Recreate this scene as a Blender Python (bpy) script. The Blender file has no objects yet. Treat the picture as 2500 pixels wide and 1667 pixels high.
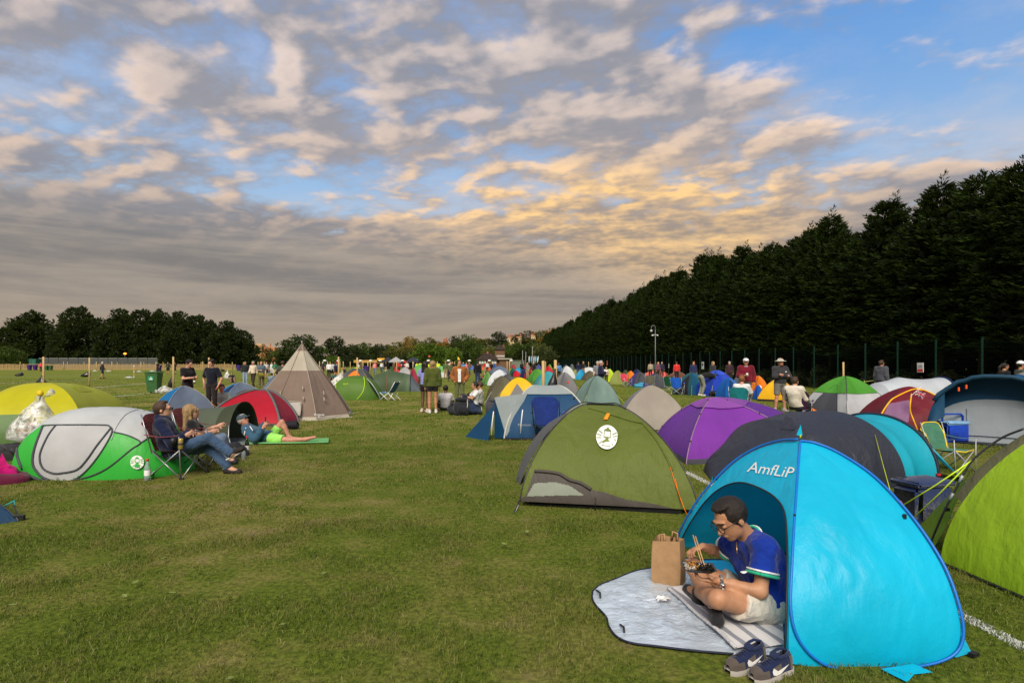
import bpy, math, random
import numpy as np
from mathutils import Vector, Matrix

# ---------------------------------------------------------------- camera, sky, sun, exposure
scene = bpy.context.scene
COL = scene.collection
F, HZ, CX, CAMH = 1389.0, 886.0, 1250.0, 1.65      # photo focal length (px), horizon row, centre column, eye height

cam_d = bpy.data.cameras.new("camera")
cam = bpy.data.objects.new("camera", cam_d); COL.objects.link(cam)
cam_d.sensor_width = 36.0; cam_d.lens = 20.0
cam_d.shift_y = (HZ - 833.5) / 2500.0
cam_d.clip_start = 0.05; cam_d.clip_end = 6000
cam.location = (0, 0, CAMH); cam.rotation_euler = (math.radians(90), 0, 0)
scene.camera = cam

vs = scene.view_settings
vs.view_transform = 'Standard'; vs.look = 'None'; vs.gamma = 1.0; vs.use_curve_mapping = False
vs.exposure = 0.38
scene.cycles.use_denoising = True
scene.cycles.max_bounces = 6; scene.cycles.diffuse_bounces = 3; scene.cycles.transparent_max_bounces = 8
scene.cycles.caustics_reflective = False; scene.cycles.caustics_refractive = False
scene.cycles.sample_clamp_indirect = 4.0

SUN_ELEV, SUN_AZ = math.radians(42), math.radians(188)    # azimuth from +Y (view) towards +X: sun behind the camera


class NG:
    """tiny node-graph writer"""
    def __init__(s, tree):
        s.t = tree; tree.nodes.clear()
    def n(s, kind, **kw):
        nd = s.t.nodes.new(kind)
        for k, v in kw.items():
            if k.startswith('i_'):
                key = k[2:].replace('_', ' ')
                key = int(key) if key.isdigit() else key
                s.put(nd.inputs[key], v)
            else:
                setattr(nd, k, v)
        return nd
    def put(s, sock, v):
        if isinstance(v, bpy.types.NodeSocket): s.t.links.new(v, sock)
        elif v is not None:
            if isinstance(v, (tuple, list)) and len(v) == 3 and sock.type == 'RGBA': v = (*v, 1)
            sock.default_value = v
    def m(s, op, a, b=None, c=None, clamp=False):
        nd = s.t.nodes.new('ShaderNodeMath'); nd.operation = op; nd.use_clamp = clamp
        for i, v in enumerate((a, b, c)):
            if v is not None: s.put(nd.inputs[i], v)
        return nd.outputs[0]
    def add(s, a, b): return s.m('ADD', a, b)
    def sub(s, a, b): return s.m('SUBTRACT', a, b)
    def mul(s, a, b): return s.m('MULTIPLY', a, b)
    def div(s, a, b): return s.m('DIVIDE', a, b)
    def mix(s, f, a, b, mode='MIX'):
        nd = s.t.nodes.new('ShaderNodeMix'); nd.data_type = 'RGBA'; nd.blend_type = mode
        s.put(nd.inputs[0], f); s.put(nd.inputs[6], a); s.put(nd.inputs[7], b)
        return nd.outputs[2]
    def ss(s, x, lo, hi):
        nd = s.t.nodes.new('ShaderNodeMapRange'); nd.interpolation_type = 'SMOOTHSTEP'
        s.put(nd.inputs[0], x); s.put(nd.inputs[1], lo); s.put(nd.inputs[2], hi)
        return nd.outputs[0]
    def noise(s, vec, scale, detail=4, rough=0.5, lac=2.0, dist=0.0, dim='3D', w=None):
        nd = s.t.nodes.new('ShaderNodeTexNoise'); nd.noise_dimensions = dim
        if vec is not None: s.put(nd.inputs['Vector'], vec)
        s.put(nd.inputs['Scale'], scale); s.put(nd.inputs['Detail'], detail)
        s.put(nd.inputs['Roughness'], rough); s.put(nd.inputs['Lacunarity'], lac); s.put(nd.inputs['Distortion'], dist)
        if w is not None: s.put(nd.inputs['W'], w)
        return nd
    def comb(s, x, y, z=0.0):
        nd = s.t.nodes.new('ShaderNodeCombineXYZ')
        for i, v in enumerate((x, y, z)): s.put(nd.inputs[i], v)
        return nd.outputs[0]
    def vadd(s, a, b, op='ADD'):
        nd = s.t.nodes.new('ShaderNodeVectorMath'); nd.operation = op
        s.put(nd.inputs[0], a); s.put(nd.inputs[1], b)
        return nd.outputs[0]
    def blob(s, az, el, a0, e0, ra, re):
        """soft bump of direction, angles in degrees"""
        u = s.div(s.sub(az, a0), ra); v = s.div(s.sub(el, e0), re)
        return s.m('EXPONENT', s.mul(s.add(s.mul(u, u), s.mul(v, v)), -1.0))


def build_sky():
    w = bpy.data.worlds.new("World"); scene.world = w; w.use_nodes = True
    g = NG(w.node_tree)
    out = g.n('ShaderNodeOutputWorld'); bg = g.n('ShaderNodeBackground')
    g.t.links.new(bg.outputs[0], out.inputs[0]); bg.inputs['Strength'].default_value = 0.1
    w.cycles.sampling_method = 'MANUAL'; w.cycles.sample_map_resolution = 512
    sky = g.n('ShaderNodeTexSky', sky_type='NISHITA'); sky.sun_disc = False
    sky.sun_elevation = SUN_ELEV; sky.sun_rotation = SUN_AZ
    sky.altitude = 50; sky.air_density = 1.0; sky.dust_density = 0.4; sky.ozone_density = 1.6
    d = g.n('ShaderNodeTexCoord').outputs['Generated']
    sp = g.n('ShaderNodeSeparateXYZ'); g.put(sp.inputs[0], d)
    x, y, z = sp.outputs
    zc = g.m('MAXIMUM', z, 0.0)
    az = g.mul(g.m('ARCTAN2', x, y), 57.2958)
    el = g.mul(g.m('ARCSINE', zc), 57.2958)
    zz = g.add(zc, 0.19)
    qx, qy = g.div(x, zz), g.div(y, zz)
    # cells drift in rows: rotate and stretch the cloud deck a little
    rot = math.radians(-20)
    ux = g.add(g.mul(qx, math.cos(rot)), g.mul(qy, math.sin(rot)))
    uy = g.add(g.mul(qx, -math.sin(rot)), g.mul(qy, math.cos(rot)))
    q = g.comb(g.mul(ux, 0.9), g.mul(uy, 1.1), 3.1)
    warp = g.noise(q, 1.7, 3, 0.55).outputs['Color']
    wv = g.vadd(g.vadd(warp, (0.5, 0.5, 0.5), 'SUBTRACT'), (0.15, 0.15, 0.0), 'MULTIPLY')
    q1 = g.vadd(q, wv)
    def dens(v, det=8, ro=0.56):
        big = g.noise(v, 1.9, 2, 0.5).outputs['Fac']
        cell = g.noise(v, 6.8, det, ro, 2.1).outputs['Fac']
        return g.add(g.mul(big, 0.40), g.mul(cell, 0.60))
    n0 = dens(q1)
    s0 = dens(q1, 4, 0.45); n1 = dens(g.vadd(q1, (-0.025, -0.065, 0.0)), 4, 0.45)
    # fine turbulence drives the little bright tops
    fine = g.noise(q1, 15.0, 5, 0.55).outputs['Fac']
    streak = g.noise(g.comb(g.mul(az, 0.035), g.mul(el, 0.42), 1.7), 1.3, 6, 0.58, 2.0, 0.4).outputs['Fac']
    # where the deck is thin / thick
    right_gap = g.blob(az, el, 42, 28, 19, 15)
    gap2 = g.blob(az, el, -24, 16.5, 13, 3.2)
    gap3 = g.blob(az, el, -42, 19, 9, 3.0)
    low = g.ss(el, 16.5, 9.0)
    thr = g.add(0.415, g.mul(right_gap, 0.17))
    thr = g.add(thr, g.add(g.mul(gap2, 0.085), g.mul(gap3, 0.07)))
    thr = g.sub(thr, g.mul(low, 0.20))
    mask = g.ss(n0, g.sub(thr, 0.09), g.add(thr, 0.12))
    thick = g.ss(n0, g.add(thr, 0.0), g.add(thr, 0.20))
    # clear sky
    clear = g.mix(g.ss(el, 2, 34), (3.9, 5.4, 6.5), (0.85, 2.7, 6.3))
    clear = g.mix(0.78, sky.outputs[0], clear)
    # light on the clouds: low sun on the flank that faces it
    lit = g.ss(g.add(g.sub(s0, n1), g.mul(g.sub(fine, 0.5), 0.09)), -0.05, 0.15)
    lit = g.mul(lit, g.sub(1.0, g.mul(thick, 0.45)))
    lit = g.mul(lit, g.sub(1.0, g.mul(low, 0.93)))
    warm = g.m('ADD', g.blob(az, el, 6, 15.2, 19, 4.8), g.blob(az, el, 18, 11.5, 9, 4.6), clamp=True)
    warm2 = g.m('ADD', g.blob(az, el, -6, 14.6, 10, 1.6), g.blob(az, el, 32, 21, 12, 2.2), clamp=True)
    sh_hi = g.mix(streak, (2.0, 2.2, 2.75), (2.75, 2.65, 2.85))
    sh_lo = g.mix(g.ss(streak, 0.36, 0.66), (1.42, 1.46, 1.56), (2.55, 2.34, 2.12))
    shade = g.mix(low, sh_hi, sh_lo)
    shade = g.mix(g.mul(warm, 0.5), shade, (3.6, 2.6, 1.75))
    hi = g.mix(g.ss(el, 10, 30), (7.2, 5.2, 3.7), (7.2, 5.9, 5.2))
    hi = g.mix(warm, hi, (8.2, 5.3, 2.4))
    lit = g.m('ADD', lit, g.mul(g.mul(g.m('MAXIMUM', warm, warm2), g.ss(g.add(g.mul(fine, 0.7), g.mul(streak, 0.7)), 0.48, 0.92)), 0.75), clamp=True)
    cloud = g.mix(lit, shade, hi)
    col = g.mix(mask, clear, cloud)
    # thin veil over the clear part
    veil = g.mul(g.ss(g.noise(q1, 1.6, 7, 0.62).outputs['Fac'], 0.36, 0.74), 0.7)
    col = g.mix(g.mul(veil, g.sub(1.0, mask)), col, (4.6, 4.5, 4.9))
    # warm band of haze above the horizon
    hor = g.m('EXPONENT', g.mul(el, -0.22))
    col = g.mix(g.mul(hor, 0.80), col, (4.3, 3.15, 2.0))
    # ground half of the dome
    col = g.mix(g.ss(z, 0.0, -0.02), col, (0.6, 0.7, 0.35))
    g.put(bg.inputs['Color'], col)

build_sky()

sun_d = bpy.data.lights.new("sun", 'SUN'); sun = bpy.data.objects.new("sun", sun_d); COL.objects.link(sun)
sun_d.energy = 3.5; sun_d.angle = math.radians(30); sun_d.color = (1.0, 0.90, 0.76)
_dir = Vector((math.sin(SUN_AZ) * math.cos(SUN_ELEV), math.cos(SUN_AZ) * math.cos(SUN_ELEV), math.sin(SUN_ELEV)))
sun.rotation_euler = _dir.to_track_quat('Z', 'Y').to_euler(); sun.location = (0, 0, 60)

# ---------------------------------------------------------------- helpers
RNG = np.random.default_rng(7)
random.seed(7)
def V3(*a): return np.array(a, float)
def G(x, y, z=0.0):
    """point of the ground seen at photo pixel x, y"""
    Y = (CAMH - z) * F / (y - HZ); return V3((x - CX) * Y / F, Y, z)
def P(x, y, Y):
    """point at distance Y seen at photo pixel x, y"""
    return V3((x - CX) * Y / F, Y, CAMH - (y - HZ) * Y / F)
def dep(y): return CAMH * F / (y - HZ)
def unit(v): v = np.asarray(v, float); return v / (np.linalg.norm(v) + 1e-12)

def vnoise(p, seed=0):
    p = np.asarray(p, float); i = np.floor(p).astype(np.int64); f = p - i; f = f * f * (3 - 2 * f)
    def h(a, b, c):
        n = (a * 73856093 ^ b * 19349663 ^ c * 83492791 ^ (seed * 26544357 + 911)) & 0xffffffff
        n = ((n ^ (n >> 13)) * 1274126177) & 0xffffffff; n = n ^ (n >> 16)
        return (n & 0xffff) / 32767.5 - 1.0
    x, y, z = i[..., 0], i[..., 1], i[..., 2]; fx, fy, fz = f[..., 0], f[..., 1], f[..., 2]
    r = 0
    for dx in (0, 1):
        for dy in (0, 1):
            for dz in (0, 1):
                r = r + h(x + dx, y + dy, z + dz) * (fx if dx else 1 - fx) * (fy if dy else 1 - fy) * (fz if dz else 1 - fz)
    return r
def fbm(p, seed=0, o=3):
    p = np.asarray(p, float)
    return sum(vnoise(p * 2 ** k, seed + k) * 0.5 ** k for k in range(o))

def make_mesh(name, V, Fc, mat=None, smooth=True):
    me = bpy.data.meshes.new(name)
    V = np.asarray(V, np.float32).reshape(-1, 3)
    if isinstance(Fc, np.ndarray):
        n, k = Fc.shape
        me.vertices.add(len(V)); me.vertices.foreach_set('co', V.ravel())
        me.loops.add(n * k); me.loops.foreach_set('vertex_index', Fc.astype(np.int32).ravel())
        me.polygons.add(n); me.polygons.foreach_set('loop_start', np.arange(n, dtype=np.int32) * k)
        me.update(calc_edges=True)
    else:
        me.from_pydata(V.tolist(), [], Fc); me.update()
    if smooth and len(me.polygons):
        me.polygons.foreach_set('use_smooth', np.ones(len(me.polygons), bool))
    if mat is not None: me.materials.append(mat)
    return me

def thing(name, label, cat, loc=(0, 0, 0), rz=0.0, group=None, scale=None):
    o = bpy.data.objects.new(name, None); COL.objects.link(o)
    o.empty_display_size = 0.2
    o.location = [float(v) for v in loc]; o.rotation_euler = (0, 0, rz)
    if scale is not None: o.scale = (scale,) * 3 if np.isscalar(scale) else scale
    o['label'] = label; o['category'] = cat
    if group: o['group'] = group
    return o
def tag(o, label=None, cat=None, group=None, kind=None):
    for k, v in (('label', label), ('category', cat), ('group', group), ('kind', kind)):
        if v: o[k] = v
    return o
def link(name, me, parent=None, loc=None, rot=None):
    o = bpy.data.objects.new(name, me); COL.objects.link(o)
    if parent is not None: o.parent = parent
    if loc is not None: o.location = [float(v) for v in loc]
    if rot is not None: o.rotation_euler = rot
    return o
def part(name, VF, mat, parent=None, smooth=True, label=None, world=False):
    """one mesh object; with world=True the points are world points and the parent has no rotation"""
    V, Fc = VF
    V = np.asarray(V, float).reshape(-1, 3)
    if world and parent is not None:
        p, off = parent, np.zeros(3)
        while p is not None: off = off + np.array(p.location); p = p.parent
        V = V - off
    o = link(name, make_mesh(name, V, Fc, mat, smooth), parent)
    if label: o['label'] = label
    return o
def structure(name, VF, mat, smooth=False):
    o = part(name, VF, mat, None, smooth); o['kind'] = 'structure'; return o

# -- shapes (V, F)
def join(*vfs):
    Vs, Fs, n = [], [], 0
    for V, Fc in vfs:
        V = np.asarray(V, float).reshape(-1, 3); Vs.append(V)
        Fs += [tuple(int(i) + n for i in f) for f in (Fc.tolist() if isinstance(Fc, np.ndarray) else Fc)]
        n += len(V)
    return np.concatenate(Vs), Fs
def gridfaces(nu, nv, closed=False):
    i, j = np.meshgrid(np.arange(nu), np.arange(nv), indexing='ij')
    w = nv + 1; i2 = (i + 1) % nu if closed else i + 1
    return np.stack([i * w + j, i2 * w + j, i2 * w + j + 1, i * w + j + 1], -1).reshape(-1, 4)
def box(c, s, rz=0.0, bev=0.0):
    x, y, z = np.array(s) / 2.0
    if bev > 0:
        b = min(bev, x * .9, y * .9, z * .9)
        V = []
        for sx in (-1, 1):
            for sy in (-1, 1):
                for sz in (-1, 1):
                    V += [(sx * x, sy * (y - b), sz * (z - b)), (sx * (x - b), sy * y, sz * (z - b)), (sx * (x - b), sy * (y - b), sz * z)]
        V = np.array(V); Fc = []
        def idx(sx, sy, sz, k): return ((sx > 0) * 4 + (sy > 0) * 2 + (sz > 0)) * 3 + k
        for s_ in (-1, 1):
            Fc.append([idx(s_, a, b_, 0) for a, b_ in ((-1, -1), (1, -1), (1, 1), (-1, 1))][::s_])
            Fc.append([idx(a, s_, b_, 1) for a, b_ in ((-1, -1), (1, -1), (1, 1), (-1, 1))][::-s_])
            Fc.append([idx(a, b_, s_, 2) for a, b_ in ((-1, -1), (1, -1), (1, 1), (-1, 1))][::s_])
        for a in (-1, 1):
            for b_ in (-1, 1):
                Fc.append([idx(a, b_, -1, 0), idx(a, b_, 1, 0), idx(a, b_, 1, 1), idx(a, b_, -1, 1)])
                Fc.append([idx(a, -1, b_, 0), idx(a, 1, b_, 0), idx(a, 1, b_, 2), idx(a, -1, b_, 2)])
                Fc.append([idx(-1, a, b_, 1), idx(1, a, b_, 1), idx(1, a, b_, 2), idx(-1, a, b_, 2)])
                for c_ in (-1, 1): Fc.append([idx(a, b_, c_, 0), idx(a, b_, c_, 1), idx(a, b_, c_, 2)])
    else:
        V = np.array([(sx * x, sy * y, sz * z) for sx in (-1, 1) for sy in (-1, 1) for sz in (-1, 1)])
        Fc = [(0, 1, 3, 2), (4, 6, 7, 5), (0, 4, 5, 1), (2, 3, 7, 6), (0, 2, 6, 4), (1, 5, 7, 3)]
    if rz:
        c_, s_ = math.cos(rz), math.sin(rz)
        V = V @ np.array([[c_, s_, 0], [-s_, c_, 0], [0, 0, 1]])
    return V + np.asarray(c, float), Fc
def tube(pts, r, n=6, cap=True):
    pts = np.asarray(pts, float); m = len(pts)
    r = np.full(m, r) if np.isscalar(r) else np.asarray(r, float)
    t = np.gradient(pts, axis=0); t /= np.linalg.norm(t, axis=1)[:, None] + 1e-9
    ref = V3(0, 0, 1) if abs(t[0][2]) < 0.9 else V3(1, 0, 0)
    V = []
    a = np.cross(t[0], ref); a /= np.linalg.norm(a)
    for k in range(m):
        a = a - t[k] * (a @ t[k]); a /= np.linalg.norm(a) + 1e-9
        b = np.cross(t[k], a)
        for j in range(n):
            th = 2 * math.pi * j / n
            V.append(pts[k] + r[k] * (a * math.cos(th) + b * math.sin(th)))
    Fc = [(k * n + j, k * n + (j + 1) % n, (k + 1) * n + (j + 1) % n, (k + 1) * n + j) for k in range(m - 1) for j in range(n)]
    if cap: Fc += [tuple(range(n))[::-1], tuple((m - 1) * n + j for j in range(n))]
    return np.array(V), Fc
def lathe(prof, n=16, c=(0, 0, 0)):
    V, Fc = [], []
    for r, z in prof:
        for j in range(n):
            th = 2 * math.pi * j / n; V.append((c[0] + r * math.cos(th), c[1] + r * math.sin(th), c[2] + z))
    for k in range(len(prof) - 1):
        for j in range(n): Fc.append((k * n + j, k * n + (j + 1) % n, (k + 1) * n + (j + 1) % n, (k + 1) * n + j))
    Fc += [tuple(range(n))[::-1], tuple((len(prof) - 1) * n + j for j in range(n))]
    return np.array(V), Fc
def sheet(poly, z=0.0):
    """flat polygon (fan from its centroid)"""
    p = np.array([(a[0], a[1], a[2] if len(a) > 2 else z) for a in poly], float)
    n = len(p); V = np.vstack([p, p.mean(0)])
    return V, [(i, (i + 1) % n, n) for i in range(n)]
def smooth_curve(pts, n=40):
    """Catmull-Rom through the points"""
    p = np.asarray(pts, float); p = np.vstack([2 * p[0] - p[1], p, 2 * p[-1] - p[-2]])
    seg = len(p) - 3; out = []
    for t in np.linspace(0, seg - 1e-6, n):
        i = int(t); f = t - i; a, b, c, d = p[i:i + 4]
        out.append(.5 * (2 * b + (c - a) * f + (2 * a - 5 * b + 4 * c - d) * f * f + (3 * b - a - 3 * c + d) * f ** 3))
    return np.array(out)
def normals_grid(S):
    du = np.gradient(S, axis=0); dv = np.gradient(S, axis=1)
    n = np.cross(du, dv); return n / (np.linalg.norm(n, axis=-1, keepdims=True) + 1e-9)
def surf(S):
    nu, nv = S.shape[0] - 1, S.shape[1] - 1
    return S.reshape(-1, 3), gridfaces(nu, nv)
def wrinkle(S, amp, seed=0, sc=3.0, stretch=(1, 1, .3)):
    """cloth creases: ridged noise along the normals, fading at the border"""
    if amp <= 0: return S
    n = normals_grid(S); st = np.array(stretch) * sc
    w = fbm(S * st, seed, 3); w = (np.abs(w) - .25) + .5 * fbm(S * sc * .6, seed + 9, 2)
    nu, nv = S.shape[:2]
    e = np.minimum(np.linspace(0, 1, nu), np.linspace(1, 0, nu))[:, None] * np.minimum(np.linspace(0, 1, nv), np.linspace(1, 0, nv))[None] * 16
    return S + n * (w * amp * np.clip(e, 0, 1))[..., None]

# -- materials
MATS = {}
def srgb(r, g, b):
    """albedo from 0-255 display colour"""
    f = lambda c: (c / 255 / 12.92) if c / 255 <= .04045 else ((c / 255 + .055) / 1.055) ** 2.4
    return (f(r), f(g), f(b))
def mat_base(name):
    m = bpy.data.materials.new(name); m.use_nodes = True
    g = NG(m.node_tree); out = g.n('ShaderNodeOutputMaterial')
    return m, g, out
def pbsdf(g, col, rough=.6, spec=.3, metal=0.0, **kw):
    b = g.n('ShaderNodeBsdfPrincipled')
    g.put(b.inputs['Base Color'], col); g.put(b.inputs['Roughness'], rough)
    g.put(b.inputs['Specular IOR Level'], spec); g.put(b.inputs['Metallic'], metal)
    for k, v in kw.items(): g.put(b.inputs[k.replace('_', ' ')], v)
    return b
def hsv_var(g, col, amt, vec, scale):
    n = g.noise(vec, scale, 4, .6).outputs['Fac']
    return g.mix(g.ss(n, .3, .7), tuple(c * (1 - amt) for c in col), tuple(min(1, c * (1 + amt)) for c in col))
def plain(col, rough=.6, spec=.3, metal=0.0, var=.12, vscale=9.0, bump=0.0, bscale=40.0, key=''):
    k = ('plain', col, rough, spec, metal, var, vscale, bump, bscale, key)
    if k in MATS: return MATS[k]
    m, g, out = mat_base('surface'); tc = g.n('ShaderNodeTexCoord').outputs['Object']
    b = pbsdf(g, hsv_var(g, col, var, tc, vscale), rough, spec, metal)
    if bump:
        bn = g.n('ShaderNodeBump'); bn.inputs['Strength'].default_value = bump; bn.inputs['Distance'].default_value = .01
        g.put(bn.inputs['Height'], g.noise(tc, bscale, 4, .6).outputs['Fac']); g.put(b.inputs['Normal'], bn.outputs[0])
    g.t.links.new(b.outputs[0], out.inputs[0]); MATS[k] = m; return m
def tentcloth(col, trans=.25, rough=.5, spec=.35, bump=.5, bscale=7.0, sheen=0.0):
    """thin nylon: creased, slightly shiny, lets some light through"""
    k = ('tent', col, trans, rough, spec, bump, bscale)
    if k in MATS: return MATS[k]
    m, g, out = mat_base('tent_fabric'); tc = g.n('ShaderNodeTexCoord').outputs['Object']
    c = hsv_var(g, col, .07, tc, 1.7)
    b = pbsdf(g, c, rough, spec)
    st = g.n('ShaderNodeMapping'); g.put(st.inputs[0], tc); st.inputs['Scale'].default_value = (1, 1, .35)
    st.inputs['Rotation'].default_value = (.3, .25, 0)
    n1 = g.noise(st.outputs[0], bscale, 5, .5, 2.0, .15).outputs['Fac']
    ridge = g.m('ABSOLUTE', g.sub(n1, .5))
    n2 = g.noise(tc, bscale * 5, 3, .6).outputs['Fac']
    bn = g.n('ShaderNodeBump'); bn.inputs['Strength'].default_value = bump; bn.inputs['Distance'].default_value = .06
    g.put(bn.inputs['Height'], g.add(g.mul(ridge, -1.0), g.mul(n2, .08))); g.put(b.inputs['Normal'], bn.outputs[0])
    t = g.n('ShaderNodeBsdfTranslucent'); g.put(t.inputs[0], c); g.put(t.inputs['Normal'], bn.outputs[0])
    mx = g.n('ShaderNodeMixShader'); mx.inputs[0].default_value = trans
    g.t.links.new(b.outputs[0], mx.inputs[1]); g.t.links.new(t.outputs[0], mx.inputs[2])
    g.t.links.new(mx.outputs[0], out.inputs[0]); MATS[k] = m; return m
def cloth(col, rough=.9, bump=.5, bscale=16.0, var=.14, weave=True):
    k = ('cloth', col, rough, bump, bscale, var)
    if k in MATS: return MATS[k]
    m, g, out = mat_base('clothing'); tc = g.n('ShaderNodeTexCoord').outputs['Object']
    b = pbsdf(g, hsv_var(g, col, var, tc, 5.0), rough, .12, Sheen_Weight=.15)
    n1 = g.noise(tc, bscale, 4, .5, 2.0, 1.2).outputs['Fac']
    bn = g.n('ShaderNodeBump'); bn.inputs['Strength'].default_value = bump; bn.inputs['Distance'].default_value = .03
    g.put(bn.inputs['Height'], n1); g.put(b.inputs['Normal'], bn.outputs[0])
    g.t.links.new(b.outputs[0], out.inputs[0]); MATS[k] = m; return m
def skinmat(col):
    k = ('skin', col)
    if k in MATS: return MATS[k]
    m, g, out = mat_base('skin'); tc = g.n('ShaderNodeTexCoord').outputs['Object']
    c = hsv_var(g, col, .13, tc, 14.0)
    b = pbsdf(g, c, .5, .35, Subsurface_Weight=.12, Subsurface_Scale=.01)
    b.inputs['Subsurface Radius'].default_value = (1, .4, .25)
    bn = g.n('ShaderNodeBump'); bn.inputs['Strength'].default_value = .15; bn.inputs['Distance'].default_value = .004
    g.put(bn.inputs['Height'], g.noise(tc, 120, 3, .6).outputs['Fac']); g.put(b.inputs['Normal'], bn.outputs[0])
    g.t.links.new(b.outputs[0], out.inputs[0]); MATS[k] = m; return m
def hairmat(col):
    k = ('hair', col)
    if k in MATS: return MATS[k]
    m, g, out = mat_base('hair'); tc = g.n('ShaderNodeTexCoord').outputs['Object']
    st = g.n('ShaderNodeMapping'); g.put(st.inputs[0], tc); st.inputs['Scale'].default_value = (1, 1, .18)
    n = g.noise(st.outputs[0], 130, 4, .7).outputs['Fac']
    c = g.mix(g.ss(n, .3, .7), tuple(v * .55 for v in col), tuple(min(1, v * 1.5) for v in col))
    b = pbsdf(g, c, .55, .3)
    bn = g.n('ShaderNodeBump'); bn.inputs['Strength'].default_value = .8; bn.inputs['Distance'].default_value = .008
    g.put(bn.inputs['Height'], n); g.put(b.inputs['Normal'], bn.outputs[0])
    g.t.links.new(b.outputs[0], out.inputs[0]); MATS[k] = m; return m
def glassy(col, rough=.05, trans=.9):
    k = ('glass', col, rough, trans)
    if k in MATS: return MATS[k]
    m, g, out = mat_base('clear_plastic')
    b = pbsdf(g, col, rough, .5, Transmission_Weight=trans, IOR=1.25)
    g.t.links.new(b.outputs[0], out.inputs[0]); MATS[k] = m; return m
def glow(col, s):
    k = ('glow', col, s)
    if k in MATS: return MATS[k]
    m, g, out = mat_base('lamp_glow'); e = g.n('ShaderNodeEmission'); g.put(e.inputs[0], col); e.inputs[1].default_value = s
    g.t.links.new(e.outputs[0], out.inputs[0]); MATS[k] = m; return m
def polythene():
    if 'poly' in MATS: return MATS['poly']
    m, g, out = mat_base('polythene'); tc = g.n('ShaderNodeTexCoord').outputs['Object']
    b = pbsdf(g, (.75, .75, .74), .3, .5); t = g.n('ShaderNodeBsdfTransparent'); t.inputs[0].default_value = (.92, .92, .92, 1)
    n = g.noise(tc, 9, 4, .6, 2, .5).outputs['Fac']; bn = g.n('ShaderNodeBump'); bn.inputs['Strength'].default_value = .5; bn.inputs['Distance'].default_value = .03
    g.put(bn.inputs['Height'], n); g.put(b.inputs['Normal'], bn.outputs[0])
    mx = g.n('ShaderNodeMixShader'); g.put(mx.inputs[0], g.ss(n, .25, .75)); g.t.links.new(b.outputs[0], mx.inputs[2]); g.t.links.new(t.outputs[0], mx.inputs[1])
    g.t.links.new(mx.outputs[0], out.inputs[0]); MATS['poly'] = m; return m
def wood(col, scale=6.0):
    k = ('wood', col, scale)
    if k in MATS: return MATS[k]
    m, g, out = mat_base('wood'); tc = g.n('ShaderNodeTexCoord').outputs['Object']
    st = g.n('ShaderNodeMapping'); g.put(st.inputs[0], tc); st.inputs['Scale'].default_value = (1, 1, .08)
    n = g.noise(st.outputs[0], scale * 6, 5, .6, 2.0, .6).outputs['Fac']
    c = g.mix(n, tuple(v * .7 for v in col), tuple(min(1, v * 1.25) for v in col))
    b = pbsdf(g, c, .75, .2); g.t.links.new(b.outputs[0], out.inputs[0]); MATS[k] = m; return m
def leafmat(cols, name='foliage', trans=.3, rough=.55, spec=.25):
    """cols: dark and light leaf colour, mixed by the clump's own random value"""
    k = ('leaf', cols, trans)
    if k in MATS: return MATS[k]
    m, g, out = mat_base(name)
    at = g.n('ShaderNodeAttribute'); at.attribute_name = 'clump'
    oi = g.n('ShaderNodeObjectInfo').outputs['Random']
    f = g.m('ADD', g.mul(at.outputs['Fac'], .8), g.mul(oi, .2), clamp=True)
    c = g.mix(f, cols[0], cols[1])
    b = pbsdf(g, c, rough, spec)
    t = g.n('ShaderNodeBsdfTranslucent'); g.put(t.inputs[0], g.mix(.5, c, (.10, .14, .01)))
    mx = g.n('ShaderNodeMixShader'); mx.inputs[0].default_value = trans
    g.t.links.new(b.outputs[0], mx.inputs[1]); g.t.links.new(t.outputs[0], mx.inputs[2])
    g.t.links.new(mx.outputs[0], out.inputs[0]); MATS[k] = m; return m

# -- copies with their parts
def copy_tree(root, loc=None, rz=None, label=None, group=None, scale=None, mats=None):
    c = root.copy(); COL.objects.link(c)
    if loc is not None: c.location = [float(v) for v in loc]
    if rz is not None: c.rotation_euler = (0, 0, rz)
    if scale is not None: c.scale = (scale,) * 3 if np.isscalar(scale) else scale
    if label: c['label'] = label
    if group: c['group'] = group
    def rec(src, dst):
        for ch in src.children:
            k = ch.copy(); COL.objects.link(k); k.parent = dst
            if mats and k.name.split('.')[0] in mats and k.type == 'MESH' and k.material_slots:
                k.material_slots[0].link = 'OBJECT'; k.material_slots[0].material = mats[k.name.split('.')[0]]
            rec(ch, k)
    rec(root, c)
    return c

def nth(i):
    """ordinal in words, from 0"""
    o = 'first second third fourth fifth sixth seventh eighth ninth tenth eleventh twelfth thirteenth fourteenth fifteenth sixteenth seventeenth eighteenth nineteenth'.split()
    if i < 19: return o[i]
    t, u = divmod(i + 1, 10)
    return {2: 'twentieth', 3: 'thirtieth', 4: 'fortieth'}[t] if u == 0 else {2: 'twenty', 3: 'thirty', 4: 'forty'}[t] + '-' + o[u - 1]

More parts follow.
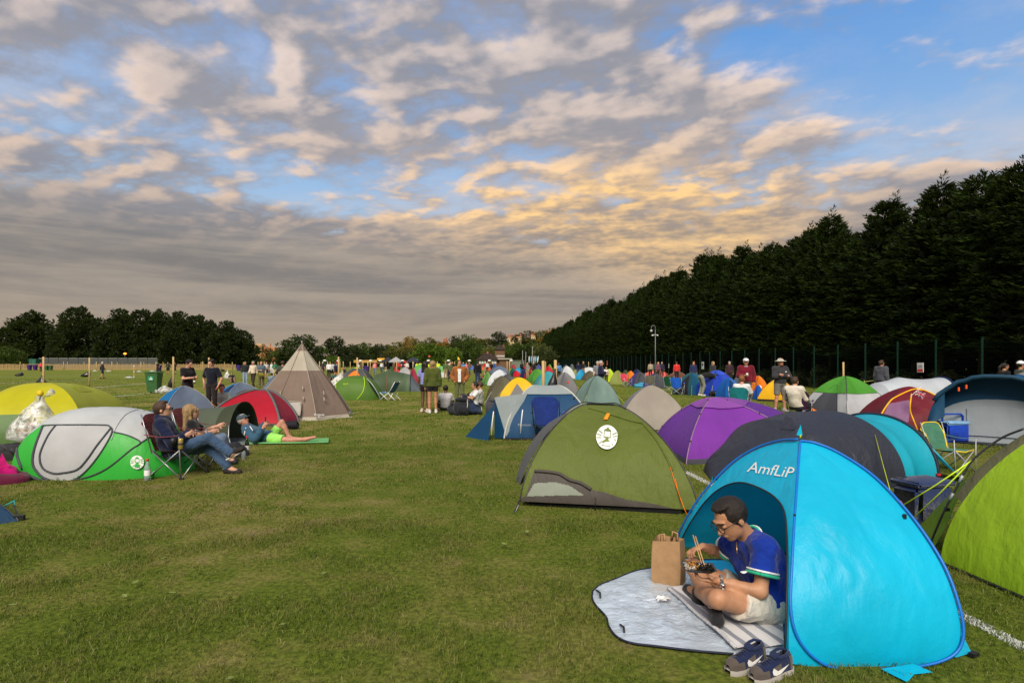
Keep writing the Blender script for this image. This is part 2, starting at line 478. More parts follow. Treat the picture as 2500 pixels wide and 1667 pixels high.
# ---------------------------------------------------------------- ground and grass
def grass_colour(g, pos):
    """lawn colours by place: lush, dry and worn patches"""
    big = g.noise(pos, .42, 5, .62).outputs['Fac']
    mid = g.noise(pos, 2.6, 6, .68).outputs['Fac']
    fin = g.noise(pos, 26.0, 3, .6).outputs['Fac']
    lush = g.mix(g.ss(fin, .3, .7), (.046, .082, .007), (.150, .198, .019))
    dry = g.mix(g.ss(fin, .3, .7), (.165, .145, .040), (.33, .28, .090))
    worn = (.27, .20, .115)
    sepx = g.n('ShaderNodeSeparateXYZ'); g.put(sepx.inputs[0], pos)
    f = g.ss(g.add(g.mul(big, .52), g.mul(mid, .48)), .43, .60)
    near_dry = g.ss(sepx.outputs[0], 1.0, -5.5)         # the trodden side of the meadow
    f = g.m('MULTIPLY', f, g.add(.48, g.mul(near_dry, .40)))
    c = g.mix(f, lush, dry)
    w = g.mul(g.ss(mid, .54, .70), g.ss(big, .45, .62))
    return g.mix(g.mul(w, .75), c, worn)

def ground_material():
    m, g, out = mat_base('lawn_soil')
    pos = g.n('ShaderNodeNewGeometry').outputs['Position']
    c = grass_colour(g, pos)
    fl = g.n('ShaderNodeSeparateXYZ'); g.put(fl.inputs[0], pos)
    near = g.ss(fl.outputs[1], 30, 6)
    c = g.mix(g.mul(near, .35), c, (.05, .055, .016))        # bare soil shows between the near blades
    far = g.ss(fl.outputs[1], 18, 60)
    c = g.mix(g.mul(far, .55), c, g.mix(g.noise(pos, .06, 3, .5).outputs['Fac'], (.090, .140, .015), (.165, .185, .030)))
    b = pbsdf(g, c, .95, .05)
    bn = g.n('ShaderNodeBump'); bn.inputs['Strength'].default_value = .6; bn.inputs['Distance'].default_value = .05
    g.put(bn.inputs['Height'], g.noise(pos, 9.0, 6, .7).outputs['Fac']); g.put(b.inputs['Normal'], bn.outputs[0])
    g.t.links.new(b.outputs[0], out.inputs[0]); return m
def blade_material(white=False):
    m, g, out = mat_base('grass_blade')
    pos = g.n('ShaderNodeNewGeometry').outputs['Position']
    at = g.n('ShaderNodeAttribute'); at.attribute_name = 'clump'
    c = grass_colour(g, pos)
    c = g.mix(g.mul(g.ss(at.outputs['Fac'], .80, .97), .75), c, (.30, .26, .12))
    c = g.mix(g.mul(g.ss(at.outputs['Fac'], .30, .0), .5), c, (.10, .19, .02))
    if white: c = g.mix(g.ss(at.outputs['Fac'], .0, .35), (.20, .22, .12), (.74, .75, .74))
    b = pbsdf(g, c, .6, .2)
    t = g.n('ShaderNodeBsdfTranslucent'); g.put(t.inputs[0], c)
    mx = g.n('ShaderNodeMixShader'); mx.inputs[0].default_value = .3
    g.t.links.new(b.outputs[0], mx.inputs[1]); g.t.links.new(t.outputs[0], mx.inputs[2])
    g.t.links.new(mx.outputs[0], out.inputs[0]); return m

gm = ground_material()
def ground_sheet():
    ys = np.array([-60, -10, 0, 10, 30, 60, 120, 250, 600, 2500.]); xs = np.array([-2500, -300, -60, -15, 0, 15, 60, 300, 2500.])
    S = np.array([[(x, y, 0.0) for y in ys] for x in xs]); return surf(S)
structure('ground', ground_sheet(), gm)

NO_GRASS = []            # rectangles / polygons without blades (mats, groundsheets)
def inside(poly, x, y):
    p = np.asarray(poly)[:, :2]; n = len(p); r = np.zeros(len(x), bool)
    for i in range(n):
        x0, y0 = p[i]; x1, y1 = p[(i + 1) % n]
        if y0 == y1: continue
        c = ((y0 > y) != (y1 > y)) & (x < (x1 - x0) * (y - y0) / (y1 - y0) + x0); r ^= c
    return r
def blades(x, y, h, w, lean, seed):
    n = len(x); rg = np.random.default_rng(seed)
    a = rg.uniform(0, 2 * np.pi, n); b = rg.uniform(0, 2 * np.pi, n)
    wx, wy = np.cos(a) * w / 2, np.sin(a) * w / 2
    lx, ly = np.cos(b) * lean * h, np.sin(b) * lean * h
    V = np.zeros((n, 6, 3), np.float32)
    V[:, 0] = np.stack([x - wx, y - wy, 0 * x], -1); V[:, 1] = np.stack([x + wx, y + wy, 0 * x], -1)
    mx, my, mz = x + lx * .35, y + ly * .35, h * .62
    V[:, 2] = np.stack([mx + wx * .75, my + wy * .75, mz], -1); V[:, 3] = np.stack([mx - wx * .75, my - wy * .75, mz], -1)
    tx, ty, tz = x + lx, y + ly, h * np.clip(1 - .35 * lean, .3, 1)
    V[:, 4] = np.stack([tx + wx * .12, ty + wy * .12, tz], -1); V[:, 5] = np.stack([tx - wx * .12, ty - wy * .12, tz], -1)
    k = np.arange(n)[:, None] * 6
    Fc = np.concatenate([k + np.array([[0, 1, 2, 3]]), k + np.array([[3, 2, 4, 5]])])
    return V.reshape(-1, 3), Fc, np.repeat(rg.random(n).astype(np.float32), 6)
def scatter(n, y0, y1, rg):
    """points over the visible wedge of meadow, even on the ground"""
    y = np.sqrt(rg.uniform(y0 * y0, y1 * y1, n)); x = rg.uniform(-1.0, 1.0, n) * (y * .93 + .25); return x, y
def grass_mesh():
    rg = np.random.default_rng(3); Vs, Fs, Cs, off = [], [], [], 0
    for n, y0, y1, h0, h1, w in ((125000, 2.7, 6.0, .012, .038, .0042), (130000, 6.0, 12.0, .012, .034, .0075), (120000, 12.0, 28.0, .018, .040, .019), (60000, 28.0, 60.0, .02, .04, .045)):
        x, y = scatter(n, y0, y1, rg)
        d = fbm(np.stack([x * 1.9, y * 1.9, 0 * x], -1), 5, 4)
        keep = rg.random(n) < np.clip(.74 + .75 * d, .12, 1)
        for poly in NO_GRASS: keep &= ~inside(poly, x, y)
        x, y, d = x[keep], y[keep], d[keep]
        h = rg.uniform(h0, h1, len(x)) * (1 + .6 * d)
        tall = rg.random(len(x)) < .006; h[tall] *= 1.9
        V, Fc, c = blades(x, y, h, w * rg.uniform(.6, 1.25, len(x)), rg.uniform(.2, 1.5, len(x)), int(y0 * 10))
        Vs.append(V); Fs.append(Fc + off); Cs.append(c); off += len(V)
    me = make_mesh('grass', np.concatenate(Vs), np.concatenate(Fs), blade_material(), False)
    at = me.attributes.new('clump', 'FLOAT', 'POINT'); at.data.foreach_set('value', np.concatenate(Cs))
    return me
def build_grass():
    tag(link('grass', grass_mesh()), 'short trampled green and straw-coloured meadow grass', 'grass', kind='stuff')
    # white pitch line beside the blue tent, painted on the blades
    rg = np.random.default_rng(11); n = 5200
    t = rg.random(n); y = 2.6 + t * 6.0; x = 2.985 - (y - 2.9) * .062 + rg.uniform(-.042, .042, n) + rg.normal(0, .006, n)
    V, Fc, c = blades(x, y, rg.uniform(.012, .032, n), rg.uniform(.004, .008, n), rg.uniform(.3, 1.6, n), 77)
    me = make_mesh('pitch_line', V, Fc, blade_material(True), False)
    at = me.attributes.new('clump', 'FLOAT', 'POINT'); at.data.foreach_set('value', c)
    tag(link('pitch_line', me), kind='structure')
    wm = plain((.62, .63, .6), .9, .1, var=.3, vscale=3)
    for a, b, w in ((G(60, 985), G(400, 958), .12), (G(225, 947), G(356, 936), .12), (G(0, 936), G(237, 926), .15), (G(0, 920), G(520, 912), .2), (G(440, 908), G(600, 906), .25)):
        d = unit(b - a); nrm = V3(-d[1], d[0], 0) * w / 2
        q = np.array([a - nrm, b - nrm, b + nrm, a + nrm]) + V3(0, 0, .012)
        structure('pitch_line', (q, [(0, 1, 2, 3)]), wm)

# ---------------------------------------------------------------- trees
def leaf_cards(c, d, size, asp, rg, up=.25):
    """one leaf spray per point: a bent quad pair lying roughly along d"""
    n = len(c); d = d / (np.linalg.norm(d, axis=1)[:, None] + 1e-9)
    r = rg.normal(size=(n, 3)); s = np.cross(d, r); s /= np.linalg.norm(s, axis=1)[:, None] + 1e-9
    nrm = np.cross(d, s); L = size[:, None]; W = L * asp
    V = np.stack([c - s * W * .15, c + d * L * .5 - s * W * .5 + nrm * W * .12, c + d * L - nrm * L * up * .5, c + d * L * .5 + s * W * .5 + nrm * W * .12], 1)
    Fc = np.arange(n)[:, None] * 4 + np.array([[0, 1, 2, 3]])
    return V.reshape(-1, 3), Fc
def crown_mesh(seed, n_clump, n_leaf, shape, leaf, asp=.6, dens=1.0):
    """unit crown (height 1 above 0): clumps of leaf sprays through an uneven envelope. shape(z)->radius"""
    rg = np.random.default_rng(seed); C, D, S, K = [], [], [], []
    z = rg.uniform(.02, 1, n_clump * 3); a = rg.uniform(0, 2 * np.pi, n_clump * 3)
    R = np.array([shape(v) for v in z]); rr = np.sqrt(rg.uniform(.12, 1, len(z)))
    lump = 1 + .30 * fbm(np.stack([np.cos(a) * 1.6, np.sin(a) * 1.6, z * 5], -1), seed, 2)
    ok = rg.random(len(z)) < R / R.max(); idx = np.where(ok)[0][:n_clump]
    for i in idx:
        c = V3(math.cos(a[i]) * R[i] * rr[i] * lump[i], math.sin(a[i]) * R[i] * rr[i] * lump[i], z[i])
        cr = rg.uniform(.055, .11) * (1 if R[i] > .1 else .6)
        p = rg.normal(size=(n_leaf, 3)); p /= np.linalg.norm(p, axis=1)[:, None]
        out = p * rg.uniform(.5, 1, n_leaf)[:, None] * np.array([1, 1, .75]) * cr
        C.append(c + out); D.append(p + V3(0, 0, .35) + unit(V3(c[0], c[1], 0)) * .5); S.append(rg.uniform(.6, 1.2, n_leaf) * leaf)
        K.append(np.full(n_leaf, np.clip(rg.normal(.45, .25), 0, 1)))
    C, D, S, K = map(np.concatenate, (C, D, S, K))
    V, Fc = leaf_cards(C, D, S, asp, rg)
    return V, Fc, np.repeat(np.clip(K + rg.normal(0, .12, len(K)), 0, 1), 4).astype(np.float32)
def limb_mesh(seed, h=.55, r=.03, n=6):
    rg = np.random.default_rng(seed); vf = [tube([(0, 0, -.02), (rg.normal(0, .01), rg.normal(0, .01), h * .5), (0, 0, h)], [r, r * .75, r * .4], 8)]
    for k in range(n):
        a = rg.uniform(0, 6.28); z0 = rg.uniform(.25, .8) * h; L = rg.uniform(.12, .26)
        vf.append(tube([(0, 0, z0), (math.cos(a) * L * .5, math.sin(a) * L * .5, z0 + L * .5), (math.cos(a) * L, math.sin(a) * L, z0 + L * 1.1)], [r * .45, r * .3, r * .1], 5))
    return join(*vf)
def tree_kind(seed, shape, cols, ncl=90, nl=34, leaf=.055, asp=.62, trunk_h=.55, base=.10):
    V, Fc, K = crown_mesh(seed, ncl, nl, shape, leaf, asp); V = V * np.array([1, 1, 1 - base]) + V3(0, 0, base)
    me = make_mesh('crown', V, Fc, leafmat(cols), False)
    at = me.attributes.new('clump', 'FLOAT', 'POINT'); at.data.foreach_set('value', K)
    tr = make_mesh('trunk', *limb_mesh(seed, trunk_h), plain((.045, .035, .025), .9, .1, bump=.6))
    return me, tr
def place_tree(kind, px, top, width, Y, label, group=None, name='broadleaf_tree', cat='tree', zbase=0.0, rz=None, cols=None):
    me, tr = kind; X = (px - CX) * Y / F; h = CAMH + (HZ - top) * Y / F - zbase; w = width * Y / F
    t = thing(name, label, cat, (X, Y, zbase), RNG.uniform(0, 6.28) if rz is None else rz, group, scale=(w, w, h))
    c = link('crown', me, t); link('trunk', tr, t)
    if cols: c.material_slots[0].link = 'OBJECT'; c.material_slots[0].material = leafmat(cols)
    return t
oval = lambda z: .5 * max(0, 1 - abs(2 * z - .95) ** 2.4) ** .5 + .01
tall = lambda z: .5 * (min(1, z * 5 + .35)) * max(0.02, 1 - max(0, z - .45) / .56) ** .62
bushy = lambda z: .5 * max(0, 1 - (max(0, z - .3) / .72) ** 2) ** .5
DARK = ((.008, .014, .004), (.036, .056, .012)); MIDG = ((.024, .046, .008), (.10, .155, .022)); SUN_GOLD = ((.13, .095, .014), (.42, .26, .04)); LIME = ((.045, .10, .008), (.18, .28, .03)); OLIV = ((.055, .062, .014), (.20, .19, .04))  # gold pair: sunset light put into the leaf colour
K_tall = [tree_kind(21 + i, tall, DARK, 270, 44, .055, base=.04) for i in range(3)]
K_oval = [tree_kind(31 + i, oval, MIDG, 130, 34, .06) for i in range(3)]
K_bush = [tree_kind(41 + i, bushy, MIDG, 120, 34, .06, base=.02, trunk_h=.4) for i in range(2)]

def build_trees():
    # the dark row on the left
    row = [(72, 766, 112, 190, 'lone dark spreading tree at the left end of the dark tree row', 1), (110, 800, 70, 192, 'short dark tree filling the gap beside the lone spreading tree', 0),
           (190, 757, 95, 188, 'second tall dark tree from the left behind the grey hoarding', 1), (232, 782, 70, 190, 'slim dark tree joined to the second tall tree from the left', 0),
           (292, 763, 85, 186, 'dark tree at the left shoulder of the long tree mass', 1), (345, 764, 88, 188, 'dark tree second in the long tree mass on the left', 1), (395, 764, 88, 190, 'dark tree at the crest of the long tree mass', 1),
           (440, 769, 84, 188, 'dark tree right of the crest in the long tree mass', 1), (480, 777, 80, 190, 'dark tree on the falling end of the long tree mass', 1), (512, 789, 64, 192, 'low dark tree ending the long tree mass', 1),
           (553, 791, 80, 186, 'dark pointed tree standing right of the long tree mass', 1), (592, 812, 56, 188, 'small dark tree at the right end of the dark tree row', 1)]
    for i, (px, top, w, Y, lab, k) in enumerate(row):
        place_tree(K_tall[i % 3] if k else K_oval[i % 3], px, top - 3, w * 1.22, Y, lab, 'dark trees behind the left meadow', cols=DARK)
    place_tree(K_bush[0], 14, 848, 80, 170, 'lighter green bush at the far left edge under the dark trees', name='bush', cat='bush')
    # middle distance
    mid = [(640, 848, 70, 240, DARK, 'low dark tree under the orange-lit flats'), (668, 858, 60, 235, OLIV, 'low olive tree left of the tepee tip'), (735, 817, 96, 230, ((.014, .026, .007), (.05, .08, .018)), 'round-topped oak rising behind the tepee tip'),
           (700, 848, 60, 228, MIDG, 'lower green tree leaning on the oak behind the tepee'), (775, 846, 56, 236, MIDG, 'small green tree right of the oak behind the tepee'), (818, 821, 58, 250, DARK, 'dark conical tree right of the tepee'),
           (858, 842, 60, 250, DARK, 'dark tree right of the conical tree'), (893, 838, 56, 255, MIDG, 'green tree above the green pop-up tent'), (925, 842, 56, 255, DARK, 'dark tree left of the two willows'),
           (958, 846, 44, 235, OLIV, 'grey-green willow left of its twin'), (992, 848, 50, 235, OLIV, 'grey-green willow right of its twin'), (1042, 838, 82, 215, LIME, 'broad bright green tree behind the stewards'), (1072, 846, 58, 212, LIME, 'bright green tree merging with the broad one behind the stewards'),
           (1108, 822, 36, 240, DARK, 'narrow dark conifer-like tree left of the pavilion'), (1106, 848, 40, 205, LIME, 'small bright tree in front of the narrow dark tree'), (1143, 818, 62, 222, MIDG, 'tall green tree above the pavilion roof'), (1166, 850, 44, 215, MIDG, 'low green tree touching the pavilion roof'),
           (1197, 846, 40, 205, ((.06, .08, .01), (.17, .18, .03)), 'yellow-green tree left of the pavilion tower'), (1253, 838, 70, 200, MIDG, 'big green tree right of the pavilion tower'), (1288, 846, 50, 196, DARK, 'dark tree behind the stacked blue boats'), (1300, 836, 50, 210, MIDG, 'green tree above the stacked blue boats'),
           (1332, 846, 54, 170, ((.03, .045, .01), (.09, .11, .035)), 'pale leafy tree at the far end of the hedge'), (1322, 838, 46, 190, ((.07, .09, .02), (.2, .21, .06)), 'pale yellow willow at the far end of the hedge')]
    for i, (px, top, w, Y, cols, lab) in enumerate(mid):
        place_tree(K_oval[i % 3] if i % 4 else K_bush[i % 2], px, top, w, Y, lab, 'trees across the middle of the skyline', cols=cols)
    for px, w in ((690, 40), (760, 50), (800, 46), (845, 50), (890, 50), (940, 50), (985, 46), (1020, 44)):
        place_tree(K_bush[px % 2], px, 868, w, 225, 'low dark bush under the trees across the far meadow', 'low bushes across the far meadow', name='bush', cat='bush', cols=DARK)
    # wooded hill, the last sun painted into its golden leaves
    hs = np.array([[(x, y, hill_z(x, y)) for y in np.linspace(280, 900, 26)] for x in np.linspace(-320, 420, 40)])
    structure('hill', surf(hs), plain((.05, .06, .02), .95, .05, vscale=.05), True)
    rg = np.random.default_rng(5); k = 0
    hill = ((968, 836, 44, OLIV), (1000, 821, 30, SUN_GOLD), (1020, 829, 34, OLIV), (1048, 825, 26, OLIV), (1010, 842, 56, SUN_GOLD), (1036, 842, 60, SUN_GOLD), (1068, 834, 44, OLIV), (1085, 836, 40, SUN_GOLD), (1125, 828, 40, OLIV), (1160, 826, 46, SUN_GOLD), (1185, 826, 44, OLIV), (1217, 811, 34, DARK), (1262, 817, 22, DARK), (1238, 829, 60, OLIV), (1266, 830, 60, LIME), (1288, 808, 36, ((.05, .045, .012), (.15, .11, .028))), (1312, 826, 50, OLIV), (1322, 808, 34, OLIV), (1347, 801, 24, SUN_GOLD), (1340, 822, 50, SUN_GOLD), (1362, 806, 30, OLIV), (1380, 820, 60, OLIV))
    rank = {q: i for i, q in enumerate(sorted(h[0] for h in hill))}
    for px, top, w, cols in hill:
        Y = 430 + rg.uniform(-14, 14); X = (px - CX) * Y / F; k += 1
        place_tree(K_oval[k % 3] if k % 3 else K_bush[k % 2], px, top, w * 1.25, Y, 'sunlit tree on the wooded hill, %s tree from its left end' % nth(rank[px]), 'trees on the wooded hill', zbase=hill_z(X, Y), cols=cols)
    for px, top, w in ((870, 845, 60), (905, 848, 60), (940, 845, 60), (975, 848, 66), (1090, 846, 60), (1130, 846, 60), (1175, 840, 60), (1225, 838, 60), (1260, 840, 60), (1300, 838, 60), (1345, 836, 60)):
        Y = 345 + rg.uniform(-10, 10); X = (px - CX) * Y / F
        place_tree(K_bush[px % 2], px, top, w, Y, 'dark green tree in the lower wood along the hill foot', 'trees along the hill foot', zbase=hill_z(X, Y), cols=MIDG)
    for px in range(-20, 640, 60):
        place_tree(K_bush[px % 2], px, 872, 80, 205, 'dark bush filling the foot of the left tree row', 'bushes at the foot of the left tree row', name='bush', cat='bush', cols=DARK)
def hill_z(x, y):
    s = min(1, max(0, (y - 300) / 150)); s = s * s * (3 - 2 * s)
    t = min(1, max(0, (x + 150) / 190)); t = t * t * (3 - 2 * t)
    return s * (1.5 + 15.5 * t) - .05 + (0 if y < 470 else (y - 470) * -.03)

# cypress hedge ------------------------------------------------------------
def cypress(seed, low=2.5):
    rg = np.random.default_rng(seed); H = 12.3 + rg.uniform(-.6, .9)
    def R(z): return np.where(z < 9.6, 2.05, 2.05 * np.clip((H - z) / (H - 9.6), 0, 1) ** .60) * np.clip((z - low) / .9 + .55, 0, 1)
    C, D, S, K = [], [], [], []
    nb = 700                                              # branches, each carrying a flat run of sprays
    for i in range(nb):
        z = low + (H - low - .15) * rg.random() ** .92; a = rg.uniform(0, 2 * np.pi); r1 = float(R(z)) * rg.uniform(.72, 1.12) + .12
        if rg.random() < .16: r1 *= .55
        up = rg.uniform(-.06, .45) + (.5 if z > 9.6 else 0)
        d = unit(V3(math.cos(a), math.sin(a), up)); side = unit(np.cross(d, V3(0, 0, 1)))
        m = rg.integers(15, 25); t = rg.uniform(.42, 1, m); base = V3(0, 0, z - r1 * up * .6)
        sg = rg.choice([-1, 1], m)
        C.append(base + d * (r1 * t)[:, None] + side * (sg * (1.04 - t) * .55 * rg.uniform(.2, 1, m))[:, None] + rg.normal(0, .05, (m, 3)))
        D.append(d + side * (sg * rg.uniform(.2, .75, m))[:, None] + V3(.10, 0, .08) + rg.normal(0, .16, (m, 3)))
        S.append(rg.uniform(.17, .38, m)); K.append(np.full(m, np.clip(rg.normal(.36, .3), 0, 1)))
    for lx in (0, rg.uniform(-.5, .5)):                   # leaders with nodding tips
        m = 90; t = rg.random(m); top = H + (.75 if lx == 0 else .2) + rg.uniform(-.5, .4); z = 10.2 + (top - 10.2) * t
        cx = lx + .5 * np.clip(t - .55, 0, 1) * rg.uniform(.2, 1)
        a = rg.uniform(0, 2 * np.pi, m); rr = (1 - t) * 1.3 + .02
        C.append(np.stack([cx + np.cos(a) * rr * .3, np.sin(a) * rr * .3, z], -1)); D.append(np.stack([np.cos(a) * .9 + .35, np.sin(a) * .9, .75 + .4 * t], -1)); S.append(rg.uniform(.25, .5, m) * (1.15 - .55 * t)); K.append(np.full(m, .35))
    C, D, S, K = map(np.concatenate, (C, D, S, K)); V1, F1 = leaf_cards(C, D, S, .24, rg, .4)
    # coarse inner sprays, all darkest leaf colour: the shade inside the crown painted in
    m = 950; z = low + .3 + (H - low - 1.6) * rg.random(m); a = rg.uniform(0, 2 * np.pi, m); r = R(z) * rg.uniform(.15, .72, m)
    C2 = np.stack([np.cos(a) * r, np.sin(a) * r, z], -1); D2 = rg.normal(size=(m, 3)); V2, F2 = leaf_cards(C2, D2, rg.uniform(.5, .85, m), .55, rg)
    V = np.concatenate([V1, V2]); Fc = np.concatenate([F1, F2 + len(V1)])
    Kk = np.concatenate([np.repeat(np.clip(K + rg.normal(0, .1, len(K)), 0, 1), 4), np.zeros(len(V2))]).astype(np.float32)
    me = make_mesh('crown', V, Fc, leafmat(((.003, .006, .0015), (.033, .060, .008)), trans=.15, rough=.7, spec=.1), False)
    at = me.attributes.new('clump', 'FLOAT', 'POINT'); at.data.foreach_set('value', Kk)
    tr = make_mesh('trunk', *join(tube([(0, 0, -.05), (.05, 0, 3), (0, .05, 9.5)], [.2, .16, .05], 8), *[tube([(0, 0, z), (math.cos(b) * 1.1, math.sin(b) * 1.1, z + .5)], [.05, .015], 5) for z, b in ((1.7, .4), (2.2, 2.9), (2.5, 4.6), (2.0, 5.6))]), plain((.035, .026, .018), .95, .1, bump=.6))
    return me, tr
def fence_x(y): return 20.7 - .036 * y
def build_hedge():
    kinds = [cypress(60 + i) for i in range(5)]
    y = 15.0; i = 0
    while y < 245:
        h = float(np.interp(y, [15, 23, 25.5, 27, 29, 36, 56, 90, 170, 240], [.74, .78, .88, .90, .79, .82, .95, 1.01, 1.05, 1.08])) + RNG.uniform(-.07, .08)
        t = thing('cypress_tree', 'dark green cypress in the tall hedge behind the green mesh fence', 'tree', (fence_x(y) + 2.3 + RNG.uniform(-.2, .2), y, 0), RNG.uniform(-.6, .6), 'cypress trees of the tall hedge', scale=(1.0, 1.0, h))
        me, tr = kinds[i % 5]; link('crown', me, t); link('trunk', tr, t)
        y += 1.9 * RNG.uniform(.85, 1.15) * (1 if y < 110 else 1.6); i += 1
    low = [cypress(80 + i, .1) for i in range(2)]
    y = 16.0
    while y < 240:                                        # second row, leafy to the ground
        t = thing('cypress_tree', 'shaded cypress standing behind the front row of the hedge', 'tree', (fence_x(y) + 5.4, y, 0), RNG.uniform(0, 6), 'cypress trees behind the hedge front', scale=(1.05, 1.05, .66))
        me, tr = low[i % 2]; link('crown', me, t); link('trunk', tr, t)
        y += 3.0 if y < 90 else 5.0; i += 1
    for k, yy in enumerate(np.arange(17.5, 60, 2.6)):
        t = thing('shrub', 'small leafy shrub between the hedge trunks behind the mesh fence', 'shrub', (fence_x(yy) + 1.5, yy, 0), k, 'shrubs under the hedge', scale=(1.5, 1.5, 1.0 + .5 * RNG.random()))
        c = link('crown', K_bush[k % 2][0], t); c.material_slots[0].link = 'OBJECT'; c.material_slots[0].material = leafmat(((.02, .028, .01), (.09, .10, .04)))
        link('trunk', K_bush[k % 2][1], t)
    # green welded-mesh fence
    d = unit(V3(-.036, 1, 0)); rz = math.atan2(d[1], d[0]); gm_ = plain((.006, .030, .020), .6, .15, var=.2); wm_ = plain((.004, .011, .008), .8, .05)
    fe = thing('mesh_fence', 'tall green welded mesh fence running along the foot of the hedge', 'fence', (fence_x(14), 14, 0))
    pm = make_mesh('post', *join(box((0, 0, 1.36), (.07, .07, 2.72), bev=.008), box((0, 0, 2.73), (.085, .085, .03))), gm_, False)
    bars = [box((0, 1.25, z), (.006, 2.44, .008)) for z in np.arange(.1, 2.62, .2)] + [box((.006, yy, 1.33), (.005, .005, 2.5)) for yy in np.arange(.06, 2.46, .1)]
    wmh = make_mesh('mesh_panel', *join(*bars), wm_, False)
    for k in range(66):
        p = V3(fence_x(14 + 2.5 * k) - fence_x(14), 2.5 * k, 0)
        link('post', pm, fe, p, (0, 0, rz - math.pi / 2)); link('mesh_panel', wmh, fe, p, (0, 0, rz - math.pi / 2))

# ---------------------------------------------------------------- tent kit
def proj(p):
    p = np.asarray(p, float); return np.stack([CX + F * p[..., 0] / p[..., 1], HZ - F * (p[..., 2] - CAMH) / p[..., 1]], -1)
def resample(S, nu, nv):
    def lin(A, n, ax):
        t = np.linspace(0, A.shape[ax] - 1, n); i = np.minimum(t.astype(int), A.shape[ax] - 2); f = t - i
        sh = [1] * A.ndim; sh[ax] = n; f = f.reshape(sh)
        return np.take(A, i, ax) * (1 - f) + np.take(A, i + 1, ax) * f
    return lin(lin(S, nu, 0), nv, 1)
class Skin:
    """a sewn surface: a grid of points that can be cut into panels and carry seams, zips and prints"""
    def __init__(s, S, out=None):
        s.S = S; s.N = normals_grid(S)
        c = S.reshape(-1, 3).mean(0) if out is None else np.asarray(out, float)
        if ((S - c) * s.N).sum(-1).mean() < 0: s.N = -s.N
        s.up = None
    def dense(s):
        if s.up is None:
            U = resample(s.S, 240, 240); N = resample(s.N, 240, 240); N /= np.linalg.norm(N, axis=-1, keepdims=True) + 1e-9
            facing = (N * (V3(0, 0, CAMH) - U)).sum(-1) > -.02
            s.up = (U[facing], N[facing], proj(U[facing]))
        return s.up
    def at_px(s, x, y, off=.008):
        U, N, q = s.dense(); d = (q[:, 0] - x) ** 2 + (q[:, 1] - y) ** 2
        k = np.argsort(d)[:4]; w = 1 / (d[k] + .3); w /= w.sum()
        return (U[k] * w[:, None]).sum(0) + unit((N[k] * w[:, None]).sum(0)) * off
    def at(s, u, v, off=0.0):
        nu, nv = s.S.shape[0] - 1, s.S.shape[1] - 1; a, b = np.clip(u, 0, 1) * nu, np.clip(v, 0, 1) * nv
        i, j = min(int(a), nu - 1), min(int(b), nv - 1); f, g_ = a - i, b - j
        L = lambda A: (A[i, j] * (1 - f) * (1 - g_) + A[i + 1, j] * f * (1 - g_) + A[i, j + 1] * (1 - f) * g_ + A[i + 1, j + 1] * f * g_)
        return L(s.S) + unit(L(s.N)) * off
    def cut(s, t, regions, default, world=True):
        """regions: (name, material, photo polygon); what is left over becomes the default panel"""
        U, N = resample(s.S, 170, 170), resample(s.N, 170, 170); Fc = gridfaces(169, 169); V = U.reshape(-1, 3)
        q = proj(V)[Fc].mean(1); fc = V[Fc].mean(1); nn = N.reshape(-1, 3)[Fc].mean(1)
        front = (nn * (V3(0, 0, CAMH) - fc)).sum(-1) > -.03
        left = np.ones(len(Fc), bool); res = []
        for name, mat, poly in regions:
            m = inside(poly, q[:, 0], q[:, 1]) & front & left; left &= ~m
            if m.any(): res.append(part(name, compact(V, Fc[m]), mat, t, True, world=world))
        if left.any(): res.append(part(default[0], compact(V, Fc[left]), default[1], t, True, world=world))
        return res
    def seam(s, t, pts, mat, r=.008, n=40, off=.006, name='seam'):
        c = smooth_curve(pts, n); p = np.array([s.at_px(a, b, off) for a, b in c])
        p = np.vstack([p[:1], (p[:-2] + p[1:-1] * 2 + p[2:]) / 4, p[-1:]])
        return part(name, tube(p, r, 5), mat, t, world=True)
    def decal(s, t, polys, mat, name='print', off=.010):
        vf = []
        for poly in polys:
            p = [s.at_px(a, b, off) for a, b in poly]; vf.append(sheet(p))
        return part(name, join(*vf), mat, t, False, world=True)
def compact(V, Fc):
    u, inv = np.unique(Fc.ravel(), return_inverse=True); return V[u], inv.reshape(Fc.shape)
def pole_arc(c, a, n, e):
    th = np.linspace(0, math.pi / 2, n); c = np.asarray(c, float); a = np.asarray(a, float)
    hx = 1 - np.cos(th) ** e; z = np.sin(th) ** e
    return np.stack([c[0] + (a[0] - c[0]) * hx, c[1] + (a[1] - c[1]) * hx, c[2] + (a[2] - c[2]) * z], -1)
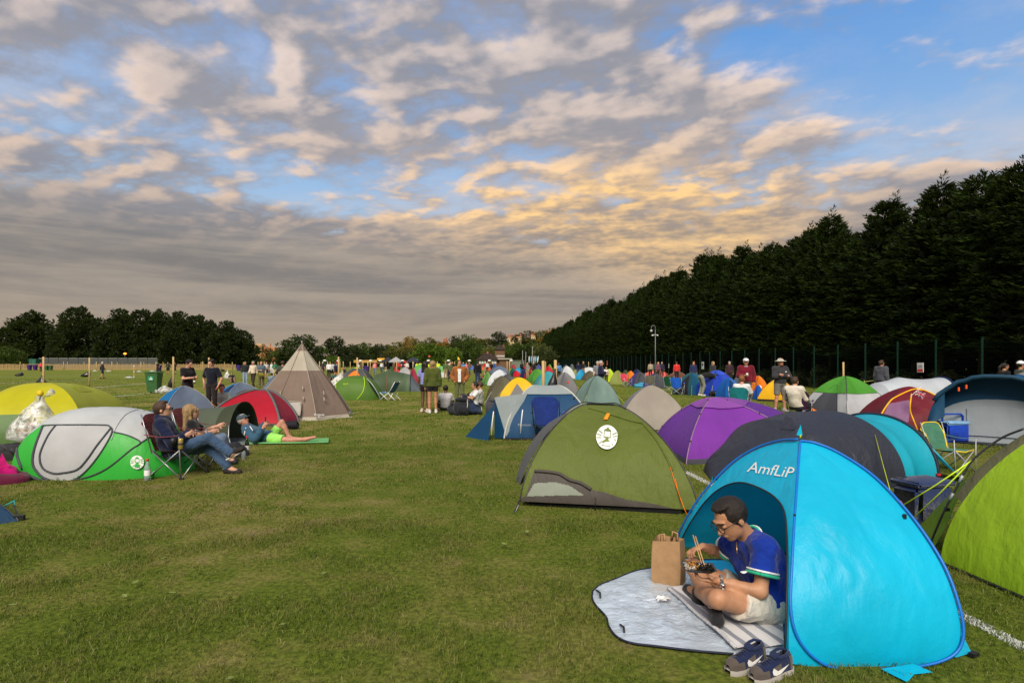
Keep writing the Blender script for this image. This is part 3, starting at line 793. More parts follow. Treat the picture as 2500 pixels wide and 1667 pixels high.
def dome(t, corners, apex, mats, e=.9, sag=.05, n=20, wr=.012, skirt=None, cap=None, pole=None, clips=None, seed=0, panel='panel', bulge=0.0, toe=0.0):
    """four-cornered dome tent: panels between crossing poles. skirt=(height fraction, material); cap=(start, material)"""
    C = [np.append(c[:2], toe) for c in corners]; A = [np.asarray(apex[i] if isinstance(apex, list) else apex, float) for i in range(4)]
    ctr = sum(A) / 4 * V3(1, 1, .4); arcs = [pole_arc(C[i], A[i], n + 1, e) for i in range(4)]; skins = []
    u = np.linspace(0, 1, n + 1)
    for i in range(4):
        a, b = arcs[i], arcs[(i + 1) % 4]
        S = a[None] * (1 - u)[:, None, None] + b[None] * u[:, None, None]
        o = S - ctr; o = o / (np.linalg.norm(o, axis=-1, keepdims=True) + 1e-9)
        bow = np.sin(math.pi * u)[:, None] * np.sin(math.pi * np.linspace(0, 1, n + 1))[None]
        S = S + o * (bow * (bulge - sag))[..., None]
        S = wrinkle(S, wr, seed + i, 2.6)
        sk = Skin(S, ctr); skins.append(sk); m = mats[i % len(mats)]
        if m is None: continue
        if skirt:
            k = max(1, int(round(skirt[0] * n)))
            part('skirt', surf(S[:, :k + 1]), skirt[1], t, world=True); part(panel, surf(S[:, k:]), m, t, world=True)
        else: part(panel, surf(S), m, t, world=True)
    if cap:
        vf = []
        for sk in skins:
            k = int(cap[0] * n); T = sk.S[:, k:] + sk.N[:, k:] * .022; vf.append(surf(T))
        part('fly_cap', join(*vf), cap[1], t, world=True)
    if pole:
        for i in (0, 1):
            p = np.vstack([arcs[i], arcs[i + 2][::-1][1:]]); o = p - ctr; p = p + o / np.linalg.norm(o, axis=1)[:, None] * .012
            part('pole', tube(p, pole[1] if isinstance(pole, tuple) else .007, 5), pole[0] if isinstance(pole, tuple) else pole, t, world=True)
            if clips:
                for f in (.16, .3, .42, .58, .7, .84):
                    q = p[int(f * (len(p) - 1))]; part('clip', box(q, (.02, .02, .045)), clips, t, False, world=True)
    return skins, arcs
def hoop(c, ax, w, h, n=28, e=.9, lean=0.0):
    """arch across the axis ax at ground centre c"""
    ax = unit([ax[0], ax[1], 0]); s = V3(ax[1], -ax[0], 0); th = np.linspace(0, math.pi, n + 1)
    cs, sn = np.cos(th), np.sin(th); cs = np.sign(cs) * np.abs(cs) ** e; sn = np.abs(sn) ** e
    return np.asarray(c, float)[None] + s[None] * (w * cs)[:, None] + V3(0, 0, 1)[None] * (h * sn)[:, None] + ax[None] * (lean * sn)[:, None]
def loft(hs, m=8, sag=.03):
    """surface through hoops, sagging a little between them"""
    rows = []
    for k in range(len(hs) - 1):
        for f in np.linspace(0, 1, m, endpoint=False):
            r = hs[k] * (1 - f) + hs[k + 1] * f; mid = r.mean(0); d = (mid - r); d[:, 2] = np.minimum(d[:, 2], 0)
            rows.append(r + d * (sag * math.sin(math.pi * f)))
    rows.append(hs[-1]); return np.array(rows)
def tunnel(t, hs, mats, n=8, sag=.05, wr=.01, pole=None, seed=0, ends=(None, None), names=None):
    skins = []
    for k in range(len(hs) - 1):
        S = wrinkle(loft(hs[k:k + 2], n, sag), wr, seed + k, 2.6); sk = Skin(S, hs[k].mean(0) * .5 + hs[k + 1].mean(0) * .5); skins.append(sk)
        if mats[k] is not None: part(names[k] if names else 'panel', surf(S), mats[k], t, world=True)
    for k, m in ((0, ends[0]), (-1, ends[1])):
        if m is not None:
            r = hs[k]; base = r * np.array([1, 1, 0]); S = np.stack([base * (1 - f) + r * f for f in np.linspace(0, 1, 8)], 1)
            part('end_panel', surf(S), m, t, world=True)
    if pole:
        for h in hs: part('pole', tube(h * 1.0 + V3(0, 0, .008), .008, 5), pole, t, world=True)
    return skins
def guy(t, a, b, mat, r=.003, name='guy_line'):
    return part(name, tube([a, (np.asarray(a) + b) / 2 - V3(0, 0, .01), b], r, 4), mat, t, world=True)
def px_text(txt, x, y, size, shear=0.0, rot=0.0):
    """letters as polygons in photo pixels"""
    cu = bpy.data.curves.new('txt', 'FONT'); cu.body = txt; cu.size = 1.0; cu.resolution_u = 2
    o = bpy.data.objects.new('txt', cu); COL.objects.link(o); bpy.context.view_layer.update()
    me = bpy.data.meshes.new_from_object(o.evaluated_get(bpy.context.evaluated_depsgraph_get()))
    vs = np.array([v.co[:] for v in me.vertices]); fs = [tuple(p.vertices) for p in me.polygons]
    bpy.data.objects.remove(o); bpy.data.curves.remove(cu); bpy.data.meshes.remove(me)
    X = vs[:, 0] + shear * vs[:, 1]; Y = -vs[:, 1]; c, s_ = math.cos(rot), math.sin(rot)
    return np.stack([x + size * (X * c - Y * s_), y + size * (X * s_ + Y * c)], -1), fs
def print_on(sk, t, px, fs, mat, off=.01, name='lettering'):
    V = np.array([sk.at_px(a, b, off) for a, b in px]); return part(name, (V, fs), mat, t, False, world=True)

WHITE_ = plain((.78, .78, .77), .6, .3, var=.05); BLACKP = plain((.012, .012, .014), .5, .4); DGREY = plain((.045, .048, .055), .6, .3); STEEL = plain((.30, .31, .33), .35, .5, .7); LGREY = plain((.40, .42, .44), .5, .4, .3)
FIBRE = plain((.03, .03, .033), .4, .5)
def lantern_logo(sk, t, cx, cy, r, light, dark, sq=1.0, rot=0.0):
    """round badge with a camping lamp and rays"""
    R = lambda x, y: (cx + (x * math.cos(rot) - y * math.sin(rot)) * r * sq, cy + (x * math.sin(rot) + y * math.cos(rot)) * r)
    sk.decal(t, [[R(math.cos(a), math.sin(a)) for a in np.linspace(0, 2 * math.pi, 28, endpoint=False)]], light, 'badge', .026)
    bx = lambda x0, y0, x1, y1: [R(x0, y0), R(x1, y0), R(x1, y1), R(x0, y1)]
    ps = [[R(-.36, -.52), R(.36, -.52), R(.28, -.64), R(.12, -.68), R(.10, -.78), R(-.10, -.78), R(-.12, -.68), R(-.28, -.64)],
          bx(-.32, -.50, -.26, .02), bx(.26, -.50, .32, .02), bx(-.32, -.04, .32, .04), bx(-.14, .04, .14, .22),
          [R(-.22, .22), R(.22, .22), R(.38, .40), R(.38, .64), R(-.38, .64), R(-.38, .40)], bx(-.42, .70, .42, .78)]
    for a in (-.55, -.2, .15, math.pi - .15, math.pi + .2, math.pi + .55, .75, math.pi - .75):
        d = (math.cos(a), math.sin(a)); q = (-d[1] * .035, d[0] * .035)
        ps.append([R(d[0] * .52 + q[0], d[1] * .52 + q[1]), R(d[0] * .95 + q[0], d[1] * .95 + q[1]), R(d[0] * .95 - q[0], d[1] * .95 - q[1]), R(d[0] * .52 - q[0], d[1] * .52 - q[1])])
    sk.decal(t, ps, dark, 'badge_print', .032)

# ---------------------------------------------------------------- blue pop-up tent in front
BLUE_T = V3(2.05, 3.95, 0)
def build_blue_tent():
    t = thing('popup_tent', 'bright sky-blue pop-up tent with open door and white lettering, nearest the camera', 'tent', BLUE_T)
    blue = tentcloth((.003, .50, .78), .25, .45, .35, .4, 5.5); deep = tentcloth((.008, .17, .62), .1, .4, .4, .1)
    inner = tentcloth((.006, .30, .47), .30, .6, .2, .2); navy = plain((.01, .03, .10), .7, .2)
    pk = V3(2.015, 3.98, 1.12)
    fy = lambda z: 3.10 + .88 * np.clip(z / 1.12, 0, 1) ** 2.1            # side facing the camera
    fx = lambda z: 1.47 + .545 * np.clip(z / 1.12, 0, 1) ** 2.2           # door side
    def on_side(px, py):
        lo, hi = 2.4, 4.6
        for _ in range(40):
            Y = (lo + hi) / 2; z = CAMH - (py - HZ) * Y / F
            if Y > fy(z): hi = Y
            else: lo = Y
        return P(px, py, Y)
    def on_door(px, py):
        lo, hi = 2.4, 6.5
        for _ in range(40):
            Y = (lo + hi) / 2; p = P(px, py, Y)
            if p[0] > fx(p[2]): hi = Y
            else: lo = Y
        return P(px, py, Y)
    left = smooth_curve([(1925, 1618), (1926, 1560), (1927, 1480), (1930, 1380), (1936, 1270), (1944, 1160), (1951, 1076)], 30)
    # loop of the near side: up the seam, over the peak, down the right edge and along the ground
    right = smooth_curve([(2330, 1602), (2347, 1555), (2340, 1490), (2310, 1400), (2265, 1320), (2205, 1240), (2130, 1162), (2050, 1108), (1990, 1082), (1951, 1076)], 30)
    bot = smooth_curve([(1925, 1618), (1990, 1628), (2060, 1636), (2150, 1630), (2250, 1624), (2330, 1602)], 30)
    U = np.linspace(0, 1, 30)
    S = np.zeros((30, 30, 3))
    for i, u in enumerate(U):
        for j in range(30):
            l, r = left[j], right[j]; q = l * (1 - u) + r * u
            w = (1 - j / 29.); q = q + (bot[i] - (left[0] * (1 - u) + right[0] * u)) * w ** 2
            S[i, j] = on_side(q[0], q[1])
    o = np.sin(math.pi * U)[:, None] * np.sin(math.pi * np.linspace(0, 1, 30))[None]
    S[..., 1] -= o * .05
    S = resample(S, 60, 60); S = wrinkle(S, .016, 4, 5.0, (1, 1, .22)); side = Skin(S, (2.1, 4.2, .4))
    part('side_panel', surf(S), blue, t, world=True)
    # folds where the fly is tucked under at the lower left
    low = smooth_curve([(1951, 1076), (1944, 1160), (1936, 1270), (1930, 1380), (1927, 1480), (1940, 1545), (1972, 1592), (2015, 1622), (2065, 1634)], 60)
    edge = smooth_curve([(2065, 1634), (2150, 1630), (2250, 1622), (2320, 1598), (2346, 1555), (2340, 1490), (2310, 1400), (2265, 1320), (2205, 1240), (2130, 1162), (2050, 1108), (1990, 1082), (1951, 1076)], 80)
    part('hoop', tube([on_side(a, b) + V3(0, -.016, .004) for a, b in np.vstack([low, edge[1:]])], .008, 6), deep, t, world=True)
    # door wall with its opening
    outer = smooth_curve([(1652, 1352), (1653, 1325), (1668, 1288), (1700, 1232), (1742, 1180), (1796, 1128), (1850, 1096), (1905, 1079), (1951, 1076)], 40)
    outer = np.vstack([outer, smooth_curve([(1951, 1076), (1944, 1160), (1936, 1270), (1930, 1380), (1927, 1480), (1925, 1618)], 40)[1:]])
    door = smooth_curve([(1658, 1352), (1662, 1325), (1684, 1280), (1722, 1225), (1762, 1190), (1806, 1177), (1850, 1188), (1892, 1212), (1915, 1245), (1922, 1300), (1924, 1380), (1922, 1480), (1919, 1560), (1916, 1612)], 79)
    Sd = np.array([[on_door(*(a * (1 - f) + b * f)) for f in np.linspace(0, 1, 6)] for a, b in zip(outer, door)])
    dsk = Skin(Sd, (2.3, 4.0, .4)); part('front_panel', surf(Sd), blue, t, world=True)
    part('door_zip', tube([on_door(a, b) + V3(-.006, -.004, 0) for a, b in door], .006, 5), BLACKP, t, world=True)
    part('hoop', tube([on_door(a, b) + V3(-.01, 0, .012) for a, b in outer[:40]], .008, 6), deep, t, world=True)
    # far and rear walls, floor
    cs = [V3(1.44, 4.80, 0), V3(2.75, 4.85, 0), V3(2.66, 3.34, 0)]
    for a, b, nm in ((cs[0], cs[1], 'far_panel'), (cs[1], cs[2], 'rear_panel')):
        A, B = pole_arc(a, pk - V3(0, 0, .02), 20, 1.7), pole_arc(b, pk - V3(0, 0, .02), 20, 1.7)
        if nm == 'far_panel': A = np.array([on_door(*q) for q in outer[:40:2]]) + V3(.006, .004, -.004)
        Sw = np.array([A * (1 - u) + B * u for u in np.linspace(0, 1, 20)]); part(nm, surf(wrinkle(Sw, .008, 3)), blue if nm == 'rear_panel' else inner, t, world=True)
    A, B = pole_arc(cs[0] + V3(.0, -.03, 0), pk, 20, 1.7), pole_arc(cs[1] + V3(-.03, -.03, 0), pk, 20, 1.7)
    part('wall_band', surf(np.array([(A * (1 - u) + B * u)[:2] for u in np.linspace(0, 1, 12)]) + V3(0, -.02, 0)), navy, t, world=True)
    part('floor', sheet([V3(1.46, 3.2, .012), V3(2.62, 3.3, .012), V3(2.7, 4.78, .012), V3(1.44, 4.72, .012)]), tentcloth((.01, .22, .45), 0, .6), t, False, world=True)
    # name across the brow
    px, fs = px_text('AmfLiP', 1824, 1151, 38, .28, .14); V = np.array([on_door(a, b) + V3(-.007, -.007, .002) for a, b in px])
    part('lettering', (V, fs), WHITE_, t, False, world=True)
    # tabs, pegs and the little flag on top
    for a, b in ((1934, 1258), (2203, 1258)): part('tab', box((on_side(a, b) + V3(0, -.02, 0)), (.018, .012, .028)), BLACKP, t, False, world=True)
    part('flag', sheet([pk + V3(.0, -.01, .02), pk + V3(-.03, -.01, .03), pk + V3(.0, -.01, .10), pk + V3(.012, -.01, .03)]), blue, t, False, world=True)
    part('toggle', tube([pk, pk + V3(0, -.01, .03)], .006, 5), plain((.5, .6, .02), .6), t, world=True)
    for pts in ([(2230, 1619), (2150, 1632), (2215, 1664), (2232, 1645), (2278, 1640)], [(2346, 1540), (2372, 1592), (2335, 1604), (2318, 1600)]):
        part('peg_tab', sheet([G(a, b, .015) if k else G(a, b, .03) for k, (a, b) in enumerate(pts)]), blue, t, False, world=True)
    part('peg', box(G(2378, 1596, .02), (.05, .03, .02), .4), BLACKP, t, False, world=True)
    return t

# shared shape: low pop-up with rounded ends
def popup_shape(xl, xr, y_front, depth, h, e=.55, pw=3.2, n=60, m=40, sk=0.0, z0=0.0):
    u = np.linspace(0.0, 1.0, n + 1); ph = np.linspace(0, math.pi, m + 1); k = np.abs(2 * u - 1)
    hh = h * np.clip(1 - k ** pw, 0, 1) ** e; dd = depth / 2 * np.clip(1 - k ** (pw * 1.2), 0, 1) ** .5
    x = xl + (xr - xl) * u
    X = np.repeat(x[:, None], m + 1, 1) + sk * (np.sin(ph)[None]); Yc = y_front + depth / 2
    Yv = Yc - dd[:, None] * np.cos(ph)[None] ** 1
    Z = z0 + hh[:, None] * np.sin(ph)[None] ** .8
    return np.stack([X, Yv, Z], -1)

def build_green_white():
    Y0 = dep(1172); t = thing('popup_tent', 'low white and bright green pop-up tent with a grey oval door and round lamp badge', 'tent', (-5.9, Y0 + .5, 0))
    Z = lambda *pts: [(a / 3.675, 900 + b / 3.675) for a, b in pts]
    xl, xr = (34 - CX) * (Y0 + .5) / F, (446 - CX) * (Y0 + .5) / F
    S = wrinkle(popup_shape(xl, xr, Y0, 1.35, .98, .62, 2.9, 110, 70), .008, 8, 4.0); sk = Skin(S, (-5.9, Y0 + .7, .3))
    gr = tentcloth((.035, .43, .045), .2, .45, .4, .3, 5.0); wh = tentcloth((.50, .53, .55), .25, .55, .3, .25, 3.0); dk = plain((.06, .065, .075), .7, .2); dr = tentcloth((.46, .47, .49), .2, .6, .3, .25, 3.0)
    door = Z((385, 520), (330, 660), (300, 770), (300, 870), (370, 960), (450, 1003), (640, 1000), (760, 930), (900, 760), (1005, 570), (975, 510), (500, 505))
    roof = Z((60, 760), (160, 660), (380, 500), (500, 505), (975, 508), (1012, 566), (1180, 610), (1262, 664), (1345, 605), (1420, 540), (1480, 420), (1400, 200), (300, 200), (0, 560))
    dpt = sk.cut(t, [('door', dr, door), ('roof_panel', wh, roof)], ('body_panel', gr))[0]
    sk.seam(t, Z((385, 520), (330, 660), (300, 770), (302, 870), (370, 960), (450, 1000)), dk, .018, name='door_trim').parent = dpt
    sk.seam(t, Z((660, 998), (760, 930), (900, 760), (1003, 580), (985, 518), (900, 505), (500, 505), (380, 512)), dk, .011, name='door_trim').parent = dpt
    sk.seam(t, Z((500, 510), (440, 590), (380, 710), (358, 800), (385, 890), (470, 935), (570, 932), (690, 905), (770, 830), (870, 690), (995, 535)), dk, .014, 60, name='door_zip').parent = dpt
    sk.seam(t, Z((1010, 566), (1120, 590), (1200, 620), (1262, 664), (1180, 720), (980, 880), (820, 960), (640, 1002)), dk, .011, name='seam')
    sk.seam(t, Z((1262, 664), (1330, 620), (1400, 560)), dk, .010, name='seam')
    sk.seam(t, Z((155, 700), (165, 800), (220, 920), (330, 985), (440, 1003)), dk, .020, name='hoop')
    sk.seam(t, Z((1000, 640), (1040, 530), (1120, 420), (1220, 372), (1300, 380)), LGREY, .006, name='pole')
    lantern_logo(sk, t, 335.5, 1128, 16.2, WHITE_, plain((.04, .40, .05), .6))
    part('groundsheet', sheet([V3(a[0], a[1], .015) for a in np.vstack([S[::6, 0], S[::-6, -1]])]), dk, t, False, world=True)
    guy(t, P(40, 1092, Y0 + .4), G(28, 1150), WHITE_)

def build_olive():
    t = thing('dome_tent', 'olive green dome tent with a round white lamp badge and brown skirt', 'tent', (1.1, 7.3, 0))
    ol = tentcloth((.108, .140, .024), .15, .6, .25, .95, 5.0); gr = tentcloth((.10, .105, .11), .1, .6, .25, .3); sage = tentcloth((.27, .30, .25), .15, .7, .2, .2); br = tentcloth((.060, .052, .046), .05, .6, .3, .5, 6); bk = plain((.012, .012, .012), .8, .1)
    c0, c1 = G(1272, 1236), G(1702, 1258); c2, c3 = c1 + V3(-.05, 1.75, 0), c0 + V3(.25, 1.85, 0)
    ap = [P(1432, 988, 7.35), P(1500, 990, 7.35), P(1500, 990, 7.35) + V3(.05, .35, 0), P(1432, 988, 7.35) + V3(.05, .35, 0)]
    skins, arcs = dome(t, [c0, c1, c2, c3], ap, [None, ol, ol, None], 1.25, .05, 44, .034, seed=3, pole=FIBRE, toe=.06)
    near, front = skins[0], skins[3]
    Z = lambda *pts: [(1200 + a / 3.6185, 950 + b / 3.6185) for a, b in pts]
    near.cut(t, [('window_panel', sage, Z((310, 945), (375, 830), (560, 820), (690, 850), (770, 905), (820, 935), (560, 938))),
                 ('skirt', br, Z((200, 1000), (300, 940), (380, 720), (480, 725), (600, 745), (700, 790), (800, 825), (880, 885), (1000, 910), (1200, 975), (1400, 1005), (1600, 1050), (1720, 1085), (1760, 1300), (200, 1300)))], ('side_panel', ol))
    front.cut(t, [('mesh_window', plain((.06, .055, .05), .8, .1), Z((490, 430), (560, 300), (640, 235), (725, 225), (720, 262), (640, 310), (560, 380), (500, 470)))], ('front_panel', sage))
    near.seam(t, Z((380, 722), (480, 728), (600, 748), (690, 800), (790, 830), (880, 885)), br, .022, name='rolled_flap')
    near.seam(t, Z((860, 170), (960, 195), (1100, 240), (1230, 280), (1330, 300)), ol, .014, name='cap_hem')
    near.seam(t, Z((1330, 300), (1440, 430), (1520, 560), (1600, 720)), ol, .010, name='seam')
    near.decal(t, [Z((1018, 222), (1048, 224), (1022, 280), (990, 276))], plain((.85, .26, .01), .6), 'tag', .02)
    lantern_logo(near, t, 1482, 1070.5, 29.5, WHITE_, plain((.16, .20, .05), .7), .90, .12)
    # grey outer vestibule lying over the front
    A = smooth_curve([P(1432, 988, 7.5), P(1352, 1040, 7.7), P(1300, 1112, 7.75), P(1270, 1180, 7.7), P(1262, 1215, 7.6)], 16); B = smooth_curve([P(1395, 1000, 7.7), P(1330, 1040, 8.1), P(1285, 1100, 8.2), P(1262, 1160, 8.1), P(1258, 1195, 8.0)], 16)
    part('vestibule', surf(wrinkle(np.array([A * (1 - f) + B * f for f in np.linspace(0, 1, 8)]), .01, 5)), gr, t, world=True)
    inn = [c0 + V3(.1, .05, 0), c1 + V3(-.15, .05, 0), c1 + V3(-.15, .05, .1), c0 + V3(.1, .05, .1)]
    part('inner_floor', (np.array(inn), [(0, 1, 2, 3)]), bk, t, False, world=True)
    orange = plain((.75, .17, .01), .6)
    a = near.at_px(1633, 1130, .01); b = near.at_px(1660, 1215, .05); g_ = G(1678, 1257, .02)
    guy(t, a, b, orange, .005); guy(t, b, g_, orange, .005); guy(t, near.at_px(1648, 1170, .03), near.at_px(1662, 1225, .03), orange, .005)
    part('peg', tube([G(1258, 1250, .0), G(1266, 1232, .06)], .006, 5), LGREY, t, world=True); part('strap', tube([near.at_px(1454, 1215), G(1453, 1246)], .006, 4), BLACKP, t, world=True)
    guy(t, P(1275, 1150, 8.0), G(1258, 1178), BLACKP, .004); guy(t, P(1280, 1190, 7.2), G(1256, 1249, .03), BLACKP, .006)

def build_purple():
    t = thing('dome_tent', 'purple dome tent with lilac cap between the olive tent and the dark tent', 'tent', (3.9, 10.3, 0))
    pu = tentcloth((.145, .032, .33), .22, .5, .3, .3, 3.5); pl = tentcloth((.27, .075, .40), .25, .5, .3, .2); dk = tentcloth((.05, .05, .07), 0, .6, .3, .2)
    c0, c1, c2, c3 = G(1676, 1134), G(1985, 1122), G(1960, 1050), G(1594, 1086)
    ap = P(1738, 972, 10.6)
    mats = [pl and tentcloth((.20, .036, .36), .22, .5, .3, .3, 3.5), pu, pu, pu]
    skins, arcs = dome(t, [c0, c1, c2, c3], ap, mats, 1.35, .05, 30, .014, skirt=(.10, dk), cap=(.72, pl), pole=(plain((.25, .16, .27), .5), .010), clips=BLACKP, seed=30)

def build_dark_cyan():
    t = thing('tunnel_tent', 'large charcoal and cyan tunnel tent behind the sky-blue pop-up', 'tent', (4.6, 8.4, 0))
    dk = tentcloth((.022, .026, .040), .05, .5, .35, 1.0, 5.0); cy = tentcloth((.008, .36, .50), .2, .5, .35, .35, 4.0); nav = plain((.015, .025, .05), .6); 
    ax = unit(V3(1, .42, 0)); c2 = V3(5.15, 8.75, 0)
    C = lambda d: c2 + ax * d
    hs = [hoop(C(-2.45), ax, .25, .06, 36, 1, 0), hoop(C(-2.1), ax, .78, .48, 36, .95, .1), hoop(C(-1.5), ax, 1.05, .84, 36, .95), hoop(C(-.9), ax, 1.12, .93, 36, .95), hoop(C(-.35), ax, 1.12, .93, 36, .95)]
    S = wrinkle(loft(hs, 12, .02), .010, 12, 3.2); sk = Skin(S, C(-1) + V3(0, 0, .3)); part('rear_panel', surf(S), dk, t, world=True)
    hs2 = [hs[-1], hoop(C(.1), ax, .95, .80, 36, .95), hoop(C(.62), ax, .95, .84, 36, .95)]
    S2 = wrinkle(loft(hs2, 14, .10), .012, 14, 3.2); sk2 = Skin(S2, C(.5) + V3(0, 0, .3)); part('front_panel', surf(S2), cy, t, world=True)
    part('hoop', tube(hs2[-1] + V3(0, 0, .01), .022, 6), nav, t, world=True)
    part('door', surf(np.stack([hs2[-1] * np.array([1, 1, 0]) * (1 - f) + hs2[-1] * f - ax * .02 for f in np.linspace(0, 1, 6)], 1)), plain((.05, .05, .05), .9), t, world=True)
    # porch sheet pegged out to the right
    r = hs2[-1]; a = r[6:18]; g0 = G(2362, 1182); b = np.array([g0 + (np.array([.3, .5, 0])) * k / 11 for k in range(12)])
    part('porch', surf(wrinkle(np.array([a * (1 - f) + b * f for f in np.linspace(0, 1, 8)]), .01, 2)), cy, t, world=True)
    v0 = sk.at_px(1925, 1032, .02); vt = np.array([sk.at_px(1906, 1048, .01), sk.at_px(1918, 1022, .05), sk.at_px(1935, 1030, .04), sk.at_px(1940, 1050, .01)])
    part('vent', (vt, [(0, 1, 2, 3)]), dk, t, False, world=True)
    part('tag', box(sk2.at_px(2289, 1158, .02), (.05, .03, .03)), plain((.5, .02, .03), .6), t, False, world=True)
    ln = plain((.42, .50, .04), .6); guy(t, sk.at_px(2134, 1064, .02), G(2182, 1228, .02), ln, .005)
    guy(t, sk.at_px(1741, 1165, .01), G(1736, 1180), tentcloth((.01, .36, .5)), .008)

def build_lime():
    t = thing('dome_tent', 'big lime green dome tent cut by the right edge of the picture', 'tent', (4.75, 4.1, 0))
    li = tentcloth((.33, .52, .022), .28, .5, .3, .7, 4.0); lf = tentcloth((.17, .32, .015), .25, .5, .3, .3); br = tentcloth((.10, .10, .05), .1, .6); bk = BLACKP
    c0 = G(2296, 1376); c1 = V3(3.66, 2.75, 0); c2 = V3(5.9, 2.9, 0); c3 = V3(5.8, 5.0, 0); ap = V3(4.72, 4.0, 1.42)
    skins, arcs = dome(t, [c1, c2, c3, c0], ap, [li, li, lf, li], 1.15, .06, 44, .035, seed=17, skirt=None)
    sk = skins[3]
    a = np.array([c1, c0]) + V3(-.004, 0, .012); part('hem', tube(a, .014, 5), bk, t, world=True)
    # flysheet rim, outer pole and its ties
    rim = arcs[3]; part('rim', surf(np.array([rim + V3(0, .0, .0), rim + V3(.0, .05, .03), rim + V3(.0, .09, .015)])[:, 12:]), br, t, world=True)
    pole = np.array([G(2268, 1335), P(2300, 1258, 4.95), P(2335, 1190, 4.9), P(2374, 1124, 4.85), P(2440, 1072, 4.75), P(2500, 1046, 4.6)]); pc = smooth_curve(pole, 40)
    part('pole', tube(pc, .009, 6), FIBRE, t, world=True)
    for f in (12, 17): part('ferrule', tube(pc[f:f + 3], .012, 6), LGREY, t, world=True)
    wing = np.array([[P(2240, 1290, 5.6), P(2290, 1235, 5.4), P(2364, 1162, 5.0)], [G(2240, 1310), P(2285, 1262, 5.2), P(2368, 1150, 4.95)], [G(2275, 1345), P(2310, 1285, 5.0), P(2374, 1135, 4.86)]])
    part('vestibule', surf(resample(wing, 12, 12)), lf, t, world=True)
    ln = plain((.62, .85, .03), .5)
    for b in ((2200, 1236), (2224, 1270)): guy(t, P(2373, 1124, 4.85), P(b[0], b[1], 5.3), ln, .006)
    part('buckle', box(P(2312, 1243, 4.98), (.04, .02, .03)), bk, t, False, world=True)

def build_left_corner():
    t = thing('dome_tent', 'grey and dark blue tent corner poking in at the lower left edge', 'tent', (-6.5, 6.6, 0))
    gy = tentcloth((.13, .135, .15), .1); bl = tentcloth((.012, .045, .10), .1); teal = plain((.02, .35, .36), .6)
    c0, c1 = G(-330, 1330), G(44, 1272); dome(t, [c0, c1, c1 + V3(-1.3, .9, 0), c0 + V3(-.4, 1.4, 0)], P(-330, 1090, 6.6), [gy, gy, gy, gy], 1.5, .03, 24, .012, skirt=(.24, bl), pole=FIBRE, seed=44)
    part('strap', tube([P(0, 1240, 6.15), P(35, 1222, 6.2), P(38, 1240, 6.2)], .008, 5), teal, t, world=True); guy(t, P(33, 1232, 6.2), G(50, 1264), FIBRE, .008); part('peg', box(G(47, 1263, .03), (.09, .05, .05), .3), BLACKP, t, False, world=True)

def build_navy():
    t = thing('dome_tent', 'navy dome tent with sage cap and flap, a blue chair leaning on it', 'tent', (.9, 13.2, 0))
    nv = tentcloth((.006, .052, .135), .1, .6, .25, .2); sg = tentcloth((.29, .34, .35), .2, .6, .25, .3); bk = BLACKP
    c0, c1 = G(1232, 1074), G(1452, 1072); c2, c3 = c1 + V3(.0, 1.9, 0), c0 + V3(.1, 1.9, 0)
    skins, arcs = dome(t, [c0, c1, c2, c3], [P(1302, 943, 13.0), P(1366, 943, 13.0), P(1366, 945, 13.9), P(1302, 945, 13.9)], [nv, nv, nv, nv], 1.3, .02, 28, .006, cap=(.70, sg), pole=(plain((.42, .44, .40), .6), .022), seed=50, toe=.03)
    near = skins[0]
    A, B, C_ = P(1207, 970, 12.3), near.at_px(1288, 962, .03), near.at_px(1236, 1066, .02)
    tri = np.array([[A * (1 - f) + (B * (1 - g_) + C_ * g_) * f - V3(0, .05, 0) * math.sin(math.pi * g_) * f for g_ in np.linspace(0, 1, 12)] for f in np.linspace(0, 1, 12)])
    part('door_flap', surf(wrinkle(tri, .01, 6)), sg, t, world=True)
    W0, W1 = G(1136, 1066), G(1192, 1076); wing = np.array([[(A + V3(0, .05, -.15)) * (1 - f) + (W0 * (1 - g_) + W1 * g_) * f for g_ in np.linspace(0, 1, 8)] for f in np.linspace(0, 1, 12)])
    part('porch_wing', surf(wing), nv, t, world=True)
    wing2 = np.array([[(A + V3(0, .06, -.03)) * (1 - f) + (C_) * f + (V3(0, 0, -1) * (A[2] * (1 - f) + C_[2] * f - .05)) * g_ for g_ in np.linspace(0, 1, 6)] for f in np.linspace(0, 1, 8)])
    part('porch_side', surf(wing2), nv, t, world=True)
    for a, b in ((1205, 1004), (1276, 1000)):
        p = P(a, b, 12.0); part('toggle_cord', join(tube([p, p + V3(-.03, -.01, -.25), p + V3(-.05, -.01, -.42)], .011, 5), tube([p + V3(-.02, 0, -.2), p + V3(-.045, -.01, -.5)], .008, 5)), WHITE_, t, world=True)
    px, fs = px_text('Premium', 1264, 1040, 9); print_on(near, t, px, fs, plain((.25, .3, .36), .7))
    for f in (.66, .8): part('elastic', tube([arcs[1][int(f * 28)] + V3(.02, -.02, .0), arcs[1][int(f * 28)] + V3(-.03, -.06, -.06)], .014, 5), bk, t, world=True)
    part('hem', tube([c0 + V3(0, -.02, .02), c1 + V3(0, -.02, .02)], .03, 5), bk, t, world=True)

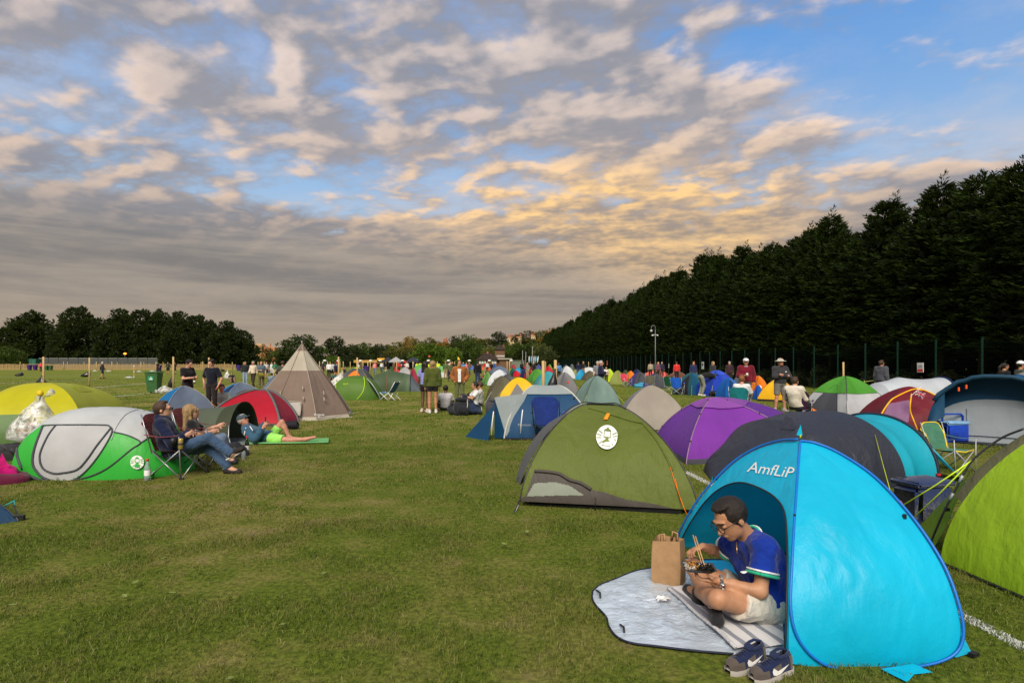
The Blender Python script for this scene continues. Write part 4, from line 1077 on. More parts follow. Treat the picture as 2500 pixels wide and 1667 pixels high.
def build_yellow_left():
    t = thing('dome_tent', 'large yellow dome tent with green lower panel at the left edge', 'tent', (-9.9, 12.6, 0))
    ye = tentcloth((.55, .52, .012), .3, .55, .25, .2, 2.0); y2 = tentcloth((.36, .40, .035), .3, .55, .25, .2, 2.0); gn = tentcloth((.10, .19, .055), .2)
    Y = 12.1; c = lambda a, d: V3((a - CX) * (Y + d) / F, Y + d, 0)
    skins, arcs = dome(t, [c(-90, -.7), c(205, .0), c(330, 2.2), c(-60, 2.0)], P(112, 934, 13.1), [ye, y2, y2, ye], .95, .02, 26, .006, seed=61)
    S = skins[0].S + skins[0].N * .012; part('lower_panel', surf(S[:14, :9]), gn, t, world=True)
    vt = np.array([skins[1].at(.35, .62, .005), skins[1].at(.75, .6, .005), skins[1].at(.7, .72, .06), skins[1].at(.4, .74, .06)]); part('vent', (vt, [(0, 1, 2, 3)]), y2, t, False, world=True)

def build_red():
    t = thing('dome_tent', 'red dome tent with grey pole sleeves in front of the tepee', 'tent', (-7.0, 16.6, 0))
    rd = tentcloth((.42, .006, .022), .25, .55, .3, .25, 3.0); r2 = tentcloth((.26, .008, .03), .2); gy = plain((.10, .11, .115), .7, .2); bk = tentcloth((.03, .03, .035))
    c = [G(496, 1040), G(684, 1040), G(728, 1030), G(560, 990)]
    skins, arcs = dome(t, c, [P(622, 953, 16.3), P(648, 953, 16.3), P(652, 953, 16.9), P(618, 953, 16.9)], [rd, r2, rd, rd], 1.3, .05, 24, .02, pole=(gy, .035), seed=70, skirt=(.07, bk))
    part('bag', join(box(G(712, 1038, .1), (.35, .25, .2), .4, .06)), BLACKP, t, True, world=True)

def build_tepee():
    c = V3((737 - CX) * 17.6 / F, 17.6, 0); t = thing('tepee_tent', 'tall taupe and cream canvas tepee tent', 'tent', c)
    tp = tentcloth((.200, .150, .122), .12, .85, .1, .5, 5.0); cr = tentcloth((.42, .385, .31), .15, .85, .1, .3); h = 2.22; R = 1.58; n = 8; an0 = math.radians(-90 - 10)
    def rad(z): f = 1 - z / h; return R * (f ** 1.0) * (1 + .05 * math.sin(math.pi * f)) + .015
    for k in range(n):
        a0, a1 = an0 + k * 2 * math.pi / n, an0 + (k + 1) * 2 * math.pi / n
        for nm, z0, z1, m in (('hem_panel', .0, .10, cr), ('wall_panel', .10, 1.42, tp), ('upper_panel', 1.42, 2.02, cr), ('tip_panel', 2.02, h, tp)):
            zz = np.linspace(z0, z1, 22 if z1 - z0 > 1 else 8); uu = np.linspace(0, 1, 15)
            S = np.zeros((15, len(zz), 3))
            for i, u in enumerate(uu):
                for j, z in enumerate(zz):
                    p0, p1 = V3(math.cos(a0), math.sin(a0), 0) * rad(z), V3(math.cos(a1), math.sin(a1), 0) * rad(z)
                    q = p0 * (1 - u) + p1 * u; pull = 1 - .035 * math.sin(math.pi * u) + .016 * math.sin(u * 25 + k) * (z / h) * (1 - u * (1 - u))
                    S[i, j] = q * pull + V3(0, 0, z)
            S[..., 2] += 0.02 * (1 - np.sin(math.pi * uu))[:, None] * 0
            part(nm, surf(wrinkle(S, .012, k, 3.5, (1, 1, .15))), m, t)
        a = V3(math.cos(a0), math.sin(a0), 0)
        part('seam', tube([a * rad(z) * 1.008 + V3(0, 0, z) for z in np.linspace(.02, h, 16)], .010, 4), cr if k % 2 else tp, t)
        part('peg_loop', tube([a * (R * 1.0), a * (R * 1.05) + V3(0, 0, .01)], .012, 4), LGREY, t)
    part('pole_tip', join(tube([(0, 0, h - .05), (0, 0, h + .07)], .012, 6), lathe([(.001, h + .05), (.028, h + .07), (.028, h + .10), (.001, h + .12)], 8)), cr, t)
    # ventilation window, ties and the small name print
    k0 = V3(math.cos(an0), math.sin(an0), 0)
    def onw(px, py, off=.02):
        lo, hi = 14.0, 18.0
        for _ in range(40):
            Y = (lo + hi) / 2; p = P(px, py, Y) - c; r = math.hypot(p[0], p[1])
            if Y > 17.6 or r < rad(min(max(p[2], 0), h)) * .975 + off: hi = Y
            else: lo = Y
        return P(px, py, hi) - c
    part('window', surf(np.array([[onw(a, b) for b in np.linspace(982, 1014, 6)] for a in np.linspace(688, 733, 8)])), tentcloth((.40, .38, .35), .2), t)
    part('window_trim', tube([onw(a, b, .03) for a, b in ((684, 980), (710, 980), (735, 981), (734, 1000), (732, 1017))], .016, 4), cr, t)
    for a, b in ((684, 955), (739, 943), (790, 955), (740, 968), (791, 970)): part('tie', tube([onw(a, b, .03), onw(a + 1, b + 9, .03)], .018, 4), cr, t)
    px, fs = px_text('Bergerac', 767, 1014, 7); part('lettering', (np.array([onw(a, b, .045) for a, b in px]), fs), WHITE_, t, False)
    px, fs = px_text('TIPI 4', 775, 1019, 4); part('lettering', (np.array([onw(a, b, .045) for a, b in px]), fs), WHITE_, t, False)

# ---------------------------------------------------------------- people: smooth bodies grown from joints
class Vox:
    """signed-distance grid: soft unions of tapered limbs, turned into one continuous skin"""
    def __init__(s, lo, hi, h):
        s.hs = 1.0; s.h = h; s.lo = np.asarray(lo, float) - 3 * h; n = np.ceil((np.asarray(hi, float) + 3 * h - s.lo) / h).astype(int) + 1
        s.d = np.full(n, .3, np.float32); s.ax = [(s.lo[i] + h * np.arange(n[i])).astype(np.float32) for i in range(3)]
    def win(s, lo, hi, m):
        sl = []
        for i in range(3):
            a = int(max(0, math.floor((lo[i] - m - s.lo[i]) / s.h))); b = int(min(s.d.shape[i], math.ceil((hi[i] + m - s.lo[i]) / s.h) + 1))
            if b <= a: return None
            sl.append(slice(a, b))
        return tuple(sl)
    def put(s, lo, hi, fn, k, sub=False):
        w = s.win(lo, hi, max(k, 3 * s.h) + s.h)
        if w is None: return
        X, Y, Z = s.ax[0][w[0]][:, None, None], s.ax[1][w[1]][None, :, None], s.ax[2][w[2]][None, None, :]
        b = fn(X, Y, Z); a = s.d[w]
        if sub: b = -b; t = np.clip(.5 + .5 * (b - a) / k, 0, 1); s.d[w] = a * (1 - t) + b * t + k * t * (1 - t)
        else: t = np.clip(.5 + .5 * (a - b) / k, 0, 1); s.d[w] = a * (1 - t) + b * t - k * t * (1 - t)
    def cone(s, a, b, ra, rb, k=.02, sub=False, flat=(False, False)):
        a, b = np.asarray(a, float), np.asarray(b, float); R = max(ra, rb); ba = b - a; L2 = float(ba @ ba) + 1e-9; u = ba / math.sqrt(L2)
        def fn(X, Y, Z):
            px, py, pz = X - a[0], Y - a[1], Z - a[2]
            tt = (px * ba[0] + py * ba[1] + pz * ba[2]) / L2; t = np.clip(tt, 0, 1)
            d = np.sqrt((px - ba[0] * t) ** 2 + (py - ba[1] * t) ** 2 + (pz - ba[2] * t) ** 2) - (ra + (rb - ra) * t)
            if flat[1]: d = np.maximum(d, (tt - 1) * math.sqrt(L2))
            if flat[0]: d = np.maximum(d, -tt * math.sqrt(L2))
            return d
        s.put(np.minimum(a, b) - R, np.maximum(a, b) + R, fn, k, sub)
    def ell(s, c, r, R=None, k=.02, sub=False):
        c = np.asarray(c, float); R = np.eye(3) if R is None else np.asarray(R); r = [q * s.hs for q in r]; m = max(r)
        def fn(X, Y, Z):
            p = [X - c[0], Y - c[1], Z - c[2]]; q = [R[i][0] * p[0] + R[i][1] * p[1] + R[i][2] * p[2] for i in range(3)]
            k0 = np.sqrt(sum((q[i] / r[i]) ** 2 for i in range(3))); k1 = np.sqrt(sum((q[i] / r[i] ** 2) ** 2 for i in range(3))) + 1e-6
            return k0 * (k0 - 1) / k1
        s.put(c - m, c + m, fn, k, sub)
    def plane(s, p, n):
        """cut away everything on the side n points to"""
        X, Y, Z = s.ax[0][:, None, None], s.ax[1][None, :, None], s.ax[2][None, None, :]; n = unit(n)
        s.d = np.maximum(s.d, ((X - p[0]) * n[0] + (Y - p[1]) * n[1] + (Z - p[2]) * n[2]).astype(np.float32))
    def crease(s, amp, sc, seed=0, lo=None):
        """loose cloth: ripple the distance field near the surface"""
        idx = np.argwhere(np.abs(s.d) < .03)
        p = s.lo + idx * s.h; s.d[tuple(idx.T)] += (amp * fbm(p * sc, seed, 2)).astype(np.float32)
    def mesh(s):
        d = s.d; neg = d < 0; n = np.array(d.shape) - 1
        c = np.zeros(n, np.uint8)
        for i in (0, 1):
            for j in (0, 1):
                for k in (0, 1): c += neg[i:n[0] + i, j:n[1] + j, k:n[2] + k]
        act = (c > 0) & (c < 8); idx = np.argwhere(act)
        if not len(idx): return np.zeros((0, 3)), np.zeros((0, 4), int)
        acc = np.zeros((len(idx), 3)); cnt = np.zeros(len(idx))
        cor = [(0, 0, 0), (1, 0, 0), (0, 1, 0), (1, 1, 0), (0, 0, 1), (1, 0, 1), (0, 1, 1), (1, 1, 1)]
        val = [d[idx[:, 0] + a, idx[:, 1] + b, idx[:, 2] + e] for a, b, e in cor]
        for a in range(8):
            for b in range(a + 1, 8):
                if sum(x != y for x, y in zip(cor[a], cor[b])) != 1: continue
                m = (val[a] < 0) != (val[b] < 0); t = val[a][m] / (val[a][m] - val[b][m])
                acc[m] += np.array(cor[a]) + t[:, None] * (np.array(cor[b]) - np.array(cor[a])); cnt[m] += 1
        V = s.lo + (idx + acc / cnt[:, None]) * s.h
        ids = np.full(n, -1); ids[tuple(idx.T)] = np.arange(len(idx)); Fs = []
        for ax in range(3):
            o1, o2 = [(1, 2), (2, 0), (0, 1)][ax]
            A = np.take(neg, range(0, d.shape[ax] - 1), ax); B = np.take(neg, range(1, d.shape[ax]), ax)
            e = np.argwhere(A != B); e = e[(e[:, o1] > 0) & (e[:, o2] > 0) & (e[:, o1] < n[o1]) & (e[:, o2] < n[o2])]
            if not len(e): continue
            q = []
            for a, b in ((0, 0), (1, 0), (1, 1), (0, 1)):
                f = e.copy(); f[:, o1] -= a; f[:, o2] -= b; q.append(ids[tuple(f.T)])
            q = np.stack(q, 1); flip = A[tuple(e.T)]; q[~flip] = q[~flip][:, ::-1]; Fs.append(q[(q >= 0).all(1)])
        return V, np.concatenate(Fs)

def frame(f, u):
    f = unit(f); s = unit(np.cross(f, u)); u2 = np.cross(s, f); return np.array([s, f, u2])     # side, forward, up
def hand(v, w, d, n, side, curl=.5, k=.010, s=1.0, r=.0085, spread=.10, thumb=.6):
    """palm, four unequal fingers and a thumb; n points out of the palm"""
    d = unit(d); n = unit(n - d * (np.asarray(n) @ d)); sd = np.cross(d, n) * side; w = np.asarray(w, float)
    v.ell(w + d * .045 * s, (.040 * s, .048 * s, .016 * s), np.array([sd, d, n]), k=.015)
    for i, (o, L) in enumerate(((.030, .068), (.010, .076), (-.010, .070), (-.028, .055))):
        p = w + d * .080 * s + sd * o * s; a = -.15 + .05 * i; dd = unit(d + sd * o * spread * 20)
        for j, f in enumerate((.45, .32, .25)):
            a += curl * (.5 if j == 0 else .95); e = p + (dd * math.cos(a) + n * math.sin(a)) * L * f * s
            v.cone(p, e, r * s * (1 - .08 * j), r * s * (.94 - .08 * j), k * .5); p = e
    p = w + d * .022 * s + sd * .030 * s; td = unit(d * .75 + sd * .75 + n * thumb)
    e = p + td * .042 * s; v.cone(p, e, .0115 * s, .010 * s, k); td = unit(td + d * .35 + n * .3 * thumb - sd * .3); v.cone(e, e + td * .03 * s, .010 * s, .008 * s, k * .5)

BASE = dict(N=(0, .01, 1.47), Ch=(0, .0, 1.30), W=(0, 0, 1.10), Pv=(0, .01, .95), SL=(.185, .01, 1.43), SR=(-.185, .01, 1.43), EL=(.235, .03, 1.14), ER=(-.235, .03, 1.14), WL=(.25, -.03, .89), WR=(-.25, -.03, .89),
            HL=(.095, .01, .93), HR=(-.095, .01, .93), KL=(.105, -.01, .50), KR=(-.105, -.01, .50), AL=(.11, .03, .09), AR=(-.11, .03, .09), TL=(.13, -.13, .035), TR=(-.13, -.13, .035), H=(0, -.015, 1.63), hf=(0, -1, 0), hu=(0, 0, 1))
POSES = {
    'stand': {}, 'step': dict(KL=(.10, -.10, .51), AL=(.10, -.16, .09), TL=(.11, -.32, .035), KR=(-.10, .05, .49), AR=(-.10, .20, .11), TR=(-.11, .06, .035), EL=(.22, .12, 1.16), WL=(.23, .12, .92), ER=(-.22, -.04, 1.15), WR=(-.23, -.18, .95)),
    'pockets': dict(EL=(.30, .09, 1.16), ER=(-.30, .09, 1.16), WL=(.20, -.08, .97), WR=(-.20, -.08, .97)),
    'crossed': dict(EL=(.26, -.10, 1.17), ER=(-.26, -.10, 1.17), WL=(-.06, -.23, 1.23), WR=(.06, -.20, 1.20), AL=(.16, .03, .09), TL=(.20, -.12, .035), AR=(-.16, .03, .09), TR=(-.20, -.12, .035), KL=(.13, -.01, .5), KR=(-.13, -.01, .5)),
    'phone': dict(EL=(.24, -.06, 1.15), ER=(-.24, -.06, 1.15), WL=(.06, -.30, 1.20), WR=(-.07, -.28, 1.18), H=(0, -.05, 1.62), hf=(0, -.86, -.5), hu=(0, -.5, .86)),
    'cup': dict(ER=(-.25, -.02, 1.15), WR=(-.06, -.26, 1.17), EL=(.27, .04, 1.15), WL=(.25, -.05, .92)),
    'bend': dict(N=(0, -.62, 1.02), Ch=(0, -.48, 1.06), W=(0, -.22, 1.05), Pv=(0, 0, .95), SL=(.18, -.58, 1.00), SR=(-.18, -.58, 1.00), EL=(.2, -.64, .72), ER=(-.2, -.64, .72), WL=(.15, -.72, .48), WR=(-.15, -.70, .48), H=(0, -.76, .98), hf=(0, -.7, -.7), hu=(0, -.7, .7), KL=(.12, -.10, .5), KR=(-.12, -.10, .5)),
    'sit': dict(N=(0, .05, .60), Ch=(0, .04, .43), W=(0, .03, .24), Pv=(0, 0, .11), SL=(.18, .05, .55), SR=(-.18, .05, .55), EL=(.24, -.12, .36), ER=(-.24, -.12, .36), WL=(.14, -.34, .40), WR=(-.14, -.34, .40), HL=(.10, -.03, .10), HR=(-.10, -.03, .10), KL=(.16, -.36, .42), KR=(-.16, -.36, .42), AL=(.14, -.50, .08), AR=(-.14, -.50, .08), TL=(.15, -.66, .035), TR=(-.15, -.66, .035), H=(0, .02, .76)),
    'crosslegs': dict(N=(0, .05, .58), Ch=(0, .05, .42), W=(0, .04, .24), Pv=(0, 0, .11), SL=(.18, .04, .53), SR=(-.18, .04, .53), EL=(.25, -.10, .32), ER=(-.25, -.10, .32), WL=(.10, -.26, .26), WR=(-.10, -.26, .26), HL=(.10, -.03, .10), HR=(-.10, -.03, .10), KL=(.34, -.26, .20), KR=(-.34, -.26, .20), AL=(-.08, -.38, .07), AR=(.08, -.42, .07), TL=(-.22, -.40, .05), TR=(.22, -.44, .05), H=(0, -.02, .74), hf=(0, -.95, -.3), hu=(0, -.3, .95)),
    'chair': dict(N=(0, .16, .98), Ch=(0, .13, .82), W=(0, .08, .62), Pv=(0, .02, .48), SL=(.18, .15, .94), SR=(-.18, .15, .94), EL=(.26, .02, .68), ER=(-.26, .02, .68), WL=(.16, -.22, .62), WR=(-.16, -.22, .62), HL=(.10, 0, .47), HR=(-.10, 0, .47), KL=(.12, -.44, .50), KR=(-.12, -.44, .50), AL=(.12, -.48, .09), AR=(-.12, -.48, .09), TL=(.13, -.64, .035), TR=(-.13, -.64, .035), H=(0, .10, 1.14)),
}
def joints(pose):
    J = dict(BASE); J.update(POSES[pose] if isinstance(pose, str) else pose); return {k: V3(*v) for k, v in J.items()}
def grow(J, h=.014, sleeve=.45, legs='trousers', hair='short', hat=None, bw=1.0, fine=False, loose=.014, jacket=False, bare=False, curl=.5, crease=0.0, hands=None, hem=0.0, legcut=None):
    """meshes of one figure: body (one skin), top, trousers, shoes, hair, hat"""
    pts = np.array([J[k] for k in J if k not in ('hf', 'hu')]); lo, hi = pts.min(0) - .2, pts.max(0) + .2
    A = frame(J['hf'], J['hu']); Hc = J['H']; HS = 1.09; L = lambda x, y, z: Hc + (A[0] * x + A[1] * y + A[2] * z) * HS
    out = {}
    spine = unit(J['N'] - J['Pv'])
    # body
    v = Vox(lo, hi, h)
    def torso(v, e, k=.05):
        for s in 'LR':
            v.cone(J['Ch'] * .45 + J['S' + s] * .55 - spine * .04, J['W'] * .5 + J['H' + s] * .5 + spine * .04, .098 * bw + e, .090 * bw + e, k)
            v.cone(J['N'] * .75 + J['Ch'] * .25, J['S' + s], .062 + e, .056 + e, k); v.cone(J['W'] * .6 + J['H' + s] * .4, J['H' + s], .095 * bw + e, .09 + e, k)
        v.cone(J['Ch'], J['W'], .112 * bw + e, .102 * bw + e, k); v.cone(J['W'], J['Pv'], .102 * bw + e, .112 + e, k)
    torso(v, 0)
    v.cone(J['N'] - spine * .02, L(0, -.015, -.06), .058, .052, .03)
    v.hs = HS; v.ell(L(0, -.008, .025), (.074, .094, .092), A, .02); v.ell(L(0, .030, -.035), (.056, .062, .075), A, .025); v.ell(L(0, .062, -.085), (.026, .024, .022), A, .02)
    v.cone(L(0, .088, .018), L(0, .112, -.018), .010, .0145, .012); v.ell(L(0, .082, .038), (.052, .018, .012), A, .012)
    for s in (-1, 1): v.ell(L(s * .076, -.005, -.005), (.009, .018, .032), A, .008)
    if fine:
        for s in (-1, 1):
            v.ell(L(s * .032, .094, .018), (.017, .012, .010), A, .010, True); v.ell(L(s * .032, .084, .016), (.0125, .0125, .0125), A, .003); v.cone(L(s * .014, .100, -.020), L(s * .012, .103, -.022), .008, .007, .006)
        v.ell(L(0, .090, -.052), (.024, .010, .006), A, .004); v.ell(L(0, .087, -.062), (.020, .010, .006), A, .004); v.cone(L(-.02, .103, -.057), L(.02, .103, -.057), .0018, .0018, .004, True)
    v.hs = 1.0
    for s in 'LR':
        sh, el, wr = J['S' + s], J['E' + s], J['W' + s]; v.cone(sh, el, .052 * bw, .040, .02); v.cone(el, el * .35 + wr * .65, .041, .033, .02); v.cone(el * .35 + wr * .65, wr, .033, .026, .02)
        hd = hands.get(s) if hands else None
        if hd: hand(v, wr, hd[0], hd[1], hd[2], hd[3], r=max(.0085, .62 * h), k=.012)
        else:
            d = unit(wr - el); n = unit(J['Pv'] + spine * .2 - wr); hand(v, wr, d, n, 1 if s == 'L' else -1, curl, r=max(.009, .66 * h), k=.012)
        hp, kn, an, to = J['H' + s], J['K' + s], J['A' + s], J['T' + s]
        v.cone(hp, kn, .085, .055, .03); v.cone(kn, kn * .65 + an * .35, .055, .055, .02); v.cone(kn * .65 + an * .35, an, .053, .037, .02); v.cone(an, to, .042, .030, .02)
        v.cone(an + unit(an - to) * .04 - unit(kn - an) * .02, an, .034, .034, .02)
    out['body'] = v.mesh()
    # top
    v = Vox(lo, hi, h); e = loose; torso(v, e, .05)
    hp = J['Pv'] * 1.0 - spine * hem; v.plane(hp, -spine)
    if jacket: v.ell(L(0, 0, -.02) * 0 + J['Ch'] + A[1] * .17, (.035, .12, .35), A, .01, True)
    if sleeve > 0:
        for s in 'LR':
            sh, el, wr = J['S' + s], J['E' + s], J['W' + s]; q = .052 * bw + e + .004
            if sleeve <= .6: m = sh + (el - sh) * (sleeve / .6); v.cone(sh, m, q, q + .008, .03, flat=(False, True))
            else: v.cone(sh, el, q, .048 + e, .03); m = el + (wr - el) * min(1.0, (sleeve - .6) / .4); v.cone(el, m, .048 + e, .036 + e, .02, flat=(False, True))
    if hair == 'hood' or jacket == 'hood': v.ell(J['N'] - A[1] * .06 + spine * .0, (.10, .06, .065), A, .02)
    v.cone(J['N'], L(0, -.01, -.05), .056, .05, .008, True)
    if crease: v.crease(crease, 14, 3); v.crease(crease * .45, 38, 5)
    out['top'] = v.mesh()
    # legs
    if legs:
        v = Vox(lo, hi, h); e = .016
        v.cone(J['W'] * .35 + J['Pv'] * .65, J['Pv'], .105 * bw + e * .6, .115 + e * .7, .03)
        for s in 'LR':
            hp, kn, an = J['H' + s], J['K' + s], J['A' + s]; v.cone(J['Pv'], hp, .10 + e * .6, .09 + e * .6, .04)
            if legs == 'shorts': m = hp + (kn - hp) * (legcut or .84); v.cone(hp, m, .090 + e, .078 + e, .03, flat=(False, True))
            else: v.cone(hp, kn, .087 + e, .060 + e, .03); v.cone(kn, an, .060 + e, .050 + e * .8, .02, flat=(False, True))
        if crease: v.crease(crease, 12, 7); v.crease(crease * .5, 34, 6)
        out['trousers' if legs == 'trousers' else 'shorts'] = v.mesh()
    if not bare:
        for s in 'LR':
            an, to = J['A' + s], J['T' + s]; v = Vox(np.minimum(an, to) - .12, np.maximum(an, to) + .12, h); d = unit(to - an)
            hl = an - d * .05 * np.array([1, 1, 0]); hl[2] = min(an[2], to[2] + .01); v.cone(an * .5 + hl * .5, an + unit(J['K' + s] - an) * .03, .047, .047, .02)
            v.cone(hl, to, .043, .042, .03); v.plane((0, 0, min(J['T' + s][2], an[2]) - .036), (0, 0, -1)) if abs(J['K' + s][2] - an[2]) > .25 else None
            out['shoe' + s] = v.mesh()
    # hair
    if hair and hair != 'bald':
        v = Vox(Hc - .35, Hc + .35, min(h, .012)); k = .008; v.hs = HS
        v.ell(L(0, -.022, .030), (.086, .097, .096), A, k)
        v.ell(L(0, .075, -.045), (.085, .075, .080), A, .012, True); v.ell(L(0, .07, -.16), (.1, .16, .10), A, .012, True); v.ell(L(0, .108, .018), (.066, .055, .052), A, .014, True)
        if hair in ('short', 'hood'): v.ell(L(0, .01, .112), (.058, .06, .020), A, .02)
        if hair == 'crop': v.ell(L(0, .01, .108), (.060, .064, .020), A, .02)
        if hair == 'mop':
            for a in np.linspace(0, 6.28, 9): v.ell(L(.048 * math.cos(a), .045 * math.sin(a) - .025, .085), (.038, .038, .036), A, .02)
        if hair == 'long':
            for x in (-.055, 0, .055): v.cone(L(x, -.055, .02), L(x * 1.1, -.085, -.30), .05, .035, .03)
            for s in (-1, 1): v.cone(L(s * .072, -.01, .03), L(s * .075, .0, -.2), .026, .022, .02)
        if hair == 'bob':
            for s in (-1, 0, 1): v.cone(L(s * .06, -.045, .03), L(s * .072, -.045, -.12), .046, .035, .03)
        if hair == 'pony': v.cone(L(0, -.10, .05), L(0, -.15, -.02), .03, .04, .02); v.cone(L(0, -.15, -.02), L(0, -.14, -.28), .04, .02, .02)
        v.crease(.007 if hair not in ('crop', 'short', 'hood') else .003, 34 if hair != 'crop' else 60, 2); out['hair'] = v.mesh()
    if hat:
        v = Vox(Hc - .3, Hc + .3, min(h, .012)); v.hs = HS
        v.ell(L(0, -.012, .045), (.092, .108, .095), A, .01); v.plane(L(0, 0, .042), -A[2])
        if hat == 'cap': v.ell(L(0, .125, .046), (.062, .062, .010), A, .012)
        if hat == 'bucket': v.ell(L(0, -.005, .048), (.175, .185, .012), A, .03)
        if hat == 'band': v.plane(L(0, 0, .085), A[2])
        out['hat'] = v.mesh()
    return {k: m for k, m in out.items() if len(m[0])}
_grown = {}
SK = dict(light=skinmat((.54, .30, .20)), tan=skinmat((.43, .215, .12)), brown=skinmat((.13, .065, .04)), red=skinmat((.47, .22, .15)))
HAIR = dict(dark=hairmat((.016, .011, .009)), brown=hairmat((.055, .030, .018)), blond=hairmat((.28, .18, .085)), grey=hairmat((.35, .34, .33)), white=hairmat((.5, .48, .46)), ginger=hairmat((.20, .08, .03)))
BLACKC = cloth((.012, .012, .014))
def C_(r, g, b): return cloth(srgb(r, g, b))
def person(label, loc, rz, pose, skin='light', hairc='brown', top=None, legm=None, shoes=None, group=None, hatm=None, scale=1.0, world=None, key=None, **o):
    """one figure; figures with the same pose and cut share their meshes"""
    kk = key or (pose if isinstance(pose, str) else id(pose), tuple(sorted((a, str(b)) for a, b in o.items())))
    if kk not in _grown:
        J = joints(pose)
        if world is not None: J = {k: (v if k in ('hf', 'hu') else v - np.asarray(loc)) for k, v in J.items()}
        _grown[kk] = {n: make_mesh(n, V, Fc, BLACKC) for n, (V, Fc) in grow(J, **o).items()}
    t = thing('person', label, 'person', loc, rz, group, scale)
    M = dict(body=SK[skin], top=top or BLACKC, trousers=legm or BLACKC, shorts=legm or BLACKC, shoeL=shoes or BLACKC, shoeR=shoes or BLACKC, hair=HAIR[hairc], hat=hatm or BLACKC)
    for n, me in _grown[kk].items():
        ob = link({'shoeL': 'shoe', 'shoeR': 'shoe'}.get(n, n), me, t); ob.material_slots[0].link = 'OBJECT'; ob.material_slots[0].material = M[n]
    return t

# ---------------------------------------------------------------- the man eating in the tent door
def build_eater():
    loc = V3(1.70, 3.75, 0)
    ap = lambda x, y, Y: tuple(P(x, y, Y))
    J = dict(N=ap(1826, 1308, 3.70), Ch=ap(1858, 1372, 3.73), W=ap(1886, 1432, 3.75), Pv=ap(1892, 1484, 3.76), SL=ap(1868, 1338, 3.53), SR=ap(1792, 1322, 3.88), EL=ap(1857, 1444, 3.47), WL=ap(1752, 1418, 3.52), ER=ap(1772, 1352, 3.98), WR=ap(1716, 1334, 3.86),
             HL=ap(1880, 1484, 3.60), HR=ap(1872, 1478, 3.90), KL=ap(1752, 1462, 3.42), AL=ap(1704, 1444, 3.86), TL=ap(1680, 1440, 4.02), KR=ap(1692, 1382, 3.98), AR=ap(1744, 1478, 3.62), TR=ap(1752, 1514, 3.46), H=ap(1785, 1266, 3.64), hf=(-.78, -.30, -.55), hu=(-.52, -.10, .85))
    h = {'L': ((-.96, .12, .05), (0, .25, 1.0), -1, .55), 'R': ((-.75, -.25, -.15), (.25, -.2, -.95), -1, 1.05)}
    meshes = {}
    global _J; _J = {k: V3(*v) for k, v in J.items()}
    sw = cloth((.006, .030, .27), .85, .35, 10); beige = cloth((.50, .46, .40), .9, .5, 12); 
    t = person('man in royal blue tee eating with chopsticks in the blue tent door', loc, 0, J, 'tan', 'dark', sw, beige, cloth((.02, .02, .023)), world=True, h=.0065, fine=True, sleeve=.36, legs='shorts', legcut=.62, hair='crop', hands=h, crease=.008, loose=.022, hem=.06, bw=1.0)
    J = _J; A = frame(J['hf'], J['hu']); Hc = J['H']; L = lambda x, y, z: Hc + (A[0] * x + A[1] * y + A[2] * z) * 1.09
    bk = plain((.01, .01, .012), .35, .5)
    # spectacles
    rims = []
    for s in (-1, 1):
        c = [L(s * .034 + .025 * math.cos(a), .112 - .004 * abs(math.cos(a)), .012 + .019 * math.sin(a)) for a in np.linspace(0, 2 * math.pi, 17)]; rims.append(tube(c, .0026, 5, False))
        rims.append(tube([L(s * .060, .108, .020), L(s * .078, .06, .020), L(s * .083, -.005, .014), L(s * .082, -.022, -.008)], .0024, 5))
    rims.append(tube([L(-.010, .114, .018), L(.010, .114, .018)], .0024, 5))
    part('spectacles', join(*rims), bk, t, world=True)
    [part('eyebrow', tube([L(s * .016, .101, .042), L(s * .034, .100, .046), L(s * .054, .086, .040)], .005, 5), HAIR['dark'], t, world=True) for s in (-1, 1)]
    # ringer trim: collar and cuffs
    gt, wt = cloth((.02, .38, .22)), cloth((.7, .7, .7)); sp = unit(J['N'] - J['Ch'])
    nd = unit(L(0, -.01, -.05) - J['N']); a = unit(np.cross(nd, V3(0, 1, 0))); b = np.cross(nd, a); cc = J['N'] - nd * .022
    for nm, r, o, m in (('collar', .070, .016, gt), ('collar_edge', .080, .004, wt)): part(nm, tube([cc + nd * o + (a * math.cos(q) * r * 1.1 + b * math.sin(q) * r * 1.05) for q in np.linspace(0, 2 * math.pi, 25)], .0085 if nm == 'collar' else .006, 6, False), m, t, world=True)
    for s in 'LR':
        d = unit(J['E' + s] - J['S' + s]); m = J['S' + s] + (J['E' + s] - J['S' + s]) * .60; a = unit(np.cross(d, V3(.3, .2, 1))); b = np.cross(d, a)
        for nm, o, r, mm in (('cuff', 0, .0095, gt), ('cuff_edge', -.018, .0065, wt)): part(nm, tube([m + d * o + (a * math.cos(q) + b * math.sin(q)) * .091 for q in np.linspace(0, 2 * math.pi, 25)], r, 6, False), mm, t, world=True)
    # pocket badge, pendant, watch
    bc = P(1816, 1396, 3.44); part('pocket_badge', sheet([bc + V3(.02 * math.cos(q) * (1 + .3 * math.sin(3 * q)), -.0, .008 * math.sin(q)) for q in np.linspace(0, 6.28, 12, endpoint=False)]), wt, t, False, world=True)
    gold = plain((.55, .36, .16), .35, .5, .9); part('pendant', tube([P(1798, 1323, 3.60), P(1799, 1340, 3.565), P(1800, 1350, 3.56)], .0035, 5), gold, t, world=True)
    w = J['WL'] * .93 + J['EL'] * .07; d = unit(J['WL'] - J['EL']); a = unit(np.cross(d, V3(0, 0, 1))); b = np.cross(d, a); st = plain((.55, .55, .56), .25, .6, .9)
    wt_ = part('watch', join(*[box(w + (a * math.cos(q) + b * math.sin(q)) * .036, (.018, .012, .012), q) for q in np.linspace(0, 2 * math.pi, 16, endpoint=False)]), st, t, False, world=True)
